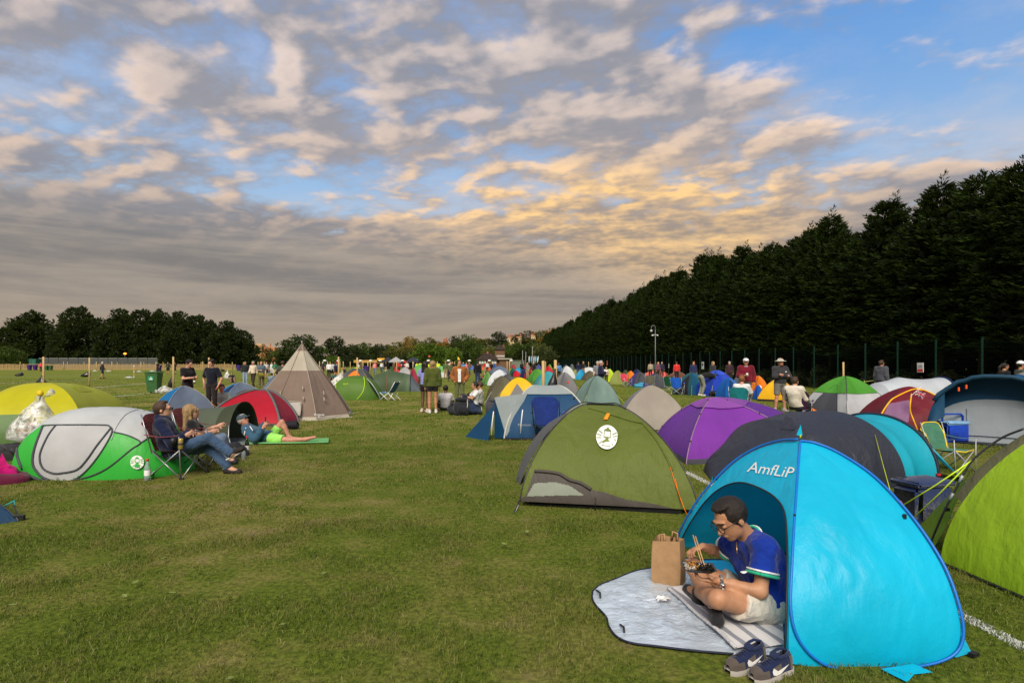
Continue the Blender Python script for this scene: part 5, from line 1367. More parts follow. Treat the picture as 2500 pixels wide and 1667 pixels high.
    part('watch_face', lathe([(.001, 0), (.017, .0), (.017, .008), (.001, .009)], 14, w + V3(0, -.04, -.005)), st, wt_, world=True)
    # black socks over both feet
    for s in 'LR':
        o = [c for c in t.children if c.name.split('.')[0] == 'shoe']
    for c in t.children:
        if c.name.split('.')[0] == 'shoe': c.name = 'sock'
    # what he holds and what lies round him -------------------------------------------------
    tr = thing('food_tray', 'black takeaway tray of rice and katsu in the eating man\'s hand', 'food tray', P(1708, 1396, 3.52))
    c0 = P(1706, 1392, 3.50); ux = unit(V3(-.90, .12, .02)); uy = unit(V3(.15, .95, .05)); up = np.cross(uy, ux); up = up if up[2] > 0 else -up
    Q = lambda x, y, z: c0 + ux * x + uy * y + up * z
    def ring(a, b, z): return [Q(-a, -b, z), Q(a, -b, z), Q(a, b, z), Q(-a, b, z)]
    V = np.array(ring(.065, .038, 0) + ring(.088, .056, .024) + ring(.097, .066, .026)); Fc = [(0, 1, 2, 3)] + [(k * 4 + i, k * 4 + (i + 1) % 4, k * 4 + 4 + (i + 1) % 4, k * 4 + 4 + i) for k in (0, 1) for i in range(4)]
    part('tray', (V, Fc), plain((.012, .012, .014), .25, .6), tr, False, world=True)
    rg = np.random.default_rng(9)
    def heap(n, x0, x1, s, h): return join(*[box(Q(rg.uniform(x0, x1) * .86, rg.uniform(-.038, .038), .010 + rg.uniform(0, h)), rg.uniform(.5, 1.2, 3) * s, rg.uniform(0, 3), s * .3) for _ in range(n)])
    part('rice', heap(90, .03, .095, .012, .018), plain((.72, .68, .60), .7), tr, True, world=True); part('fried_topping', heap(34, .0, .085, .02, .035), plain((.45, .22, .05), .6), tr, True, world=True); part('seaweed', heap(60, -.09, .02, .017, .022), plain((.02, .018, .014), .35, .5), tr, True, world=True)
    ch = thing('chopsticks', 'pair of pale wooden chopsticks in the eating man\'s right hand', 'chopsticks', P(1705, 1350, 3.62)); wd = wood((.55, .33, .15), 3)
    part('stick', tube([P(1692, 1306, 3.70), P(1717, 1388, 3.50)], [.0038, .0025], 6), wd, ch, world=True); part('stick', tube([P(1698, 1309, 3.69), P(1722, 1386, 3.48)], [.0045, .003], 6), wd, ch, world=True)
    build_mat()
def build_mat():
    out = [(1447, 1447), (1465, 1432), (1500, 1418), (1550, 1398), (1600, 1388), (1660, 1372), (1700, 1366), (1760, 1420), (1850, 1500), (1915, 1560), (1917, 1612), (1870, 1606), (1800, 1602), (1700, 1594), (1600, 1582), (1540, 1574), (1505, 1558), (1486, 1532), (1480, 1510), (1455, 1482), (1446, 1464)]
    pts = smooth_curve([G(a, b) for a, b in out + out[:1]], 90)[:-1]
    c = G(1690, 1490); n = len(pts); m = 22
    S = np.array([[c * (1 - f) + p * f for f in np.linspace(0, 1, m)] for p in np.vstack([pts, pts[:1]])])
    x, y = S[..., 0], S[..., 1]; q = np.stack([x * 3.2 + y * 5.0, x * 9 - y * 3.5, 0 * x], -1)
    S[..., 2] = .014 + .022 * np.abs(fbm(q * 2.2, 4, 3)) ** .7 * np.clip((1 - np.linspace(0, 1, m)) * 5, 0, 1)[None]
    m_, g, o = mat_base('silver_groundsheet'); tc = g.n('ShaderNodeTexCoord').outputs['Object']
    b = pbsdf(g, hsv_var(g, (.62, .72, .82), .12, tc, 4), .30, .5, .45); bn = g.n('ShaderNodeBump'); bn.inputs['Strength'].default_value = .7; bn.inputs['Distance'].default_value = .03
    mp = g.n('ShaderNodeMapping'); g.put(mp.inputs[0], tc); mp.inputs['Rotation'].default_value = (0, 0, .55); mp.inputs['Scale'].default_value = (.5, 1.6, 1)
    g.put(bn.inputs['Height'], g.noise(mp.outputs[0], 13, 6, .62, 2, .5).outputs['Fac']); g.put(b.inputs['Normal'], bn.outputs[0]); g.t.links.new(b.outputs[0], o.inputs[0])
    t = thing('groundsheet', 'crumpled silver groundsheet spread on the grass before the blue tent door', 'groundsheet', c)
    part('sheet', surf(S), m_, t, world=True); part('edging', tube(np.vstack([pts, pts[:1]]) + V3(0, 0, .014), .0065, 6, False), plain((.01, .014, .03), .6), t, world=True)
    for a, b_ in ((1462, 1446), (1520, 1530)): part('loop', tube([G(a - 6, b_ - 6, .03), G(a + 3, b_, .045), G(a + 4, b_ + 12, .03)], .007, 5), BLACKP, t, world=True)
    NO_GRASS.append(pts[:, :2]); NO_GRASS.append([(1.44, 3.14), (2.66, 3.14), (2.72, 4.82), (1.42, 4.82)])
    # towel: pale with grey stripes
    q0, q1, q2, q3 = G(1632, 1448), G(1796, 1599), G(1914, 1592), G(1905, 1420)
    S = np.array([[(q0 * (1 - v) + q1 * v) * (1 - u) + (q3 * (1 - v) + q2 * v) * u for v in np.linspace(0, 1, 40)] for u in np.linspace(0, 1, 40)])
    S[..., 2] = .042 + .009 * fbm(np.stack([S[..., 0] * 6 + S[..., 1] * 4, S[..., 0] * 9, 0 * S[..., 0]], -1), 8, 2)
    m_, g, o = mat_base('striped_towel'); uvx = g.n('ShaderNodeTexCoord').outputs['Object']; sp = g.n('ShaderNodeSeparateXYZ'); g.put(sp.inputs[0], uvx)
    nx, ny = unit(q3 - q0)[:2]; s = g.add(g.mul(sp.outputs[0], float(nx)), g.mul(sp.outputs[1], float(ny))); s = g.add(s, g.mul(g.noise(uvx, 6, 2).outputs['Fac'], .02))
    fr = g.m('FRACT', g.mul(s, 9.0)); st = g.mul(g.ss(fr, .0, .05), g.ss(fr, .42, .36)); wide = g.ss(s, -.18, -.2)
    b = pbsdf(g, g.mix(st, (.58, .57, .58), (.24, .25, .29)), .95, .05); g.t.links.new(b.outputs[0], o.inputs[0])
    tw = thing('towel', 'white towel with grey stripes under the eating man', 'towel', (q0 + q2) / 2); part('cloth', surf(S), m_, tw, world=True)
    part('hem', tube([S[0, k] + V3(0, 0, .004) for k in range(40)], .012, 5), cloth((.5, .5, .52)), tw, world=True)
    # paper bag
    c = G(1632, 1428); b_ = thing('paper_bag', 'open brown paper takeaway bag standing on the silver groundsheet', 'paper bag', c)
    kr = plain((.36, .22, .115), .85, .1, var=.10, vscale=14, bump=.25, bscale=20); rz = -.55; ca, sa = math.cos(rz), math.sin(rz)
    T = lambda x, y, z: V3(x * ca - y * sa, x * sa + y * ca, z)
    w, d, H = .108, .07, .345
    V = [T(sx * w * k, sy * d * k, z) for z, k in ((.02, 1), (.12, 1.0), (.23, .98), (H, .92)) for sx, sy in ((-1, -1), (1, -1), (1, 1), (-1, 1))]
    V[12] = V[12] + V3(0, 0, -.015); V[13] = V[13] + V3(0, 0, .012)
    part('sack', (np.array(V), [(3, 2, 1, 0)] + [(k * 4 + i, k * 4 + (i + 1) % 4, k * 4 + 4 + (i + 1) % 4, k * 4 + 4 + i) for k in range(3) for i in range(4)]), kr, b_, False)
    for sx in (-1, 1): part('handle', tube([T(sx * .05, -.057 + .114 * (sx > 0), H - .04), T(sx * .05, -.05 + .10 * (sx > 0), H + .035), T(sx * .02, -.05 + .10 * (sx > 0), H + .045), T(sx * .01, -.05 + .1 * (sx > 0), H - .02)], .009, 4), kr, b_)
    part('fold', tube([T(w * .99, -d * .99, .03), T(w * .97, -d * .97, .19)], .003, 4), kr, b_)
    nk = thing('napkin', 'crumpled white napkin on the silver groundsheet beside the paper bag', 'napkin', G(1620, 1468, .03)); rg = np.random.default_rng(2)
    part('tissue', surf(np.array([[(x, y, .02 * rg.random() + .01) for x in np.linspace(-.045, .045, 6)] for y in np.linspace(-.03, .03, 6)]) + rg.normal(0, .006, (6, 6, 3))), WHITE_, nk)
    cl = thing('clothing_pile', 'rumpled grey-blue clothes lying behind the eating man inside the tent', 'clothes', G(1912, 1480, .02))
    S = np.array([[(.22 * math.cos(a) * math.cos(e), .22 * math.sin(a) * math.cos(e), .2 * math.sin(e)) for e in np.linspace(0, 1.57, 14)] for a in np.linspace(0, 6.283, 30)])
    part('heap', surf(wrinkle(S * (1 + .25 * fbm(S * 9, 3)[..., None]), .02, 3, 8) + V3(.28, .35, 0)), cloth((.18, .24, .28)), cl)
    part('shirt', surf(wrinkle(S * .5, .02, 5, 8) + V3(.12, .12, .02)), cloth((.30, .36, .40)), cl)

# ---------------------------------------------------------------- the rest of the tents
def T_(r, g, b, tr=.22): return tentcloth(srgb(r, g, b), tr, .55, .28, .3, 3.0)
def qdome(x0, x1, yb, yt, cols, label, yaw=0.0, e=1.05, asp=.8, cap=None, skirt=None, pole=True, door=None, group=None, n=None, wr=.008, ridge=0.0, name='dome_tent', seed=None, dot=None, Yb=None):
    """dome tent filling the photo columns x0..x1, near edge on row yb, top on row yt"""
    Yb = Yb or dep(yb); W = (x1 - x0) * Yb / F; D = asp * W; cy, sy = abs(math.cos(yaw)), abs(math.sin(yaw))
    for _ in range(3): Yc = Yb + (D * cy + W * sy) / 2; Wt = (x1 - x0) * Yc / F; W = Wt / (cy + asp * sy); D = asp * W
    X = ((x0 + x1) / 2 - CX) * Yc / F; H = CAMH - (yt - HZ) * Yc / F; c, s = math.cos(yaw), math.sin(yaw)
    R = lambda x, y, z=0.0: V3(X + x * c - y * s, Yc + x * s + y * c, z)
    n = n or (22 if x1 - x0 > 70 else 10 if x1 - x0 > 30 else 7)
    t = thing(name, label, 'tent', (X, Yc, 0), 0, group)
    cs = [R(-W / 2, -D / 2), R(W / 2, -D / 2), R(W / 2, D / 2), R(-W / 2, D / 2)]; q = W * ridge / 2
    ap = [R(-q, 0, H), R(q, 0, H), R(q, 0, H), R(-q, 0, H)]
    skins, arcs = dome(t, cs, ap, cols, e + .28, .06 * H, n, wr * 2.0, skirt, cap, FIBRE if pole is True else pole, seed=seed if seed is not None else int(x0), toe=.02)
    if door:
        i, m, ht = door; sk = skins[i]
        g_ = np.array([[sk.at(.5 + .30 * math.cos(a) * f, .03 + ht * math.sin(a) * f, .015) for f in np.linspace(0, 1, 5)] for a in np.linspace(0, math.pi, 14)])
        d = part('door', surf(g_), m, t, world=True)
        part('door_zip', tube([sk.at(.5 + .30 * math.cos(a), .03 + ht * math.sin(a), .018) for a in np.linspace(0, math.pi, 14)], .008 * max(1, Yc / 20), 4), BLACKP, t, world=True).parent = d
    if x1 - x0 > 60:
        gl = (WHITE_, plain((.7, .3, .04)), plain((.5, .6, .1)))[int(x0) % 3]
        for i, sx in ((0, -1), (1, 1)):
            a = arcs[i][int(n * .4)]; o = unit((a - V3(X, Yc, a[2])) * np.array([1, 1, 0])); b2 = cs[i] + o * .35; guy(t, a, b2, gl, .003 + Yc * .0001); part('peg', tube([b2 + V3(0, 0, -.02), b2 + V3(0, 0, .06)], .008, 5), LGREY, t, world=True)
    if dot: skins[0].decal(t, [[(dot[0] + dot[2] * math.cos(a), dot[1] + dot[2] * math.sin(a)) for a in np.linspace(0, 6.28, 8, endpoint=False)]], dot[3], 'badge', .02)
    return t, skins, arcs

def build_mid_tents():
    navy = T_(22, 40, 84); slate = T_(96, 110, 130); blue = T_(10, 105, 165); grey = T_(125, 125, 128); dgrey = T_(74, 76, 84); taupe = T_(150, 143, 132); sage = T_(112, 138, 132); olive = T_(128, 138, 62); lime = T_(176, 200, 40); white = T_(205, 210, 216); green = T_(78, 150, 52); teal = T_(60, 150, 160); yellow = T_(232, 186, 8); orange = T_(235, 128, 28); brown = T_(112, 72, 60); red = T_(190, 16, 40); maroon = T_(110, 16, 36); royal = T_(38, 70, 190); dolive = T_(92, 88, 68); dgreen = T_(70, 88, 62); pink = T_(245, 120, 110); cyan = T_(20, 150, 200); violet = T_(70, 60, 130); black = T_(34, 36, 44)
    A = dict
    # left cluster
    t, sk, ar = qdome(370, 527, 1022, 943, [slate, slate, slate, blue], 'blue and slate dome tent behind the seated couple', .8, 1.0, 1.0, pole=plain((.35, .35, .36), .5))
    t, sk, ar = qdome(518, 655, 990, 934, [slate, slate, blue, blue], 'blue dome tent with open door where a man in a mint tee sits', .75, 1.0, 1.0, pole=plain((.35, .35, .36), .5), door=(3, navy, .72))
    qdome(640, 722, 968, 915, [slate, slate, slate, slate], 'plain grey-blue dome tent half hidden by the tepee', .2, 1.0, .9)
    # low green bivvy behind the chairs, its mouth to the right
    b = thing('bivvy_tent', 'low sage green hooped tent whose open mouth holds the reclining man', 'tent', (-6.6, 11.9, 0)); bg_, dk = tentcloth((.075, .095, .065), .15, .6, .25, .35), tentcloth((.035, .045, .022), .1, .7)
    ax = V3(1, -.06, 0); c = V3((585 - CX) * 11.9 / F, 12.0, 0)
    hs = [hoop(c - ax * 2.3, ax, .42, .42, 24, .95), hoop(c - ax * 1.5, ax, .55, .66, 24, .95), hoop(c - ax * .25, ax, .60, .74, 24, .95)]
    tunnel(b, hs, [bg_, bg_], 10, .03, .012, seed=91)
    mouth = [hoop(c - ax * .27, ax, .61, .745, 24, .95), hoop(c + ax * .05, ax, .62, .84, 24, .95, .0)]
    tunnel(b, mouth, [dk], 8, .0, .008, seed=93, names=['hood'])
    fr = hoop(c - ax * .3, ax, .62, .62, 30, .95, .0)[:18]; fr = fr + ax[None] * np.linspace(.42, -.05, 18)[:, None]; part('hoop', tube(fr, .012, 6), LGREY, b, world=True)
    part('floor', sheet([c + V3(-2.2, -.45, .015), c + V3(.5, -.6, .015), c + V3(.55, .45, .015), c + V3(-2.2, .45, .015)]), T_(150, 160, 165), b, False, world=True)
    # green pop-up with oval panel
    Y0 = dep(977); xl, xr = (800 - CX) * (Y0 + .6) / F, (935 - CX) * (Y0 + .6) / F
    t = thing('popup_tent', 'green pop-up tent with lime piping beside the tepee', 'tent', ((xl + xr) / 2, Y0 + .6, 0)); gp = T_(78, 112, 40); pi = plain(srgb(170, 205, 30), .6)
    S = popup_shape(xl, xr, Y0, 1.6, 1.08, .75, 2.6, 70, 44); sk = Skin(wrinkle(S, .008, 5, 3), ((xl + xr) / 2, Y0 + .8, .3))
    sk.cut(t, [('oval_panel', T_(86, 122, 44), [(818, 930), (850, 922), (885, 925), (892, 940), (885, 965), (870, 978), (835, 978), (822, 960)]), ('door', T_(30, 50, 22), [(895, 925), (905, 932), (920, 955), (928, 972), (920, 968), (905, 945)])], ('shell', gp))  # dark door piece paints the shade inside the open doorway
    sk.seam(t, [(822, 925), (820, 940), (822, 958), (832, 974)], pi, .018); sk.seam(t, [(888, 920), (890, 935), (886, 956), (872, 975)], pi, .018); sk.seam(t, [(895, 924), (908, 938), (922, 960), (928, 973)], LGREY, .02); px, fs = px_text('quick', 838, 939, 6); print_on(sk, t, px, fs, pi, .02)
    # dark green tunnel tent with clear window
    Y = dep(956); t = thing('tunnel_tent', 'dark green tunnel tent with a pale mesh front in the middle distance', 'tent', ((960 - CX) * Y / F, Y + 1, 0)); c0 = V3((893 - CX) * Y / F, Y + .9, 0); k = Y / F
    hs = [hoop(c0 + V3(a * k, 0, 0), V3(1, .1, 0), w, h, 20, .9) for a, w, h in ((0, .25, .1), (14, .85, .95), (48, .95, 1.27), (88, .9, 1.05), (104, .85, .98))]
    tunnel(t, hs, [dgreen, dgreen, dgreen, T_(84, 104, 78)], 6, .05, .01, pole=None, seed=95)
    hs2 = [hs[-1], hoop(c0 + V3(132 * k, -.1, 0), V3(1, .1, 0), .5, .05, 20, 1)]; tunnel(t, hs2, [T_(110, 122, 130, .4)], 6, .0, 0, names=['mesh_front']); part('pole', tube(hs[-1], .03, 5), BLACKP, t, world=True); part('seam', tube(hs[2] + V3(-.02, -.01, 0), .012, 4), plain(srgb(150, 90, 70)), t, world=True)
    qdome(838, 905, 930, 897, [dgrey, dgrey, dgrey, dgrey], 'charcoal dome tent with orange door and lime ridge behind the green pop-up', 0, 1, .9, door=(0, orange, .62), pole=plain(srgb(160, 190, 40)), cap=(.8, T_(170, 195, 50)))
    # middle
    qdome(1185, 1268, 985, 918, [dolive], 'brown-olive dome tent behind the seated group', .15, .95, 1.1)
    t, sk, ar = qdome(1217, 1318, 985, 921, [yellow], 'bright egg-yellow dome tent with a grey peaked vent', 0, .95, .7, pole=None)
    g3 = [sk[0].at_px(1243, 968, .03), sk[0].at_px(1262, 940, .16), sk[0].at_px(1282, 962, .03)]; part('vent_hood', (np.array(g3), [(0, 1, 2)]), grey, t, False, world=True); part('vent_side', (np.array([g3[1], g3[2], sk[0].at_px(1270, 966, .02)]), [(0, 1, 2)]), dgrey, t, False, world=True)
    qdome(1400, 1512, 1004, 917, [sage, sage, sage, sage], 'sage green dome tent behind the navy tent', .25, 1.0, .9, wr=.014)
    qdome(1342, 1415, 972, 909, [grey, grey, grey, grey], 'grey dome tent with a small red dot', .5, 1.05, .9, dot=(1386, 933, 2.6, plain((.7, .02, .03))))
    t, sk, ar = qdome(1500, 1680, 1052, 940, [taupe, taupe, T_(125, 128, 134), T_(125, 128, 134)], 'taupe dome tent with slate end panel', -.12, 1.02, .8, wr=.012, pole=None)
    # hedge side
    qdome(1974, 2154, 1021, 919, [T_(188, 190, 196), white, white, T_(175, 178, 184)], 'pale grey dome tent with a green top half and black-zipped door', .35, 1.0, .9, cap=(.46, green), door=(3, dgrey, .62))
    Y = dep(990); t = thing('tunnel_tent', 'long pale grey tunnel tent in front of the bicycle', 'tent', ((2230 - CX) * Y / F, Y + 1, 0)); k = Y / F; c0 = V3((2126 - CX) * k, Y + .6, 0); lg = T_(188, 196, 206)
    hs = [hoop(c0 + V3(a * k, 0, 0), V3(1, 0, 0), w, h, 20, .9) for a, w, h in ((0, .3, .1), (40, .9, .85), (95, 1.0, 1.08), (150, .95, 1.0), (200, .95, 1.08), (226, .3, .1))]
    tunnel(t, hs, [lg] * 5, 6, .05, .01, seed=97); part('rim', tube(hs[4], .05, 5), navy, t, world=True)
    # maroon tent with yellow edging and a little flag
    t, sk, ar = qdome(2106, 2335, 1056, 943, [None, maroon, maroon, maroon], 'maroon dome tent with yellow edging and a small union flag', -.25, 1.08, .8, wr=.012, pole=None)
    ye = plain(srgb(225, 170, 20), .6); ff = sk[0]
    ff.cut(t, [('mesh_door', T_(140, 100, 140, .3), [(2150, 1030), (2170, 985), (2225, 975), (2218, 1030), (2190, 1036)])], ('front_cover', maroon))
    ff.seam(t, [(2128, 1010), (2160, 985), (2195, 965), (2225, 952), (2250, 948)], ye, .02, name='edging'); ff.seam(t, [(2225, 962), (2222, 1000), (2232, 1030), (2240, 1050)], ye, .018, name='edging'); ff.seam(t, [(2238, 952), (2290, 953), (2325, 972)], ye, .02, name='edging')
    Yf = 13.6; fl = thing('flag', 'small union flag stuck on the maroon tent', 'flag', P(2246, 962, Yf)); rot = .5
    def fq(x, y): return P(2246 + x * math.cos(rot) - y * math.sin(rot), 962 + x * math.sin(rot) + y * math.cos(rot), Yf + .02 * math.sin(x * .4))
    fm = [plain(srgb(20, 30, 95), .7), plain((.75, .75, .76), .7), plain(srgb(190, 20, 40), .7)]
    part('field', sheet([fq(-11, -7), fq(11, -7), fq(11, 7), fq(-11, 7)]), fm[0], fl, False, world=True)
    quad = lambda a, b, w: [fq(a[0] - w * (b[1] - a[1]), a[1] + w * (b[0] - a[0])), fq(b[0] - w * (b[1] - a[1]), b[1] + w * (b[0] - a[0])), fq(b[0] + w * (b[1] - a[1]), b[1] - w * (b[0] - a[0])), fq(a[0] + w * (b[1] - a[1]), a[1] - w * (b[0] - a[0]))]
    for k2, (m, ws) in enumerate(((fm[1], ((.05, .09, .14))), (fm[2], (.02, .05, .08)))):
        for a, b2, w in (((-11, -7), (11, 7), ws[0]), ((11, -7), (-11, 7), ws[0]), ((-11, 0), (11, 0), ws[1]), ((0, -7), (0, 7), ws[2])):
            part('cross', sheet([p - V3(0, .006 * (k2 * 2 + 1 + (w > .04)), 0) for p in quad(a, b2, w)]), m, fl, False, world=True)
    part('stick', tube([P(2222, 968, 13.62), P(2250, 944, 13.62)], .008, 5), WHITE_, fl, world=True)
    # big blue and grey family tent
    Y = dep(1093); t = thing('tunnel_tent', 'tall blue and grey family tunnel tent with a rolled-up porch at the right edge', 'tent', ((2430 - CX) * Y / F, Y + 1, 0)); pb = T_(26, 74, 108); gy = T_(188, 198, 206, .4)
    c0 = V3((2455 - CX) * Y / F, Y + .2, 0); ax = unit(V3(.98, 1, 0))
    hs = [hoop(c0, ax, 1.15, 1.36, 26, .8), hoop(c0 + ax * .42, ax, 1.15, 1.36, 26, .8), hoop(c0 + ax * 2.4, ax, 1.1, 1.30, 26, .8), hoop(c0 + ax * 3.1, ax, .5, .15, 26, .9)]
    tunnel(t, hs, [pb, pb, gy], 8, .03, .014, seed=99)
    wall = np.stack([(hs[1] * np.array([1, 1, 0])) * (1 - f) + hs[1] * f for f in np.linspace(0, 1, 10)], 1); sk = Skin(wall); part('inner_wall', surf(wall[:, :7]), gy, t, world=True); part('inner_roof', surf(wall[:, 6:]), pb, t, world=True); part('wall_band', surf(wall[3:8, 1:7] - ax * .02), pb, t, world=True)
    part('inner_door', surf(wall[9:17, 1:6] - ax * .03), T_(160, 170, 178), t, world=True); part('door_zip', tube(wall[9, 1:6] - ax * .04, .015, 4), WHITE_, t, world=True)
    part('rolled_porch', tube(hs[0][5:22] + V3(0, -.03, .02) + .02 * RNG.normal(size=(17, 3)), .045, 8), T_(30, 70, 96), t, world=True)
    part('porch_flap', surf(np.array([hs[0][19:27] * (1 - f) + (hs[0][19:27] * np.array([1, 1, .5]) + V3(-.10, -.25, 0) * np.linspace(0, 1, 8)[:, None]) * f for f in np.linspace(0, 1, 6)])), pb, t, world=True)
    part('floor', sheet([hs[0][0] + V3(0, 0, .02), hs[1][0] + V3(0, 0, .02), hs[1][-1] + V3(0, 0, .02), hs[0][-1] + V3(0, 0, .02)]), plain(srgb(30, 36, 50)), t, False, world=True)
    for p in (hs[0][17], hs[0][16]): part('tag', box(p + V3(-.03, -.08, -.12), (.03, .02, .08)), plain(srgb(230, 90, 40)), t, False, world=True)
    qdome(2425, 2620, 1030, 905, [T_(30, 110, 170), T_(20, 90, 150)], 'blue dome tent with grey edge at the far right behind the family tent', .2, 1.0, .8, cap=(.8, grey))
    qdome(2310, 2400, 1010, 940, [green], 'green dome tent peeping out behind the maroon tent', .1, 1.0, .8)
    qdome(1850, 1950, 982, 924, [T_(222, 168, 20), T_(230, 178, 20)], 'amber yellow dome tent behind the man in the sun hat', .65, 1.1, .9, skirt=(.1, T_(40, 34, 40)))
    qdome(1828, 1874, 964, 917, [orange], 'orange dome tent with a white flower mark', .3, 1.0, .9, dot=(1853, 946, 6, plain((.8, .8, .8))))
    # blue cluster by the bending man
    qdome(1700, 1800, 968, 904, [royal, royal, royal], 'large royal blue dome tent behind the bending man', .3, 1.0, .9, cap=(.72, T_(50, 85, 205)))
    qdome(1645, 1735, 965, 909, [T_(30, 92, 122), royal, royal, T_(36, 84, 96)], 'dark teal and blue dome tent left of the bending man', .5, 1.0, .9, door=(3, black, .7))
    qdome(1752, 1806, 974, 922, [T_(20, 95, 180)], 'bright blue pop-up tent with an oval open door beside the seated man in white', .2, .9, 1, door=(0, T_(12, 60, 120), .75), pole=None, name='popup_tent')
    qdome(1840, 1862, 976, 940, [T_(25, 90, 190)], 'blue tent edge behind the man in the maroon jumper', .2, 1.0, .9)
    qdome(1627, 1681, 932, 907, [brown], 'brown dome tent with a pale seam', .4, 1.0, .9, pole=plain(srgb(200, 180, 160)))
    qdome(1572, 1627, 948, 911, [dgrey, dgrey, violet, violet], 'charcoal dome tent with violet edge behind the chairs', .3, .98, .9)
    qdome(1536, 1586, 943, 908, [dgrey, violet, violet, violet], 'violet-blue dome tent with grey door beside the striped chair', .2, .98, .9, door=(0, dgrey, .7))
    qdome(1575, 1630, 920, 904, [pink, cyan, cyan, pink], 'pink and cyan low tent behind the charcoal tent', .1, .8, .7, cap=(.5, pink))
    qdome(1529, 1550, 925, 905, [orange], 'small orange tent beside the navy one', .2, 1, .9); qdome(1540, 1569, 924, 901, [navy], 'small navy tent above the striped chair', .2, 1, .9)
    qdome(1486, 1531, 939, 904, [olive, olive, olive, dgrey], 'olive dome tent with dark open side left of the striped chair', -.3, 1.0, .9, door=(3, black, .6)); qdome(1474, 1502, 933, 900, [T_(190, 215, 40)], 'small lime tent beside the man in the navy coat', .2, 1, .9)  # olive tent: black door patch stands for the shade in its open side
    qdome(1518, 1536, 922, 902, [dgreen], 'tiny dark green tent behind the olive one', .4, 1.2, .9); qdome(1640, 1662, 924, 912, [T_(90, 130, 60)], 'low green tent left of the brown dome', .1, 1, .8)
    qdome(1793, 1830, 940, 910, [grey, slate], 'grey patterned tent behind the man in the maroon jumper', .2, 1, .9)
    # behind the posts
    qdome(1303, 1372, 948, 906, [teal, teal, T_(70, 160, 170), teal], 'turquoise dome tent behind the two wooden posts', .15, .95, .9, door=(1, T_(30, 70, 90), .7)); qdome(1288, 1336, 932, 900, [green], 'leaf green dome tent left of the turquoise one', .3, 1, .9)
    qdome(1268, 1304, 924, 898, [red, red, navy, navy], 'red dome tent with navy side in the middle of the camp', .5, 1.1, .9); qdome(1247, 1272, 920, 904, [red, black], 'small dark red tent left of the big red one', .3, 1, .9)
    t, sk, ar = qdome(1190, 1250, 942, 902, [white, white, white, white], 'white dome tent with blue rim left of the red tents', -.2, .95, .9, pole=plain(srgb(40, 80, 190))); qdome(1174, 1206, 940, 906, [T_(110, 160, 80)], 'pale green A-shaped tent beside the white one', .5, 1.3, .8)
    qdome(1215, 1262, 944, 914, [dgrey], 'grey dome tent with black window behind the brown-olive tent', .1, .9, .8, door=(0, black, .5))
    qdome(1192, 1246, 914, 893, [slate, navy, navy, slate], 'slate and navy dome tent in front of the pavilion', .2, .95, .9); qdome(1240, 1262, 914, 898, [T_(20, 85, 80), lime, lime, lime], 'teal tent with lime edge in the middle of the camp', .3, .9, .9); qdome(1255, 1285, 910, 897, [cyan], 'low light blue tent behind the small red one', 0, .8, .8)
    qdome(1362, 1404, 925, 893, [white, grey], 'white dome tent right of the wooden posts', .2, .95, .9); qdome(1414, 1460, 918, 896, [white], 'white tent with grey folds left of the navy-coated man', .1, .8, .8)
    qdome(1394, 1418, 921, 901, [olive], 'small olive tent between the two white ones', -.3, 1, .9); qdome(1404, 1434, 927, 902, [cyan], 'blue tent with a dark open mouth right of the small olive one', -.4, .95, .9, door=(3, black, .7)); qdome(1420, 1460, 928, 905, [dolive], 'dark olive tent below the second white one', .2, 1.1, .9)  # blue tent: black door patch paints the shadowed inside of its mouth
    qdome(1328, 1350, 910, 893, [red], 'bright red tent just left of the wooden posts', .2, 1.1, .9); qdome(1350, 1372, 906, 894, [navy], 'navy tent behind the wooden posts', .1, 1, .9)
    # light green pair and grey ones left of the two girls
    qdome(1000, 1052, 918, 889, [T_(100, 170, 90)], 'mint green tent behind the two girls', .2, .9, .9); qdome(1062, 1090, 922, 893, [T_(110, 180, 100), white, white, white], 'mint green cabin tent right of the two girls', .3, .7, 1, skirt=(.35, white)); qdome(970, 1008, 922, 896, [T_(165, 160, 165)], 'pale grey dome tent behind the dark green tunnel', .1, .95, .9); qdome(950, 978, 910, 895, [red], 'red tent behind the dark green tunnel', .1, 1.2, .9); qdome(996, 1022, 936, 897, [T_(150, 30, 60)], 'crimson tent at the open end of the dark green tunnel', .2, 1.1, .9)
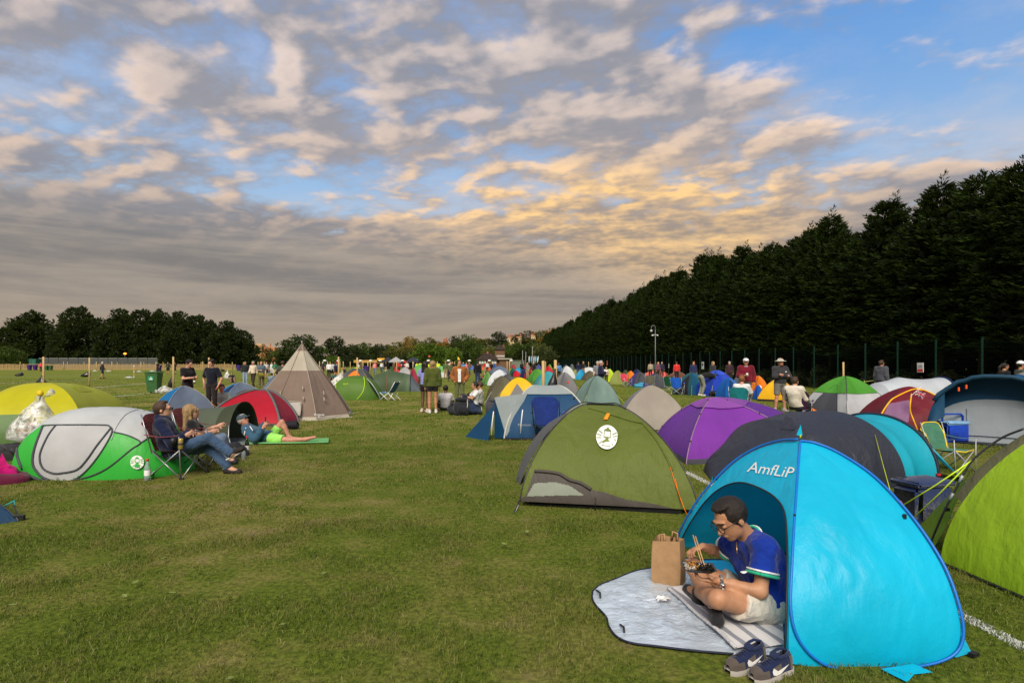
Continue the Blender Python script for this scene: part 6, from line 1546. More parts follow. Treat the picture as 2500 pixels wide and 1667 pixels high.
    # the far field: rows of small tents, told apart by colour and neighbour
    rows = [(1160, 1172, 901, 890, T_(225, 130, 30), 'tiny orange tent below the pavilion windows'), (1175, 1186, 900, 890, T_(235, 110, 60), 'tiny coral tent below the pavilion windows'), (1186, 1200, 902, 889, T_(235, 120, 40), 'tiny orange dome right of the coral one'), (1144, 1158, 900, 889, T_(60, 100, 180), 'tiny blue tent left of the pavilion windows'), (1202, 1214, 900, 888, T_(40, 90, 190), 'tiny royal blue tent below the pavilion tower'), (1214, 1228, 899, 887, T_(90, 100, 120), 'tiny grey tent right of the tower foot'), (1230, 1244, 898, 886, T_(30, 150, 200), 'tiny cyan tent right of the pavilion'), (1246, 1262, 903, 888, T_(150, 25, 40), 'dark red far tent right of the cyan one'), (1262, 1276, 899, 887, T_(50, 140, 210), 'far light blue tent behind the standing trio'), (1278, 1292, 902, 888, T_(200, 20, 40), 'far scarlet tent behind the standing trio'), (1294, 1308, 901, 889, T_(170, 20, 50), 'far crimson tent right of the standing trio'), (1308, 1322, 899, 888, T_(60, 60, 140), 'far indigo tent left of the wooden posts'), (1336, 1348, 899, 888, T_(110, 160, 60), 'far green tent behind the left wooden post'), (1374, 1388, 899, 888, T_(50, 60, 90), 'far slate blue tent under the hedge end'), (1390, 1404, 898, 887, T_(200, 205, 210), 'far white tent under the hedge end'), (1406, 1420, 899, 888, T_(30, 60, 110), 'far navy tent under the hedge end'), (1422, 1436, 900, 889, T_(120, 140, 150), 'far pale grey tent along the mesh fence'), (1438, 1452, 900, 890, T_(120, 40, 60), 'far wine red tent along the mesh fence'), (1122, 1136, 901, 889, T_(70, 130, 190), 'tiny sky-blue tent left of the black-clad man'), (1098, 1110, 900, 889, T_(60, 110, 160), 'tiny steel blue tent behind the jacketed man'), (808, 822, 902, 890, T_(60, 110, 180), 'tiny blue tent across the far lawn')]
    for x0, x1, yb, yt, m, lab in rows: qdome(x0, x1, yb + 3, yt + 1, [m], lab, RNG.uniform(-.5, .5), 1.0, .9, group='small tents in the far field', n=6)

# ---------------------------------------------------------------- furniture and small things
def chair_root(label, loc, rz, fab, frame_m=None, group=None, s=1.0, arms=True, high=.92, trim=None):
    t = thing('folding_chair', label, 'chair', loc, rz, group, s); fm = frame_m or STEEL; tb = lambda a, b, r=.010: tube([a, b], r, 6)
    for sx in (-1, 1):
        part('leg', tb((sx * .27, -.26, .01), (-sx * .24, -.24, .40)), fm, t); part('leg', tb((sx * .27, .26, .01), (-sx * .24, .22, .40)), fm, t)
        part('leg', tb((sx * .275, -.26, .01), (sx * .26, .23, .40)), fm, t); part('leg', tb((sx * .275, .26, .01), (sx * .26, -.23, .42)), fm, t)
        part('back_post', tb((sx * .265, .21, .36), (sx * .29, .36, high)), fm, t)
        part('foot', box((sx * .272, -.26, .012), (.05, .04, .024)), BLACKP, t, False); part('foot', box((sx * .272, .26, .012), (.05, .04, .024)), BLACKP, t, False)
        if arms:
            part('arm_post', tb((sx * .272, -.25, .01), (sx * .30, -.24, .62)), fm, t)
            S = np.array([[(sx * (.30 + .03 * math.cos(a)), y, .63 - .03 * math.sin(math.pi * f) + .006 * math.sin(a)) for a in (0, 1.57, 3.14)] for f, y in zip(np.linspace(0, 1, 8), np.linspace(-.25, .29, 8))]); part('armrest', surf(S), fab, t)
    u = np.linspace(-1, 1, 11); v = np.linspace(0, 1, 10)
    S = np.array([[(x * (.245 - .0 * y), -.235 + .45 * y, .415 - .055 * (1 - x * x) * math.sin(math.pi * (.25 + .6 * y)) - .03 * y) for y in v] for x in u]); part('seat', surf(S), fab, t)
    S = np.array([[(x * (.215 + .075 * y), .20 + .16 * y + .05 * (1 - x * x), .38 + (high - .39) * y - .13 * x ** 6 * max(0, y - .6) / .4) for y in v] for x in u]); part('backrest', surf(S), fab, t)
    if trim:
        part('piping', tube([S[0, k] for k in range(10)] + [S[k, 9] for k in range(1, 11)] + [S[10, k] for k in range(8, -1, -1)], .012, 5), trim, t)
        part('piping', tube([(-.245, -.235, .415), (0, -.24, .385), (.245, -.235, .415)], .012, 5), trim, t)
    return t
def bottle(label, loc, body, cap, h=.24, r=.033, name='bottle', lab=None):
    t = thing(name, label, 'bottle', loc); part('glass', lathe([(r * .9, 0), (r, .01), (r, h * .55), (r * .85, h * .66), (r * .38, h * .82), (r * .36, h * .93)], 14), body, t); part('cap', lathe([(r * .42, h * .9), (r * .42, h), (r * .3, h * 1.01)], 12), cap, t)
    if lab: part('paper_label', lathe([(r * 1.01, h * .22), (r * 1.015, h * .24), (r * 1.015, h * .46), (r * 1.01, h * .48)], 14), lab, t)
    return t
def bag_shape(w, h, seed, top=.05):
    """hanging sack gathered at the top"""
    z = np.linspace(0, 1, 14); a = np.linspace(0, 2 * math.pi, 25); prof = np.interp(z, [0, .08, .35, .7, .93, 1], [.25, .85, 1, .5, .16, .22])
    S = np.array([[(math.cos(q) * w * p, math.sin(q) * w * p * .8, f * h) for f, p in zip(z, prof)] for q in a]); S = S * (1 + .18 * fbm(S * np.array([7, 7, 2.5]) / max(.4, h), seed, 3))[..., None] * np.array([1, 1, 0]) + S * np.array([0, 0, 1])
    return S
def rubbish_bag(label, loc, m, w, h, lean=(0, 0), seed=1, pole=True):
    t = thing('rubbish_bag', label, 'rubbish bag', loc); S = bag_shape(w, h, seed); S[..., 0] += lean[0] * S[..., 2]; S[..., 1] += lean[1] * S[..., 2]; part('sack', surf(S), m, t)
    if pole: part('holder', tube([(lean[0] * h + w * .35, .03, 0), (lean[0] * h + .02, .02, h * 1.12)], .016, 6), plain((.7, .68, .6)), t); part('tip', tube([(lean[0] * h + .02, .02, h * 1.1), (lean[0] * h + .02, .02, h * 1.2)], .02, 6), plain((.8, .25, .02)), t)
    return t
def wheelie_bin(label, loc, rz, m, badge=None, s=1.0):
    t = thing('wheeled_bin', label, 'bin', loc, rz, None, s); V = [(sx * w, sy * d + .0, z) for z, w, d in ((.08, .21, .23), (.95, .28, .33), (1.02, .29, .34)) for sx, sy in ((-1, -1), (1, -1), (1, 1), (-1, 1))]
    part('body', (np.array(V), [(3, 2, 1, 0)] + [(k * 4 + i, k * 4 + (i + 1) % 4, k * 4 + 4 + (i + 1) % 4, k * 4 + 4 + i) for k in (0, 1) for i in range(4)]), m, t, False)
    part('lid', box((0, 0, 1.06), (.62, .74, .06), 0, .02), m, t, False); part('handle', tube([(-.2, .38, 1.0), (.2, .38, 1.0)], .015, 6), m, t)
    for sx in (-1, 1): part('wheel', (lathe([(.02, -.02), (.1, -.02), (.1, .02), (.02, .02)], 12)[0][:, [2, 1, 0]] + V3(sx * .24, .2, .1), lathe([(.02, -.02), (.1, -.02), (.1, .02), (.02, .02)], 12)[1]), BLACKP, t)
    if badge: part('badge', box((-.02, -.312, .76), (.26, .02, .2)), badge, t, False); part('badge_print', join(box((0, -.325, .72), (.14, .01, .05)), box((0, -.325, .80), (.05, .01, .05))), WHITE_, t, False)
    return t
def post(label, x, top, base=None, Y=None, r=.05, group='tall wooden posts on the meadow', h=None, bag=None):
    Y = Y or dep(base); h = h or (CAMH - (top - HZ) * Y / F); X = (x - CX) * Y / F
    t = thing('wooden_post', label, 'post', (X, Y, 0), 0, group); part('shaft', tube([(0, 0, -.05), (.01, 0, h * .5), (0, 0, h)], [r, r, r * .95], 10), wood((.50, .36, .17)), t); part('cut_end', lathe([(.001, h + .001), (r * .9, h + .001), (r * .6, h + .006), (.001, h + .008)], 10), wood((.58, .44, .24)), t); return t

# ---------------------------------------------------------------- put the camp together
def build_left_group():
    red = cloth((.16, .018, .022)); Yc = 8.35
    ch = chair_root('dark red folding camp chair holding the man in the navy hoodie', ((436 - CX) * Yc / F, Yc, 0), math.radians(82), red); part('cup_holder', lathe([(.038, .50), (.04, .60)], 12, (-.33, -.18, 0)), BLACKP, ch)
    c2 = chair_root('dark red folding camp chair holding the blond woman, behind the first chair', ((498 - CX) * 9.35 / F, 9.35, 0), math.radians(84), red)
    can = thing('drink_can', 'gold drink can in the cup holder of the red chair', 'can', P(441, 1096, Yc - .34)); part('tin', lathe([(.026, 0), (.033, .008), (.033, .135), (.027, .15)], 14), plain((.55, .42, .12), .3, .5, .6), can); part('band', lathe([(.0335, .06), (.0335, .09)], 14), plain((.05, .05, .05)), can)
    ap = lambda x, y, Y: tuple(P(x, y, Y))
    loc = V3((415 - CX) * Yc / F, Yc, 0)
    J = dict(N=ap(398, 1020, 8.36), Ch=ap(402, 1046, 8.36), W=ap(410, 1076, 8.36), Pv=ap(421, 1102, 8.36), SR=ap(391, 1036, 8.18), SL=ap(400, 1034, 8.54), ER=ap(420, 1080, 8.10), WR=ap(452, 1064, 8.22), EL=ap(432, 1070, 8.62), WL=ap(468, 1058, 8.5), HR=ap(430, 1102, 8.28), HL=ap(430, 1100, 8.46), KR=ap(510, 1068, 8.30), AR=ap(566, 1108, 8.36), TR=ap(590, 1096, 8.36), KL=ap(508, 1092, 8.46), AL=ap(559, 1142, 8.5), TL=ap(584, 1152, 8.5), H=ap(397, 1001, 8.36), hf=(.9, .35, .02), hu=(-.05, 0, 1))
    m = person('man in navy hoodie and jeans sitting with crossed legs in a red chair', loc, 0, J, 'light', 'brown', cloth((.008, .012, .04)), cloth((.045, .085, .16), .9, .6, 20, .25), plain((.02, .016, .015), .7), world=True, h=.011, sleeve=.98, hair='hood', fine=True, crease=.008, loose=.028, hem=.05)
    A = frame((.9, .35, .02), (-.05, 0, 1)); Hc = P(397, 1001, 8.36); L = lambda x, y, z: Hc + (A[0] * x + A[1] * y + A[2] * z) * 1.09
    part('spectacles', join(*[tube([L(s * .034 + .025 * math.cos(a), .112, .012 + .019 * math.sin(a)) for a in np.linspace(0, 6.283, 13)], .004, 4, False) for s in (-1, 1)], *[tube([L(s * .06, .108, .02), L(s * .083, -.01, .015)], .004, 4) for s in (-1, 1)]), BLACKP, m, world=True)
    for s in ('R', 'L'):
        a, b = V3(*J['A' + s]), V3(*J['T' + s]); d = unit(b - a); part('shoe_sole', tube([a - d * .09 + V3(0, 0, -.045), a + V3(0, 0, -.05), b + V3(0, 0, -.03)], .016, 6), plain((.75, .74, .7)), m, world=True)
    ph = thing('phone', 'small phone in the hands of the man in the navy hoodie', 'phone', P(474, 1052, 8.36)); part('case', box((0, 0, 0), (.14, .07, .012), .2, .004), BLACKP, ph, False); part('screen', box((0, 0, .007), (.128, .06, .002), .2), plain((.10, .14, .2), .2, .5), ph, False)
    loc = V3((470 - CX) * 9.3 / F, 9.3, 0)
    J = dict(N=ap(466, 1027, 9.3), Ch=ap(471, 1046, 9.3), W=ap(472, 1068, 9.3), Pv=ap(474, 1088, 9.3), SR=ap(468, 1036, 9.14), SL=ap(470, 1035, 9.46), ER=ap(484, 1060, 9.1), WR=ap(514, 1054, 9.2), EL=ap(496, 1052, 9.6), WL=ap(532, 1040, 9.62), HR=ap(480, 1088, 9.2), HL=ap(480, 1088, 9.4), KR=ap(540, 1072, 9.2), AR=ap(556, 1118, 9.25), TR=ap(574, 1128, 9.25), KL=ap(542, 1068, 9.4), AL=ap(558, 1116, 9.45), TL=ap(576, 1124, 9.45), H=ap(467, 1006, 9.28), hf=(.88, .45, .0), hu=(0, 0, 1))
    w = person('blond woman in black tee and jeans sitting beyond the man in the hoodie', loc, 0, J, 'light', 'blond', BLACKC, cloth((.13, .18, .26)), plain((.02, .02, .022)), world=True, h=.012, sleeve=.45, hair='long', fine=True, bw=.88)
    part('fringe', tube([P(474, 992, 9.18), P(479, 999, 9.2), P(478, 1006, 9.2)], .018, 6), HAIR['blond'], w, world=True)
    # reclining man
    loc = V3((640 - CX) * 11.7 / F, 11.7, 0)
    J = dict(N=ap(598, 1038, 11.75), Ch=ap(612, 1055, 11.75), W=ap(634, 1066, 11.75), Pv=ap(658, 1068, 11.75), SR=ap(602, 1052, 11.55), SL=ap(608, 1044, 11.95), ER=ap(622, 1072, 11.45), WR=ap(642, 1044, 11.5), EL=ap(628, 1056, 12.0), WL=ap(647, 1034, 11.8), HR=ap(664, 1070, 11.65), HL=ap(664, 1066, 11.86), KR=ap(706, 1074, 11.6), AR=ap(745, 1072, 11.62), TR=ap(769, 1067, 11.62), KL=ap(688, 1030, 11.9), AL=ap(706, 1066, 11.9), TL=ap(722, 1072, 11.9), H=ap(594, 1027, 11.72), hf=(.85, -.35, .35), hu=(-.35, -.05, .93))
    r = person('man in teal hoodie, cap and lime shorts reclining on the green mat', loc, 0, J, 'red', 'grey', cloth((.035, .09, .15)), cloth((.28, .66, .12)), None, hatm=cloth((.05, .075, .095)), world=True, h=.013, sleeve=.97, legs='shorts', legcut=.66, bare=True, hat='cap', hair='short', fine=True, loose=.026, crease=.007)
    for a, b in (((600, 1044), (596, 1062)), ((610, 1040), (617, 1051))): part('drawstring', tube([P(*a, 11.5), P(*b, 11.42)], .010, 5), WHITE_, r, world=True)
    ph = thing('phone', 'phone held up by the reclining man', 'phone', P(648, 1026, 11.62)); part('case', box((0, 0, 0), (.02, .075, .15), .4, .005), BLACKP, ph, False); part('lens', box((.012, .02, .055), (.006, .02, .02), .4), DGREY, ph, False)
    mt = thing('sleeping_mat', 'thin green foam mat under the reclining man', 'mat', G(705, 1080)); q = [G(600, 1086), G(802, 1083), G(803, 1074), G(600, 1076)]
    part('foam', join(((np.array([p + V3(0, 0, z) for z in (.012, .045) for p in q])), [(0, 1, 2, 3)[::-1], (4, 5, 6, 7), (0, 1, 5, 4), (1, 2, 6, 5), (2, 3, 7, 6), (3, 0, 4, 7)])), plain((.12, .34, .12), .8), mt, False, world=True); part('edge', tube([q[0] + V3(0, -.005, .03), q[1] + V3(0, -.005, .03)], .012, 5), plain((.16, .42, .16)), mt, world=True)
    bottle('clear water bottle with a red cap left of the red chair', G(360, 1172), glassy((.75, .85, .9), .05, .75), plain((.6, .02, .03)), .30, .042, lab=WHITE_); bottle('dark wine bottle with a red top in front of the reclining man', G(603, 1108), plain((.012, .02, .012), .12, .6), plain((.55, .02, .03)), .32, .04, lab=plain((.7, .69, .65))); bottle('small clear water bottle by the crossed shoe', G(595, 1122), glassy((.8, .88, .95), .05, .75), plain((.1, .2, .6)), .2, .036)
    bk = thing('dark_bag', 'black crumpled bag between the chairs and the bivvy', 'bag', G(560, 1112)); S = np.array([[(math.cos(a) * .34 * math.cos(e), math.sin(a) * .2 * math.cos(e), .24 * math.sin(e)) for e in np.linspace(0, 1.57, 12)] for a in np.linspace(0, 6.283, 26)]); part('sack', surf(wrinkle(S * (1 + .2 * fbm(S * 7, 2)[..., None]), .03, 4, 7)), plain((.015, .015, .018), .5, .4), bk); part('strap', tube([(-.2, -.18, .1), (0, -.2, .2), (.2, -.16, .08)], .014, 5), BLACKP, bk)
    # pink cloth on a maroon bag at the left edge
    b = thing('duffel_bag', 'maroon bag under a bright pink patterned cloth at the left edge', 'bag', G(8, 1176)); S = np.array([[(math.cos(a) * .34 * math.cos(e), math.sin(a) * .24 * math.cos(e), .13 * math.sin(e) ** .6) for e in np.linspace(0, 1.57, 12)] for a in np.linspace(0, 6.283, 30)]); part('sack', surf(wrinkle(S, .03, 2, 5)), cloth((.09, .008, .03)), b)
    S2 = S * np.array([.72, .8, 1.9]) * (1 + .22 * fbm(S * 6, 6)[..., None]) + V3(-.1, 0, .06); part('pink_cloth', surf(S2), cloth((.50, .008, .17)), b); part('corner', (np.array([(-.02, -.1, .2), (.09, -.12, .42), (.13, -.05, .2)]), [(0, 1, 2)]), cloth((.66, .012, .22)), b, False)
    vf = []
    for cx, cz in ((-.28, .18), (-.02, .14), (.02, .28), (-.2, .06)):
        for a in np.linspace(.3, 2.8, 6): vf.append(tube([(cx, -.245, cz), (cx + .07 * math.cos(a), -.255, cz + .07 * math.sin(a))], .006, 4))
    part('print', join(*vf), plain((.8, .55, .65)), b)['kind'] = 'stuff'
    k = thing('dark_bag', 'black bag behind the pink cloth at the left edge', 'bag', G(20, 1120)); part('sack', surf(wrinkle(S * np.array([1.1, 1, 2.2]) * (1 + .2 * fbm(S * 5, 8)[..., None]), .03, 7, 5)), plain((.02, .02, .022), .6), k); part('strap', tube([(-.2, -.25, .15), (.1, -.28, .3), (.3, -.2, .1)], .015, 5), DGREY, k)
    t = thing('plastic_bag', 'clear plastic rubbish bag hanging on a pole behind the white and green tent', 'plastic bag', P(82, 1078, 10.2)); S = bag_shape(.40, .82, 5); S[..., 0] += .25 * S[..., 2] - .08; pm = polythene(); part('sack', surf(wrinkle(S, .02, 3, 6)), pm, t); part('knot', tube([S[0, -1] * np.array([.5, 0, 1]) + V3(.12, 0, 0), S[0, -1] + V3(.12, 0, .08)], [.03, .06], 8), pm, t); part('pole', tube([(-.22, 0, -.6), (.13, 0, .84)], .014, 6), DGREY, t); part('pole_tip', lathe([(.03, .82), (.05, .85), (.04, .9), (.01, .92)], 10, (.12, 0, 0)), plain((.75, .5, .02)), t)
    for i, (cx, cz, m2) in enumerate(((-.12, .2, plain((.45, .27, .13))), (.05, .3, plain((.5, .3, .18))), (-.02, .12, WHITE_))): part('litter', box((cx, -.1, cz), (.16, .1, .12), i, .02), m2, t)

def build_mid_people():
    Xp = lambda x, Y: V3((x - CX) * Y / F, Y, 0)
    FR = math.pi * 0; PI = math.pi
    P_ = person
    blk, nav, wht = BLACKC, C_(26, 32, 60), C_(205, 205, 205); jean, khaki, drk = C_(62, 80, 110), C_(150, 132, 100), C_(40, 36, 36); wsh = plain((.6, .6, .6))
    p = P_('young man in black tee looking down at his phone behind the blue tent', Xp(458, 18.3), PI * .42, 'phone', 'light', 'dark', blk, drk, group=None, sleeve=.42, hair='mop'); b = thing('bottle', 'brown beer bottle held by the man looking at his phone', 'bottle', Xp(470, 18.1) + V3(.06, 0, 1.0)); part('glass', lathe([(.03, 0), (.03, .13), (.013, .19), (.013, .23)], 10), plain((.06, .02, .01), .1, .6), b); part('paper_label', lathe([(.0305, .03), (.0305, .09)], 10), WHITE_, b)
    P_('young man in a navy tee with hands on hips behind the blue tent', Xp(517, 18.6), -.15, dict(BASE, EL=(.32, .04, 1.12), ER=(-.32, .04, 1.12), WL=(.25, -.03, .9), WR=(-.25, -.03, .9), hf=(-.2, -.9, -.35), hu=(0, -.35, .94)), 'light', 'dark', C_(22, 25, 38), drk, sleeve=.45, hair='mop')
    P_('man in a mint tee sitting in the mouth of the blue tent', Xp(541, 19.2) + V3(0, 0, .02), .5, 'crosslegs', 'light', 'brown', C_(150, 170, 160), nav, sleeve=.45, legs='shorts', scale=1.05)
    P_('man in a cream shirt and brown trousers strolling across the meadow', Xp(618, 38.5), -.2, 'step', 'red', 'grey', C_(200, 188, 170), C_(58, 44, 38), sleeve=.97); P_('man in a dark jacket and pale jeans beside the cream-shirted man', Xp(599, 42), .2, 'stand', 'light', 'dark', C_(36, 38, 42), C_(130, 150, 175), sleeve=.97)
    P_('woman in blue top with an olive shoulder bag beside the cream-shirted man', Xp(638, 38), .4, 'cup', 'light', 'ginger', C_(88, 104, 122), C_(98, 84, 66), sleeve=.5, hair='bob', bw=.9); 
    hb = thing('shoulder_bag', 'olive shoulder bag worn by the woman in the blue top', 'bag', Xp(637, 37.7) + V3(0, 0, .88)); part('pouch', box((0, 0, 0), (.42, .14, .26), .1, .06), C_(120, 112, 40), hb); part('strap', tube([(-.2, 0, .1), (-.1, .12, .55), (.15, .1, .1)], .02, 5), C_(90, 84, 36), hb)
    P_('man in a charcoal shirt seen from behind left of the tepee', Xp(690, 30), PI, 'pockets', 'tan', 'brown', C_(66, 68, 62), drk, sleeve=.97); P_('person in a dark coat with a cap half hidden by the tepee', Xp(704, 33), .3, 'stand', 'tan', 'dark', C_(40, 38, 40), drk, sleeve=.97, hat='cap')
    P_('man in white tee and dark shorts standing far left of the tepee', Xp(650, 62), .9, 'cup', 'light', 'brown', wht, C_(45, 42, 42), sleeve=.45, legs='shorts'); P_('man in a green top and beige shorts standing far left of the tepee', Xp(671, 62), .2, 'cup', 'light', 'brown', C_(44, 110, 80), C_(190, 170, 130), sleeve=.97, legs='shorts'); P_('person in white beside the man in the green top', Xp(664, 63), -.4, 'stand', 'light', 'dark', wht, wht, sleeve=.97)
    P_('child in dark clothes sitting on the grass far left', Xp(566, 48), .6, 'sit', 'tan', 'dark', blk, C_(120, 100, 90), sleeve=.45); P_('person with dark hair sitting behind the grey-blue tent', Xp(663, 44), PI, 'crosslegs', 'tan', 'dark', C_(110, 130, 150), nav)
    # far left meadow
    P_('man in black hoodie and navy shorts walking alone on the left meadow', Xp(250, 60), PI * .8, 'step', 'red', 'white', C_(38, 38, 44), C_(30, 34, 60), sleeve=.97, legs='shorts'); P_('person in a pink jacket beside the purple bins', Xp(99.5, 110), .2, 'stand', 'light', 'dark', C_(225, 60, 90), drk, sleeve=.97); P_('person in dark clothes beside the purple bin near the hoarding', Xp(385, 100), .1, 'stand', 'tan', 'dark', blk, drk)
    P_('boy in dark shorts standing behind the green bin', Xp(410, 80), .4, 'cup', 'tan', 'dark', C_(46, 58, 42), blk, sleeve=.97, legs='shorts'); P_('boy in black standing behind the leftmost big post', Xp(427, 82), -.2, 'stand', 'tan', 'dark', blk, blk, legs='shorts'); P_('tiny seated figure near the far paling fence', Xp(541, 105), PI / 2, 'sit', 'light', 'dark', C_(80, 80, 80), drk, sleeve=.97)
    # between tepee and green pop-up
    P_('man in white with a pale rucksack seen from behind', Xp(803, 60), PI, 'stand', 'tan', 'dark', C_(215, 215, 215), drk, sleeve=.97); P_('man in a grey tee beside the man in white', Xp(812, 61), PI, 'stand', 'light', 'dark', C_(170, 172, 176), blk, sleeve=.45, legs='shorts'); P_('man in a red cap with a navy rucksack and tan trousers', Xp(822, 52), PI * .9, 'step', 'light', 'brown', C_(70, 86, 110), C_(165, 115, 60), sleeve=.45, hat='cap', hatm=C_(170, 30, 40)); rk = thing('rucksack', 'navy rucksack on the back of the man in the red cap', 'rucksack', Xp(820, 51.8) + V3(0, 0, 1.05)); part('sack', box((0, 0, .1), (.34, .22, .5), 0, .08), C_(26, 32, 52), rk); part('pocket', box((0, -.13, 0), (.26, .06, .22), 0, .02), C_(22, 26, 44), rk)
    P_('child with long black hair sitting by the green pop-up tent', Xp(806, 33), .3, 'crosslegs', 'brown', 'dark', C_(70, 60, 60), blk, hair='long'); P_('woman in black sitting on a low chair near the big post', Xp(844, 62), PI / 2, 'chair', 'light', 'dark', C_(36, 34, 38), C_(200, 190, 170), sleeve=.97); P_('boy in a white cap and dark clothes standing far behind the tepee', Xp(788, 80), 0, 'stand', 'tan', 'dark', C_(50, 44, 60), drk, hat='cap', hatm=WHITE_); P_('person in a pink striped shirt and jeans walking on the far lawn', Xp(915, 78), .3, 'step', 'light', 'dark', C_(225, 130, 130), C_(90, 120, 170), sleeve=.97); P_('crouching person in teal by the white rubbish bag', Xp(818, 48), .4, 'sit', 'tan', 'dark', C_(30, 90, 90), drk)
    # two girls and the seated group
    P_('girl in a lilac tee and black shorts with long fair ponytail, seen from behind', Xp(1038, 19.0), PI * .86, 'stand', 'brown', 'dark', C_(130, 135, 200), blk, plain((.55, .45, .38)), sleeve=.42, legs='shorts', legcut=.45, hair='long', bw=.92, scale=.97); P_('girl in an olive hoodie and black shorts with white trainers', Xp(1056, 18.6), -PI * .9, 'stand', 'tan', 'blond', C_(74, 84, 36), blk, wsh, sleeve=.97, legs='shorts', legcut=.42, hair='bob', bw=.95, loose=.03, hem=.05, scale=.98)
    P_('boy in a white tee sitting on the grass with his back turned', Xp(1088, 19.8), PI, 'crosslegs', 'brown', 'dark', C_(196, 194, 200), drk, sleeve=.45); P_('bearded man in a white tee sitting beside the black rucksacks', Xp(1158, 20.6), -PI * .42, 'sit', 'tan', 'dark', C_(205, 205, 208), C_(40, 44, 60), sleeve=.45, scale=1.08); P_('dark-haired person in a patterned tee sitting behind the bearded man', Xp(1170, 21.6), -PI * .5, 'sit', 'tan', 'brown', C_(180, 178, 176), drk, sleeve=.45, scale=1.05)
    j = P_('young man in a rust brown jacket over a white tee standing behind the rucksacks', Xp(1122, 21.5), .05, 'pockets', 'tan', 'dark', C_(142, 88, 44), C_(92, 98, 60), wsh, sleeve=.97, hair='mop', loose=.035, hem=.02); part('tee_front', surf(np.array([[(x, -.150 - .006 * (1 - (x / .07) ** 2), z) for z in np.linspace(.94, 1.43, 8)] for x in np.linspace(-.07, .07, 6)])), C_(214, 214, 216), j); [part('jacket_edge', tube([(s * .075, -.165, .95), (s * .08, -.17, 1.2), (s * .055, -.12, 1.44)], .016, 5), C_(40, 70, 48), j) for s in (-1, 1)]
    P_('man in black jacket and dark jeans standing in the lane with his back turned', Xp(1166, 41.5), PI * .9, 'stand', 'light', 'dark', C_(22, 22, 26), C_(44, 58, 84), sleeve=.97, loose=.03); P_('child in maroon sitting beside the lane', Xp(1183, 48), -.6, 'sit', 'light', 'brown', C_(110, 26, 44), drk); P_('person with shaggy fair hair sitting behind the brown-olive tent', Xp(1212, 30), PI * .7, 'sit', 'red', 'grey', C_(190, 190, 190), C_(210, 210, 220), hair='bob')
    # hedge side
    n = P_('grey-haired man in a long navy coat holding a cup', Xp(1467, 28), PI * .42, 'cup', 'red', 'grey', C_(26, 28, 60), C_(26, 28, 50), sleeve=.97, loose=.04, hem=.3); P_('person in grey behind the grey-haired man in navy', Xp(1459, 34), .2, 'stand', 'light', 'grey', C_(110, 116, 124), drk); P_('small child in white right of the navy-coated man', Xp(1480, 46), 0, 'stand', 'light', 'blond', wht, drk, scale=.75)
    P_('man in a black top and grey joggers bending into the blue tent', Xp(1712, 28.5), PI * .55, 'bend', 'tan', 'dark', blk, C_(120, 124, 112), wsh, sleeve=.97, hair='mop'); m = P_('smiling man in a maroon jumper and white cap holding a cup', Xp(1821, 20.6), -.25, 'cup', 'red', 'grey', C_(104, 22, 40), C_(84, 80, 76), sleeve=.97, hat='cap', hatm=C_(210, 212, 216), legs='trousers', loose=.03, fine=True, bw=1.1, scale=1.03); part('collar', tube([(.07 * math.cos(a), -.02 + .07 * math.sin(a), 1.48) for a in np.linspace(0, 6.28, 15)], .014, 5), C_(200, 200, 200), m)
    cu = thing('cup', 'small white cup held by the man in the maroon jumper', 'cup', Xp(1824, 20.2) + V3(0, 0, 1.2)); part('cup_wall', lathe([(.03, 0), (.038, .09), (.034, .09), (.028, .01)], 12), WHITE_, cu); part('rim', lathe([(.036, .088), (.042, .09), (.036, .094)], 12), WHITE_, cu)
    ht = P_('man in a sun hat, dark zip jacket and grey shorts with folded arms', Xp(1905, 19.2), .12, 'crossed', 'red', 'ginger', C_(50, 52, 56), C_(106, 104, 100), plain(srgb(150, 160, 175)), sleeve=.97, legs='shorts', hat='bucket', hatm=C_(186, 180, 168), loose=.03, fine=True, bw=1.12, scale=1.02); part('chest_logo', box((.09, -.175, 1.33), (.05, .012, .03)), WHITE_, ht, False); part('beard', tube([(-.05, -.08, 1.555), (0, -.115, 1.545), (.05, -.08, 1.555)], .022, 6), HAIR['ginger'], ht)
    P_('man in a white shirt sitting on a teal chair with his back to the camera', Xp(1812, 17.6), PI * .85, 'chair', 'red', 'ginger', C_(206, 206, 208), C_(120, 110, 104), sleeve=.5, legs='shorts'); chair_root('teal folding chair under the man in the white shirt', Xp(1806, 17.6), PI * .85, C_(24, 120, 130), LGREY)
    P_('person in a cream jacket sitting on a plum chair with a rucksack', Xp(1945, 15.6), PI * .72, 'chair', 'light', 'brown', C_(205, 198, 186), C_(48, 52, 66), sleeve=.97, loose=.035); chair_root('plum folding chair under the person in the cream jacket', Xp(1952, 15.7), PI * .8, C_(58, 26, 58), DGREY)
    P_('man in a dark grey hoodie standing by the bicycle at the fence', Xp(2152, 23), PI * .62, 'stand', 'red', 'brown', C_(70, 72, 80), drk, sleeve=.97, hair='hood', loose=.035); P_('woman in black with pink straps at the right edge', Xp(2452, 18.5), PI * .45, 'stand', 'tan', 'dark', blk, drk, hair='pony', bw=.9, scale=.94); P_('man in a white cap at the right edge', Xp(2492, 18), PI * .4, 'stand', 'tan', 'dark', C_(70, 76, 66), drk, hat='cap', hatm=C_(220, 220, 224), scale=.97)
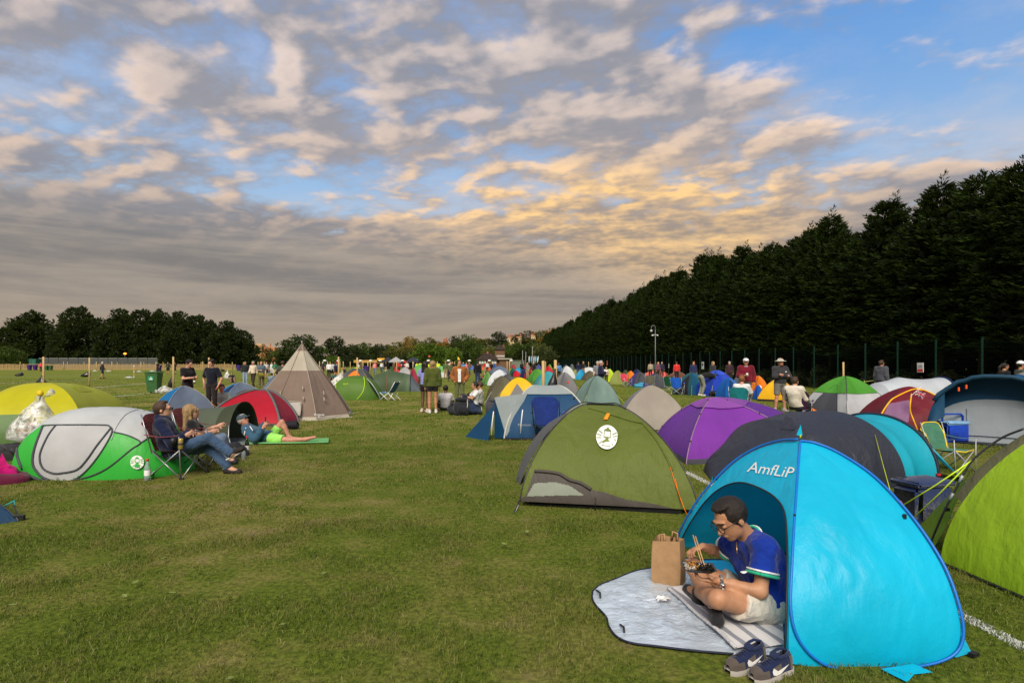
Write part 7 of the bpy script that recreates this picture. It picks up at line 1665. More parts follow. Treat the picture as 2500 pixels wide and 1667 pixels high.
    for i, (x, Y, top, lab) in enumerate(((1588, 62, C_(160, 150, 130), 'man in a beige jacket by the fence left of the lamp post'), (1600, 64, C_(60, 80, 80), 'person in dark teal right under the lamp post'), (1607, 58, C_(120, 70, 90), 'woman in mauve right of the lamp post'), (1616, 62, C_(44, 46, 70), 'man in navy right of the lamp post'), (1652, 48, C_(205, 50, 50), 'person in a red jacket with a grey rucksack by the fence'), (1693, 44, C_(40, 46, 84), 'woman in a blue coat by the orange notice'), (1741, 40, C_(50, 52, 56), 'man with cropped grey hair behind the royal blue tent'), (1781, 42, C_(60, 40, 50), 'person half hidden behind the royal blue tent'))):
        P_(lab, Xp(x, Y), [PI, 0, .5, -.4][i % 4], 'stand', 'light', ['brown', 'dark', 'blond', 'grey'][i % 4], top, drk, None, 'people along the mesh fence', sleeve=.97, hair=['short', 'short', 'bob', 'short'][i % 4])
    # the far crowd: one stout loop of shared figures, each told apart by clothes and neighbour
    tops = dict(hivis=cloth((.62, .80, .02)), black=blk, white=wht, red=C_(190, 40, 50), navy=nav, green=C_(80, 96, 60), grey=C_(130, 130, 132), blue=C_(80, 130, 190), pink=C_(235, 130, 160), brown=C_(110, 80, 60))
    rows = [(1018, 'hivis', 95, 'left end of the steward line'), (1026, 'hivis', 96, 'second in the steward line'), (1034, 'hivis', 98, 'behind the girl in lilac'), (1068, 'hivis', 92, 'right end of the steward line'), (1072, 'hivis', 94, 'beside the last steward'), (1046, 'hivis', 97, 'between the two girls\' heads'),
            (1088, 'green', 60, 'left of the jacketed man, in green'), (1100, 'green', 52, 'broad back left of the jacketed man'), (1093, 'red', 72, 'left of the jacketed man, in red'), (1096, 'white', 75, 'left of the jacketed man, in white'), (1105, 'black', 66, 'just behind the jacketed man'), (1131, 'blue', 70, 'right of the jacketed man, in light blue'), (1138, 'pink', 72, 'right of the jacketed man, in pink'), (1146, 'brown', 80, 'left of the black-clad man'), (1182, 'red', 96, 'before the pavilion wall, in red'), (1190, 'white', 98, 'before the pavilion wall, in white'), (1200, 'black', 95, 'before the pavilion wall, in black'), (1274, 'black', 62, 'left of the standing trio'), (1288, 'grey', 60, 'middle of the standing trio, leaning'), (1303, 'black', 63, 'right of the standing trio'), (1364, 'blue', 52, 'right of the post with the black sack'), (1412, 'navy', 62, 'near the hedge end, bending'), (1424, 'black', 66, 'seated-looking figure near the short posts'), (875, 'white', 96, 'on the far lawn in white'), (882, 'brown', 94, 'on the far lawn in brown'), (932, 'white', 98, 'on the far lawn by the orange board'), (942, 'black', 98, 'before the dark gazebo'), (962, 'brown', 100, 'under the silver gazebo'), (975, 'red', 98, 'left of the red van'), (984, 'black', 96, 'in front of the red van'), (994, 'white', 97, 'right of the red van'), (1010, 'navy', 100, 'left of the stewards, in navy')]
    for i, (x, c, Y, lab) in enumerate(rows):
        nm = 'steward in a yellow vest, ' if c == 'hivis' else 'distant person, '
        P_(nm + lab, Xp(x, Y), [0, PI, .8, -.9, 2.2][i % 5], ['stand', 'step', 'cup'][i % 3], ['light', 'tan', 'brown'][i % 3], ['dark', 'brown', 'blond', 'grey'][i % 4], tops[c], [drk, jean, khaki, nav][i % 4], None, 'people in the far crowd', h=.022, sleeve=.97, scale=.95 + .1 * RNG.random())

def build_litter():
    lm = plain((.16, .20, .05), .7, .2, var=.3)
    for i, (x, y) in enumerate(((398, 1366), (330, 1424), (302, 1458), (420, 1450), (688, 1528), (790, 1402), (1286, 1300), (1230, 1330), (30, 1480), (560, 1660))):
        t = thing('fallen_leaf', 'small pale green leaf lying on the grass, %s of ten from the left' % nth(sorted((398, 330, 302, 420, 688, 790, 1286, 1230, 30, 560)).index(x)), 'leaf', G(x, y, .035), i * 1.3, 'leaves lying on the grass')
        u = np.linspace(0, 1, 7); S = np.array([[(.06 * (f - .5), .02 * s * math.sin(math.pi * f) ** .8, .008 * abs(s) + .012 * f) for s in (-1, 0, 1)] for f in u]); part('blade', surf(S), lm, t); part('stalk', tube([(-.03, 0, 0), (-.05, .004, -.004)], .0015, 4), lm, t)
def blob_(a, b, c, seed):
    S = np.array([[(a * math.cos(q) * math.cos(e), b * math.sin(q) * math.cos(e), c * math.sin(e)) for e in np.linspace(-1.57, 1.57, 16)] for q in np.linspace(0, 6.2832, 25)])
    n = np.abs(S / np.array([a, b, c])); k = (n ** 3).sum(-1) ** (1 / 3) + 1e-6
    return S * (np.linalg.norm(n, axis=-1) / k * (1 + .14 * fbm(S * 6, seed)))[..., None]
def build_things():
    Xp = lambda x, Y, z=0: V3((x - CX) * Y / F, Y, z)
    # blue chair seen from behind, leaning on the navy tent
    t = chair_root('royal blue folding chair seen from behind against the navy tent', Xp(1338, 11.9), math.pi * .93, cloth((.018, .045, .26)), BLACKP, high=.98)
    chair_root('green folding chair with yellow piping beside the cyan tunnel tent', Xp(2322, 8.7), .35, cloth((.05, .17, .11)), LGREY, trim=plain((.72, .52, .02)), high=.88, s=.82)
    # far chairs
    for x, yb, c, rz, lab in ((1529, 944, (190, 60, 80), .4, 'red and white striped chair beside the olive tent'), (1570, 940, (24, 60, 40), 2.6, 'dark green chair in front of the violet-blue tent'), (1587, 952, (104, 102, 92), 2.9, 'khaki chair in front of the charcoal tent'), (1634, 958, (18, 78, 52), 2.8, 'bottle green chair left of the blue chair'), (1654, 964, (30, 96, 210), 2.6, 'bright blue chair beside the dark teal tent'), (684, 914, (200, 20, 30), 0, 'small red chair far left of the tepee'), (657, 916, (70, 76, 96), .6, 'small slate chair far left of the tepee')):
        ch = chair_root(lab, G(x, yb), rz, C_(*c), LGREY)
        if c == (190, 60, 80): [part('stripe', box((0, .30 + .05 * k, .52 + .11 * k), (.5, .012, .045)), WHITE_, ch, False) for k in range(4)]
    # sky-blue deck chair
    dc = thing('deck_chair', 'sky-blue canvas lounger with white crossed legs in the open grass', 'chair', G(955, 977), -.25); bl = C_(20, 110, 165); wf = plain((.75, .75, .74), .4)
    part('seat', surf(np.array([[(x, y, .36 - .03 * math.sin(3.1 * (x + .45) / .45)) for y in (-.25, 0, .25)] for x in np.linspace(-.45, 0, 7)])), bl, dc); part('backrest', surf(np.array([[(.02 + .28 * f, y, .34 + .46 * f - .04 * math.sin(3.1 * f)) for y in (-.27, 0, .27)] for f in np.linspace(0, 1, 7)])), C_(14, 84, 130), dc)
    for y in (-.26, .26):
        part('leg', tube([(-.45, y, 0), (.02, y, .36)], .014, 6), wf, dc); part('leg', tube([(.0, y, 0), (-.42, y, .36)], .014, 6), wf, dc); part('leg', tube([(.34, y, 0), (.0, y, .30)], .014, 6), wf, dc); part('leg', tube([(.02, y, .02), (.2, y, .32)], .014, 6), wf, dc); part('back_rail', tube([(.02, y, .34), (.30, y, .82)], .014, 6), wf, dc)
    # posts
    for x, top, base, lab in ((106, 871, 957, 'tall wooden post above the yellow tent'), (218, 873, 944, 'tall wooden post standing clear on the left meadow'), (423, 871, 955, 'tall wooden post left of the man with the phone'), (510, 873, 948, 'tall wooden post between the two men in dark tees'), (826.5, 871, 950, 'tall wooden post left of the green pop-up'), (872, 873, 948, 'tall wooden post behind the green pop-up'), (1326, 881, 978, 'wooden post left of the black sack'), (1356, 879, 978, 'wooden post holding the black sack'), (2059, 884, 960, 'wooden post behind the green-topped dome')): post(lab, x, top, base, r=.07 if 1300 < x < 1400 else .05)
    for i, (x, base) in enumerate(((49, 903), (155, 903), (165, 902), (205, 902), (235, 906), (273, 907), (286, 900), (316, 899), (320, 899), (344, 907), (351, 900), (381, 907), (398, 900), (464, 900), (491, 902), (495, 909), (548, 900), (567, 903), (594, 901), (620, 905), (630, 906), (645, 908), (760, 912), (780, 912), (800, 908), (806, 908), (830, 906), (838, 910), (855, 908), (886, 914), (898, 916), (904, 912), (916, 912), (968, 912), (1008, 912), (1110, 906), (1203, 906), (1238, 914), (1244, 914), (1332, 912), (1424, 906), (1437, 906))): post('distant wooden post, %s from the left among the thin far ones' % nth(i), x, 880, base, r=.06, group='distant wooden posts', h=1.9)
    # sacks
    clr, blk = polythene(), plain((.012, .012, .014), .3, .5)
    rubbish_bag('black sack tied to the right wooden post', Xp(1344, 24.6, .35), blk, .2, 1.05, (.2, 0), 3, False)
    for x, yb, m, w, h, ln, lab in ((100, 942, blk, .32, .75, (.1, 0), 'black sack on a holder below the post above the yellow tent'), (44, 918, blk, .5, .5, (.9, 0), 'black sack blowing sideways at the far left'), (206, 920, blk, .5, .7, (.8, 0), 'black sack leaning beside the clear-standing post'), (416, 946, blk, .22, .85, (.2, 0), 'black sack beside the green bin'), (402, 960, clr, .5, .42, (0, 0), 'heap of clear plastic sacks beside the green bin'), (553, 925, clr, .32, .85, (.1, 0), 'white sack on a pole near the sitting child'), (785, 925, clr, .38, .85, (.05, 0), 'white sack with blue print right of the tepee'), (806, 965, clr, .55, 1.15, (.5, 0), 'large clear sack between the tepee and the green pop-up'), (315, 923, clr, .5, .2, (0, 0), 'flat white sack lying beside the thin striped stick'), (232, 907, clr, .5, .3, (0, 0), 'small white sack lying by a distant post'), (265, 907, clr, .6, .25, (0, 0), 'pale sack lying by the lone walker'), (340, 908, clr, .5, .25, (0, 0), 'pale sack lying left of the purple bin'), (372, 907, clr, .6, .25, (0, 0), 'pale sack lying at the purple bin'), (942, 913, clr, .35, .6, (0, 0), 'little white sack on the far lawn')): rubbish_bag(lab, G(x, yb), m, w, h, ln, int(x), h > .5)
    st = thing('marker_stick', 'thin white and orange striped stick on the left meadow', 'stick', G(327, 924)); [part('segment', tube([(0, 0, .28 * k), (0, 0, .28 * k + .28)], .03, 6), (WHITE_, plain((.8, .3, .03)))[k % 2], st) for k in range(5)]
    # bins
    wheelie_bin('green wheeled bin with a white badge on the left meadow', G(376, 960), .15, plain((.035, .11, .035), .55), plain((.02, .24, .12)), 1.08); pu = plain((.045, .018, .16), .5)
    for x, yb, lab in ((72, 904, 'purple bin at the left end of the far bin row'), (86, 904, 'purple bin beside the pink-jacketed person'), (388, 907, 'purple bin near the end of the hoarding'), (583, 906, 'purple bin behind the strolling man'), (768, 922, 'purple bin right of the tepee'), (762, 906, 'smaller purple bin behind the tepee'), (894, 918, 'purple bin behind the dark green tunnel')): wheelie_bin(lab, G(x, yb), 0, pu, None, 1.15)
    for x, yb, lab in ((114, 904, 'green bin left of the green twin'), (124, 904, 'green bin at the right end of the far bin row'), (958, 912, 'green bin before the silver gazebo')): wheelie_bin(lab, G(x, yb), 0, plain((.03, .10, .04), .55), None, 1.0)
    # rucksack heap
    rk = lambda lab, loc, m, s, rz: (lambda t: (part('sack', surf(blob_(.2, .16, .3, int(s[0] * 50)) + V3(0, 0, .27)), m, t), part('lid', surf(blob_(.19, .16, .09, 5) + V3(0, -.01, .56)), m, t), part('pocket', surf(blob_(.15, .08, .15, 6) + V3(0, -.13, .2)), m, t), part('strap', tube([(-.1, .13, .5), (-.12, .2, .3), (-.1, .13, .1)], .02, 5), DGREY, t), part('buckle_strap', tube([(.1, -.14, .6), (.1, -.2, .35), (.1, -.15, .05)], .012, 5), LGREY, t), setattr(t, 'rotation_euler', (-.3 * s[2], .25 * math.sin(rz * 9), rz))))(thing('rucksack', lab, 'rucksack', loc, rz, None, s))
    rk('large black rucksack in the heap by the seated group', G(1126, 1014), cloth((.018, .02, .026)), (1.35, 1.15, .85), .3); rk('black rucksack lying left in the heap', G(1106, 1012), cloth((.022, .024, .03)), (1.1, 1.0, .6), -.5); rk('navy bag right of the black rucksacks', G(1158, 1012), cloth((.02, .035, .08)), (1.5, .9, .5), .9); rk('patterned dark rucksack against the navy tent', G(1196, 1010), cloth((.05, .05, .06)), (.9, .9, .75), .2)
    # cooler, blue holdall, orange bag
    c = thing('cool_box', 'blue cool box with pale lid and blue handle before the family tent', 'cool box', G(2326, 1078), .12); bb = plain((.01, .05, .42), .45); part('body', box((0, 0, .19), (.50, .30, .36), 0, .03), bb, c); part('lid', box((0, 0, .40), (.52, .32, .07), 0, .02), plain((.20, .38, .62), .45), c); part('handle', tube([(-.24, 0, .38), (-.24, 0, .54), (-.18, 0, .58), (.18, 0, .58), (.24, 0, .54), (.24, 0, .38)], .02, 6), bb, c)
    h = thing('cool_bag', 'navy soft cool bag between the cyan tent and the lime tent', 'bag', P(2252, 1235, 6.0) * np.array([1, 1, 0]), .3); nb = cloth((.012, .028, .10)); part('body', box((0, 0, .19), (.50, .32, .38), 0, .05), nb, h); part('lid', box((0, 0, .40), (.52, .34, .06), 0, .02), nb, h)
    o = thing('orange_bag', 'small orange bag beside the navy cool bag', 'bag', P(2206, 1250, 6.0) * np.array([1, 1, 0]) + V3(0, 0, 0)); part('pouch', box((0, 0, .1), (.2, .12, .22), .2, .04), plain((.75, .15, .01)), o); part('handle', tube([(-.05, 0, .2), (0, 0, .26), (.05, 0, .2)], .01, 5), plain((.75, .15, .01)), o)
    o = thing('orange_bag', 'orange stuff sack on the grass right of the purple tent', 'bag', G(1868, 1022)); S = bag_shape(.13, .3, 4); part('pouch', surf(S), plain((.8, .36, .01)), o); part('cord', tube([(0, 0, .28), (.05, 0, .36)], .012, 5), plain((.8, .36, .01)), o)
    o = thing('orange_cloth', 'bright orange cloth heap beside the plum chair', 'cloth', G(1996, 1012)); S = np.array([[(math.cos(a) * .34 * math.cos(e), math.sin(a) * .25 * math.cos(e), .22 * math.sin(e)) for e in np.linspace(0, 1.57, 10)] for a in np.linspace(0, 6.283, 24)]); part('heap', surf(wrinkle(S * (1 + .25 * fbm(S * 6, 3)[..., None]), .03, 3, 6)), plain((.85, .22, .02)), o); part('fold', surf(wrinkle(S * .6 + V3(.2, 0, 0), .03, 4, 6)), plain((.8, .18, .02)), o)
    o = thing('blue_crate', 'light blue crate and bag in front of the chairs', 'crate', G(1562, 946)); part('crate_body', box((0, 0, .12), (.8, .4, .24), 0, .04), plain((.05, .30, .45)), o); part('bag_on_top', box((.1, 0, .28), (.4, .3, .12), .3, .05), plain((.08, .36, .55)), o)
    b = thing('black_bag', 'black holdall at the feet of the bending man', 'bag', G(1748, 970)); part('sack', box((0, 0, .16), (.7, .35, .3), .3, .1), BLACKP, b); part('stripe', tube([(-.3, -.1, .05), (0, -.22, .28), (.3, -.1, .3)], .025, 5), plain((.5, .5, .5)), b)
    # shoes at the tent door
    for i, (x, y, rz, lab) in enumerate(((1822, 1628, .52, 'navy and taupe trainer, farther of the pair by the tent door'), (1884, 1650, .46, 'navy and taupe trainer, nearer of the pair by the tent door'))): trainer(lab, G(x, y), rz)
    # bicycle
    b = thing('bicycle', 'bicycle leaning by the mesh fence behind the grey hoodie', 'bicycle', Xp(2120, 25.2), .2); fr = plain((.25, .32, .08), .4)
    for x in (-.52, .52): w = part('wheel', tube([(x + .33 * math.cos(a), 0, .34 + .33 * math.sin(a)) for a in np.linspace(0, 6.283, 25)], .018, 5, False), BLACKP, b); part('hub', join(*[tube([(x, 0, .34), (x + .32 * math.cos(a), 0, .34 + .32 * math.sin(a))], .003, 3) for a in np.linspace(0, 6.28, 13)]), LGREY, w)
    part('frame', join(*[tube([p, q], .018, 6) for p, q in (((-.52, 0, .34), (-.12, 0, .30)), ((-.52, 0, .34), (-.2, 0, .82)), ((-.12, 0, .30), (-.22, 0, .90)), ((-.12, 0, .30), (.40, 0, .82)), ((-.2, 0, .82), (.38, 0, .88)), ((.36, 0, .98), (.52, 0, .34)))]), fr, b); part('saddle', box((-.24, 0, .94), (.26, .13, .06), 0, .025), BLACKP, b); part('handlebar', tube([(.34, -.28, 1.02), (.36, 0, 1.0), (.34, .28, 1.02)], .014, 6), BLACKP, b); part('crank', tube([(-.12, -.08, .16), (-.12, .08, .44)], .012, 5), LGREY, b)
    # notices on the fence
    for x, y, w_, h_, m, lab in ((2250, 897, .26, .46, WHITE_, 'white and red notice on the mesh fence right of the hoodie man'), (1717, 892, .42, .72, plain((.62, .66, .68)), 'pale grey notice board on the mesh fence'), (1483, 886, .62, .8, plain((.75, .16, .06)), 'orange notice on the mesh fence behind the navy-coated man'), (1695, 889, .4, .6, plain((.8, .25, .06)), 'orange notice on the mesh fence behind the woman in blue'), (1634, 893, .12, .5, WHITE_, 'narrow white notice on the mesh fence')):
        xr = (x - CX) / F; Y = 20.7 / (xr + .036) ; p = P(x, y, Y) - V3(.06, 0, 0); n = thing('notice', lab, 'sign', p, -.036 * 0)
        part('plate', box((0, 0, 0), (.02, w_ * 1.6, h_)), m, n, False); part('print', box((-.014, 0, h_ * .12), (.006, w_ * 1.1, h_ * .28)), DGREY if m is not WHITE_ else plain((.4, .42, .45)), n, False)
        if x == 2250: part('red_band', box((-.014, 0, -h_ * .3), (.006, w_ * 1.4, h_ * .28)), plain((.6, .05, .05)), n, False)
    # lamp post with hooked head and cameras
    l = thing('lamp_post', 'slim hooked lamp post rising before the hedge', 'lamp post', Xp(1600, 62)); gm_ = plain((.20, .21, .22), .5, .4, .3); hk = [(0, 0, 5.3)] + [(-.22 + .22 * math.cos(a), 0, 5.45 + .30 * math.sin(a)) for a in np.linspace(0, math.pi, 9)] + [(-.44, 0, 5.25)]
    part('column', tube([(0, 0, 0), (0, 0, 2.5), (0, 0, 5.3)], [.06, .045, .035], 8), gm_, l); part('hook', tube(hk, .03, 6), gm_, l); part('camera_dome', lathe([(.01, 5.0), (.13, 5.06), (.14, 5.22), (.06, 5.28)], 10, (-.44, 0, 0)), plain((.45, .45, .45)), l); part('bracket', join(tube([(-.3, 0, 4.72), (.25, 0, 4.72)], .03, 5), box((-.3, 0, 4.66), (.2, .12, .14)), box((.24, 0, 4.66), (.16, .12, .12))), plain((.6, .6, .6)), l)
def trainer(label, loc, rz):
    t = thing('trainer', label, 'shoe', loc, rz); L = .29; n = 26; xs = np.linspace(0, 1, n)
    prof = np.interp(xs, [0, .06, .2, .35, .48, .6, .75, .9, 1], [.050, .072, .078, .082, .092, .100, .108, .115, .092]); wid = np.interp(xs, [0, .08, .25, .5, .7, .9, 1], [.012, .036, .047, .043, .036, .036, .014])
    a = np.linspace(0, math.pi, 17); S = np.array([[((x - .5) * L, -w * math.cos(q), .022 + (p - .022) * math.sin(q) ** .55) for q in a] for x, p, w in zip(xs, prof, wid)])
    Fc = gridfaces(n - 1, 16).reshape(n - 1, 16, 4); V = S.reshape(-1, 3); keep = lambda i0, i1, j0, j1: Fc[i0:i1, j0:j1].reshape(-1, 4)
    nv, tp = cloth((.010, .018, .06), .8, .4, 30), cloth((.095, .078, .068), .9, .4, 40); op = np.ones((n - 1, 16), bool); op[14:23, 5:11] = False
    up = part('upper', compact(V, Fc[op]), nv, t); part('toe_cap', compact(V * np.array([1, 1.02, 1]) + V3(-.002, 0, .001), np.concatenate([keep(0, 4, 0, 16), keep(4, 7, 0, 3), keep(4, 7, 13, 16)])), tp, up)
    for j in (0, 12): part('side_overlay', compact(V * np.array([1, 1.03, 1]), keep(9, 15, 0, 3) if j == 0 else keep(9, 15, 13, 16)), tp, up)
    part('heel_counter', compact(V * np.array([1.01, 1.03, 1]), np.concatenate([keep(21, 25, 0, 4), keep(21, 25, 12, 16)])), tp, up)
    so = np.array([[((x - .5) * L * 1.03, s * (w + .006), z) for s, z in ((-1, .0), (-1, .026), (1, .026), (1, .0))] for x, w in zip(xs, wid)]); part('sole', (so.reshape(-1, 3), gridfaces(n - 1, 3)), plain((.30, .28, .25), .8), t, False)
    part('opening', tube([((xs[i] - .5) * L, y, prof[i] - .004 + .006) for i, y in ((14, 0), (15, -.028), (18, -.032), (21, -.028), (23, 0), (21, .028), (18, .032), (15, .028), (14, 0))], .008, 6, False), cloth((.012, .022, .07)), t); part('lining', sheet([((xs[i] - .5) * L, y, .055) for i, y in ((14, 0), (16, -.028), (21, -.028), (23, 0), (21, .028), (16, .028))]), plain((.006, .008, .02), .9), t, False)
    for k in range(5): x = .27 + .065 * k; z = float(np.interp(x, xs, prof)); part('lace', tube([((x - .5) * L, -.026, z - .012), ((x - .5) * L - .004, 0, z + .006), ((x - .5) * L, .026, z - .012)], .004, 5), cloth((.008, .012, .04)), t)
    part('tongue', sheet([((.5 - .5) * L, -.022, .100), ((.62 - .5) * L, -.024, .118), ((.64 - .5) * L, .024, .118), ((.5 - .5) * L, .022, .100)]), cloth((.012, .02, .065)), t, False)
    sw = [(-.045, .040), (-.02, .030), (.02, .032), (.09, .062), (.03, .044), (-.01, .046), (-.03, .060), (-.038, .072), (-.05, .058)]
    for s in (-1, 1): part('side_swoosh', sheet([(x, s * (float(np.interp(x / L + .5, xs, wid)) * (1.05 - .10 * max(0, (z - .04)) / .04) + .001), z) for x, z in sw]), WHITE_, t, False)

def build_background():
    Xp = lambda x, Y, z=0: V3((x - CX) * Y / F, Y, z)
    # paling fence across the left meadow
    Y = 135; f = thing('paling_fence', 'long chestnut paling fence in front of the dark trees', 'fence', Xp(280, Y)); x0, x1 = (-60 - 280) * Y / F, (575 - 280) * Y / F; vf = []; rg = np.random.default_rng(4)
    for x in np.arange(x0, x1, .11): h = rg.uniform(1.25, 1.5); vf.append(box((x, rg.normal(0, .02), h / 2), (.055, .03, h)))
    part('paling', join(*vf), wood((.46, .32, .15)), f, False)['kind'] = 'stuff'
    for z in (.35, 1.05): part('wire', tube([(x0, .03, z), (x1, .03, z)], .012, 4), DGREY, f)
    # grey hoarding / cabins
    Y = 165; w = thing('hoarding', 'long grey panelled hoarding under the left trees', 'fence', Xp(240, Y)); gm_ = plain((.065, .07, .068), .7)
    for i, x in enumerate(np.arange(95, 385, 24.2)): part('panel', box((((x + 12) - 240) * Y / F, 0, 1.5), (24 * Y / F - .06, .2, 3.0)), gm_, w, False); part('cap', box((((x + 12) - 240) * Y / F, -.02, 3.03), (24 * Y / F * .9, .26, .08)), plain((.4, .42, .42)), w, False)
    c = thing('container', 'dark green container at the left end of the hoarding', 'container', Xp(86, 160)); part('box_body', box((0, 0, 1.4), (2.0, 2, 2.8), 0, .05), plain((.02, .10, .07)), c, False); part('door', box((.4, -1.02, 1.3), (.8, .05, 2.2)), plain((.03, .13, .09)), c, False)
    l = thing('street_lamp', 'lit amber street lamp among the dark trees', 'lamp', Xp(305, 170)); part('column', tube([(0, 0, 0), (0, 0, 4.2)], .08, 6), DGREY, l); part('lamp_head', lathe([(.05, 4.15), (.38, 4.3), (.38, 4.6), (.05, 4.75)], 10), glow((1, .36, .04), 2.2), l)
    # round floodlight heads
    for i, x in enumerate((755, 793, 826, 880, 905, 928, 983, 1046, 1095, 1146, 1195, 1248)):
        Y = 120; f = thing('light_bollard', 'small white globe lamp, %s from the left across the far lawn' % nth(i), 'lamp', Xp(x, Y), 0, 'globe lamps across the far lawn'); part('pole', tube([(0, 0, 0), (0, 0, 2.0)], .04, 6), DGREY, f); part('globe', lathe([(.05, 1.95), (.32, 2.0), (.38, 2.12), (.28, 2.28), (.05, 2.32)], 12), plain((.8, .8, .8)), f)
    # gazebos, red van, boards
    for x, w_, m, lab in ((967, 3.2, plain((.30, .30, .30)), 'silver gazebo with a pointed roof'), (947, 3.0, plain((.02, .02, .025)), 'dark gazebo left of the silver one'), (1008, 3.2, plain((.022, .025, .04)), 'dark gazebo right of the red van')):
        g = thing('gazebo', lab, 'gazebo', Xp(x, 150)); a = w_ / 2; V = [(-a, -a, 2.1), (a, -a, 2.1), (a, a, 2.1), (-a, a, 2.1), (0, 0, 3.3)]; part('roof', (np.array(V), [(0, 1, 4), (1, 2, 4), (2, 3, 4), (3, 0, 4)]), m, g, False)
        part('valance', join(*[box(p, s) for p, s in (((0, -a, 1.95), (w_, .03, .3)), ((0, a, 1.95), (w_, .03, .3)), ((a, 0, 1.95), (.03, w_, .3)), ((-a, 0, 1.95), (.03, w_, .3)))]), m, g, False)
        for sx in (-1, 1):
            for sy in (-1, 1): part('leg', tube([(sx * a, sy * a, 0), (sx * a, sy * a, 2.1)], .04, 6), DGREY, g)
        if m is not None and 'dark' in lab: part('back_wall', box((0, a, 1.0), (w_, .04, 2.0)), m, g, False)
    v = thing('red_van', 'red van parked across the far lawn', 'van', Xp(984, 158)); rd = plain((.62, .02, .015), .35, .5); part('body', box((0, 0, 1.25), (3.2, 1.8, 1.5), 0, .18), rd, v, False); part('roof', box((0, 0, 2.1), (2.9, 1.6, .3), 0, .1), rd, v, False); part('windscreen', box((-.2, -.92, 1.6), (1.8, .05, .5)), plain((.02, .03, .04), .1, .6), v, False); part('name_band', box((.1, -.93, 1.1), (2.0, .04, .25)), plain((.7, .6, .55)), v, False)
    for x in (-1.0, 1.0): wv, wf = lathe([(.05, -.1), (.34, -.1), (.34, .1), (.05, .1)], 14); part('wheel', (wv[:, [0, 2, 1]] + V3(x, -.85, .34), wf), BLACKP, v)
    for x, y, w_, h_, m, lab in ((930, 880, 2.0, 1.3, plain((.75, .38, .04)), 'orange board on the far lawn'), (1013, 884, 1.5, 1.8, plain((.04, .25, .45)), 'blue board right of the dark gazebo'), (900, 882, 8.0, .7, plain((.42, .24, .06)), 'long ochre banner on the far fence')): b = thing('board', lab, 'board', Xp(x, 152)); part('panel', box((0, 0, CAMH - (y - HZ) * 152 / F), (w_, .06, h_)), m, b, False); [part('leg', tube([(s * w_ * .4, .04, 0), (s * w_ * .4, .04, 2.0)], .05, 5), DGREY, b) for s in (-1, 1)]
    bf = thing('feather_flag', 'yellow feather flag in the far crowd', 'flag', Xp(1117, 90)); part('pole', tube([(0, 0, 0), (0, 0, 2.6)], .03, 5), DGREY, bf); part('cloth', sheet([(0, 0, .9), (.45, 0, 1.0), (.5, 0, 2.0), (.2, 0, 2.55), (0, 0, 2.6)]), plain((.75, .55, .03)), bf, False)
    # clipped round bush, low hedge
    t = thing('round_bush', 'clipped round green bush right of the tepee', 'bush', Xp(812, 185), 0, None, (6.2, 6.2, 3.9)); c_ = link('crown', K_bush[0][0], t); c_.material_slots[0].link = 'OBJECT'; c_.material_slots[0].material = leafmat(LIME); link('trunk', K_bush[0][1], t)
    # pavilion
    Y = 140; p = thing('pavilion', 'brown brick pavilion with hipped roofs and a square tower', 'building', Xp(1192, Y)); k = Y / F; br = plain((.15, .085, .05), .9, .1, bump=.3); rf = plain((.040, .030, .026), .9, .1, var=.3, vscale=2); cr = plain((.42, .40, .34))
    X = lambda x: (x - 1192) * k; Z = lambda y: CAMH - (y - HZ) * k
    part('wall', box(((X(1166) + X(1214)) / 2, 1.2, Z(879) / 2), (X(1214) - X(1166), 2.4, Z(879))), br, p, False)
    def hip(x0, x1, y0, y1, zb, zt, rx): return (np.array([(x0, y0, zb), (x1, y0, zb), (x1, y1, zb), (x0, y1, zb), (rx[0], (y0 + y1) / 2, zt), (rx[1], (y0 + y1) / 2, zt)]), [(0, 1, 5, 4), (1, 2, 5), (2, 3, 4, 5), (3, 0, 4)])
    part('roof', hip(X(1161), X(1219), -.5, 3.0, Z(879), Z(861), (X(1182), X(1198))), rf, p, False); part('wing_wall', box(((X(1214) + X(1248)) / 2, 1.6, Z(877) / 2), (X(1248) - X(1214), 2.4, Z(877))), br, p, False); part('wing_roof', box(((X(1214) + X(1250)) / 2, 1.4, Z(876)), (X(1250) - X(1214), 3.0, .25)), cr, p, False)
    part('tower_wall', box((X(1220), 2.2, Z(853) / 2 + .2), (2.45, 2.45, Z(853) - .4)), br, p, False); tr = part('tower_roof', hip(X(1220) - 1.5, X(1220) + 1.5, .7, 3.7, Z(853.5), Z(839), (X(1219), X(1221))), rf, p, False); part('finial', tube([(X(1220), 2.2, Z(840)), (X(1220), 2.2, Z(833))], .05, 5), DGREY, tr); part('chimney', box((X(1229), 3.2, Z(846)), (.5, .5, 1.2)), br, p, False)
    for x in (1172, 1178, 1184, 1203, 1209): w = part('window', box((X(x), -.03, Z(883.5)), (.5, .08, .8)), plain((.5, .55, .56), .3), p, False); part('frame', box((X(x), -.05, Z(883.5)), (.04, .1, .8)), WHITE_, w, False)
    part('white_fascia', box((X(1222), .9, Z(869)), (2.0, .1, .4)), plain((.4, .4, .38)), p, False); part('chimney', box((X(1190), 1.2, Z(860.5)), (.4, .4, .6)), plain((.3, .1, .06)), p, False)
    s = thing('shed', 'pale green slatted shed right of the pavilion', 'shed', Xp(1263, 138)); [part('slat', box((i * .22 - 1.5, 0, 1.1), (.19, .06, 2.2)), plain((.16, .19, .15)), s, False) for i in range(15)]; part('roof', box((0, .6, 2.25), (3.5, 1.6, .1)), plain((.2, .22, .2)), s, False)
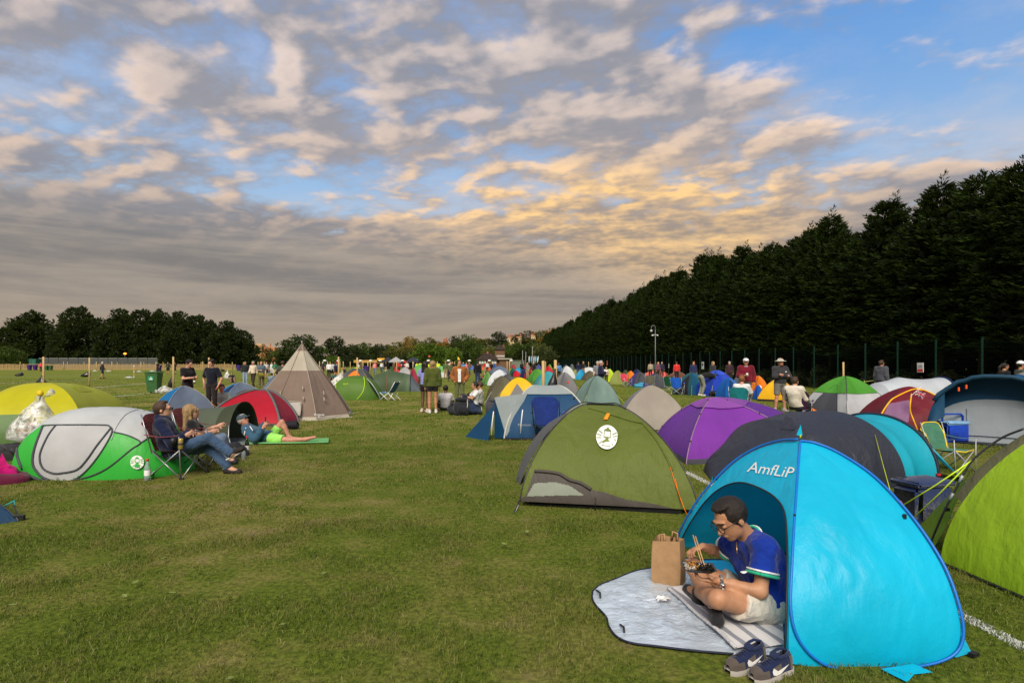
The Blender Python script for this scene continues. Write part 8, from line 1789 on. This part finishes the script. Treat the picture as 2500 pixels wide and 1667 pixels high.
    for i, (x, m) in enumerate(((1292, (.55, .6, .62)), (1297, (.10, .32, .55)), (1303, (.5, .55, .6)), (1307, (.12, .38, .6)), (1312, (.6, .62, .65)))): b = thing('dinghy', '%s dinghy stood on end behind the shed, %s of five' % (('white', 'blue')[m[0] < .3], ('first', 'second', 'third', 'fourth', 'last')[i]), 'boat', Xp(x, 150), 0, 'dinghies stood on end'); S = np.array([[(.2 * math.sin(math.pi * f) ** .6 * math.cos(a) + .06 * i * f, .2 * math.sin(a) * math.sin(math.pi * f) ** .6, 1.6 + 1.9 * f) for f in np.linspace(0.01, .99, 10)] for a in np.linspace(0, 6.283, 12)]); part('hull', surf(S), plain(m, .4), b); part('keel', tube([(0, -.2, 1.8), (.03 * i, -.22, 3.3)], .02, 4), WHITE_, b)
    for x, top in ((1275, 855), (1232, 862), (1299, 846), (1283, 858)): m = thing('mast', 'thin pale mast %s' % {1275: 'right of the pavilion shed', 1232: 'leaning beside the pavilion tower', 1299: 'tallest above the stood-up dinghies', 1283: 'left of the stood-up dinghies'}[x], 'mast', Xp(x, 148)); h = CAMH + (HZ - top) * 148 / F; part('spar', tube([(0, 0, 0), (-.4 if x == 1232 else .1, 0, h)], [.06, .03], 6), plain((.6, .6, .6)), m); part('cleat', box((0, -.06, 1.0), (.12, .05, .1)), DGREY, m, False)
    # flats and hill houses, low sun's warm light put into their wall colours
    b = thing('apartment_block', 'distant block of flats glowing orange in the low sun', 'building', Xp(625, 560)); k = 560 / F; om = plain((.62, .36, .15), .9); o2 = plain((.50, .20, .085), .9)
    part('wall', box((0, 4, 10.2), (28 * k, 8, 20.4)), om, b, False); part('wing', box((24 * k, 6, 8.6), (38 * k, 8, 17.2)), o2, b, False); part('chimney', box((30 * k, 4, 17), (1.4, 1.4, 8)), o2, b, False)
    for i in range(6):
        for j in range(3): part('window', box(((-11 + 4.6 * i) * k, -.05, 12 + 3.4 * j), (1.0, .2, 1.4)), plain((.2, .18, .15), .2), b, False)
    hs = [(1244, 824, 11, 'cream house, left of the row of three on the hill'), (1255, 823, 12, 'cream house, middle of the row of three on the hill'), (1267, 823, 11, 'cream house, right of the row of three on the hill'), (1302, 820, 10, 'yellow-lit house between two hill trees'), (1335, 817, 14, 'white house with red gable near the hedge end'), (1086, 832, 8, 'brick house roof on the left of the wooded hill')]
    for x, y, w_, lab in hs:
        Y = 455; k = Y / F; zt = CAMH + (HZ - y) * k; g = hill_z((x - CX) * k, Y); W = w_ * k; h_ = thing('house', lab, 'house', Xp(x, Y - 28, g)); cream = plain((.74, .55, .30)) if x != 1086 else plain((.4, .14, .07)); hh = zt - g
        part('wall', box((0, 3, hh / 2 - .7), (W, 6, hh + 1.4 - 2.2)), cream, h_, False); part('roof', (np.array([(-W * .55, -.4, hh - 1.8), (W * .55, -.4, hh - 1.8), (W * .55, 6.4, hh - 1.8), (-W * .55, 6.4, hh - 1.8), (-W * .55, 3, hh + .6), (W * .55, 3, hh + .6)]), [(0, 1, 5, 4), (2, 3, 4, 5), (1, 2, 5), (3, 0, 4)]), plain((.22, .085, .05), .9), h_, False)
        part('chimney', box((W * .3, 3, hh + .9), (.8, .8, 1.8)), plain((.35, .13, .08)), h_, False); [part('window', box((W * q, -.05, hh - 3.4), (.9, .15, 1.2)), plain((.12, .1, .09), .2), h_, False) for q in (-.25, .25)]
    fl = thing('red_flag', 'small red flag above the bright green tree', 'flag', Xp(1046, 200)); part('pole', tube([(0, 0, 0), (0, 0, 4.4)], .05, 5), DGREY, fl); part('cloth', sheet([(0, 0, 3.7), (.6, 0, 3.7), (.6, 0, 4.3), (0, 0, 4.3)]), plain((.7, .06, .03)), fl, False)

build_trees(); build_hedge(); build_background()
build_blue_tent(); build_olive(); build_green_white(); build_purple(); build_dark_cyan(); build_lime(); build_left_corner(); build_navy(); build_yellow_left(); build_red(); build_tepee(); build_mid_tents()
build_eater(); build_left_group(); build_mid_people(); build_things(); build_litter()
build_grass()
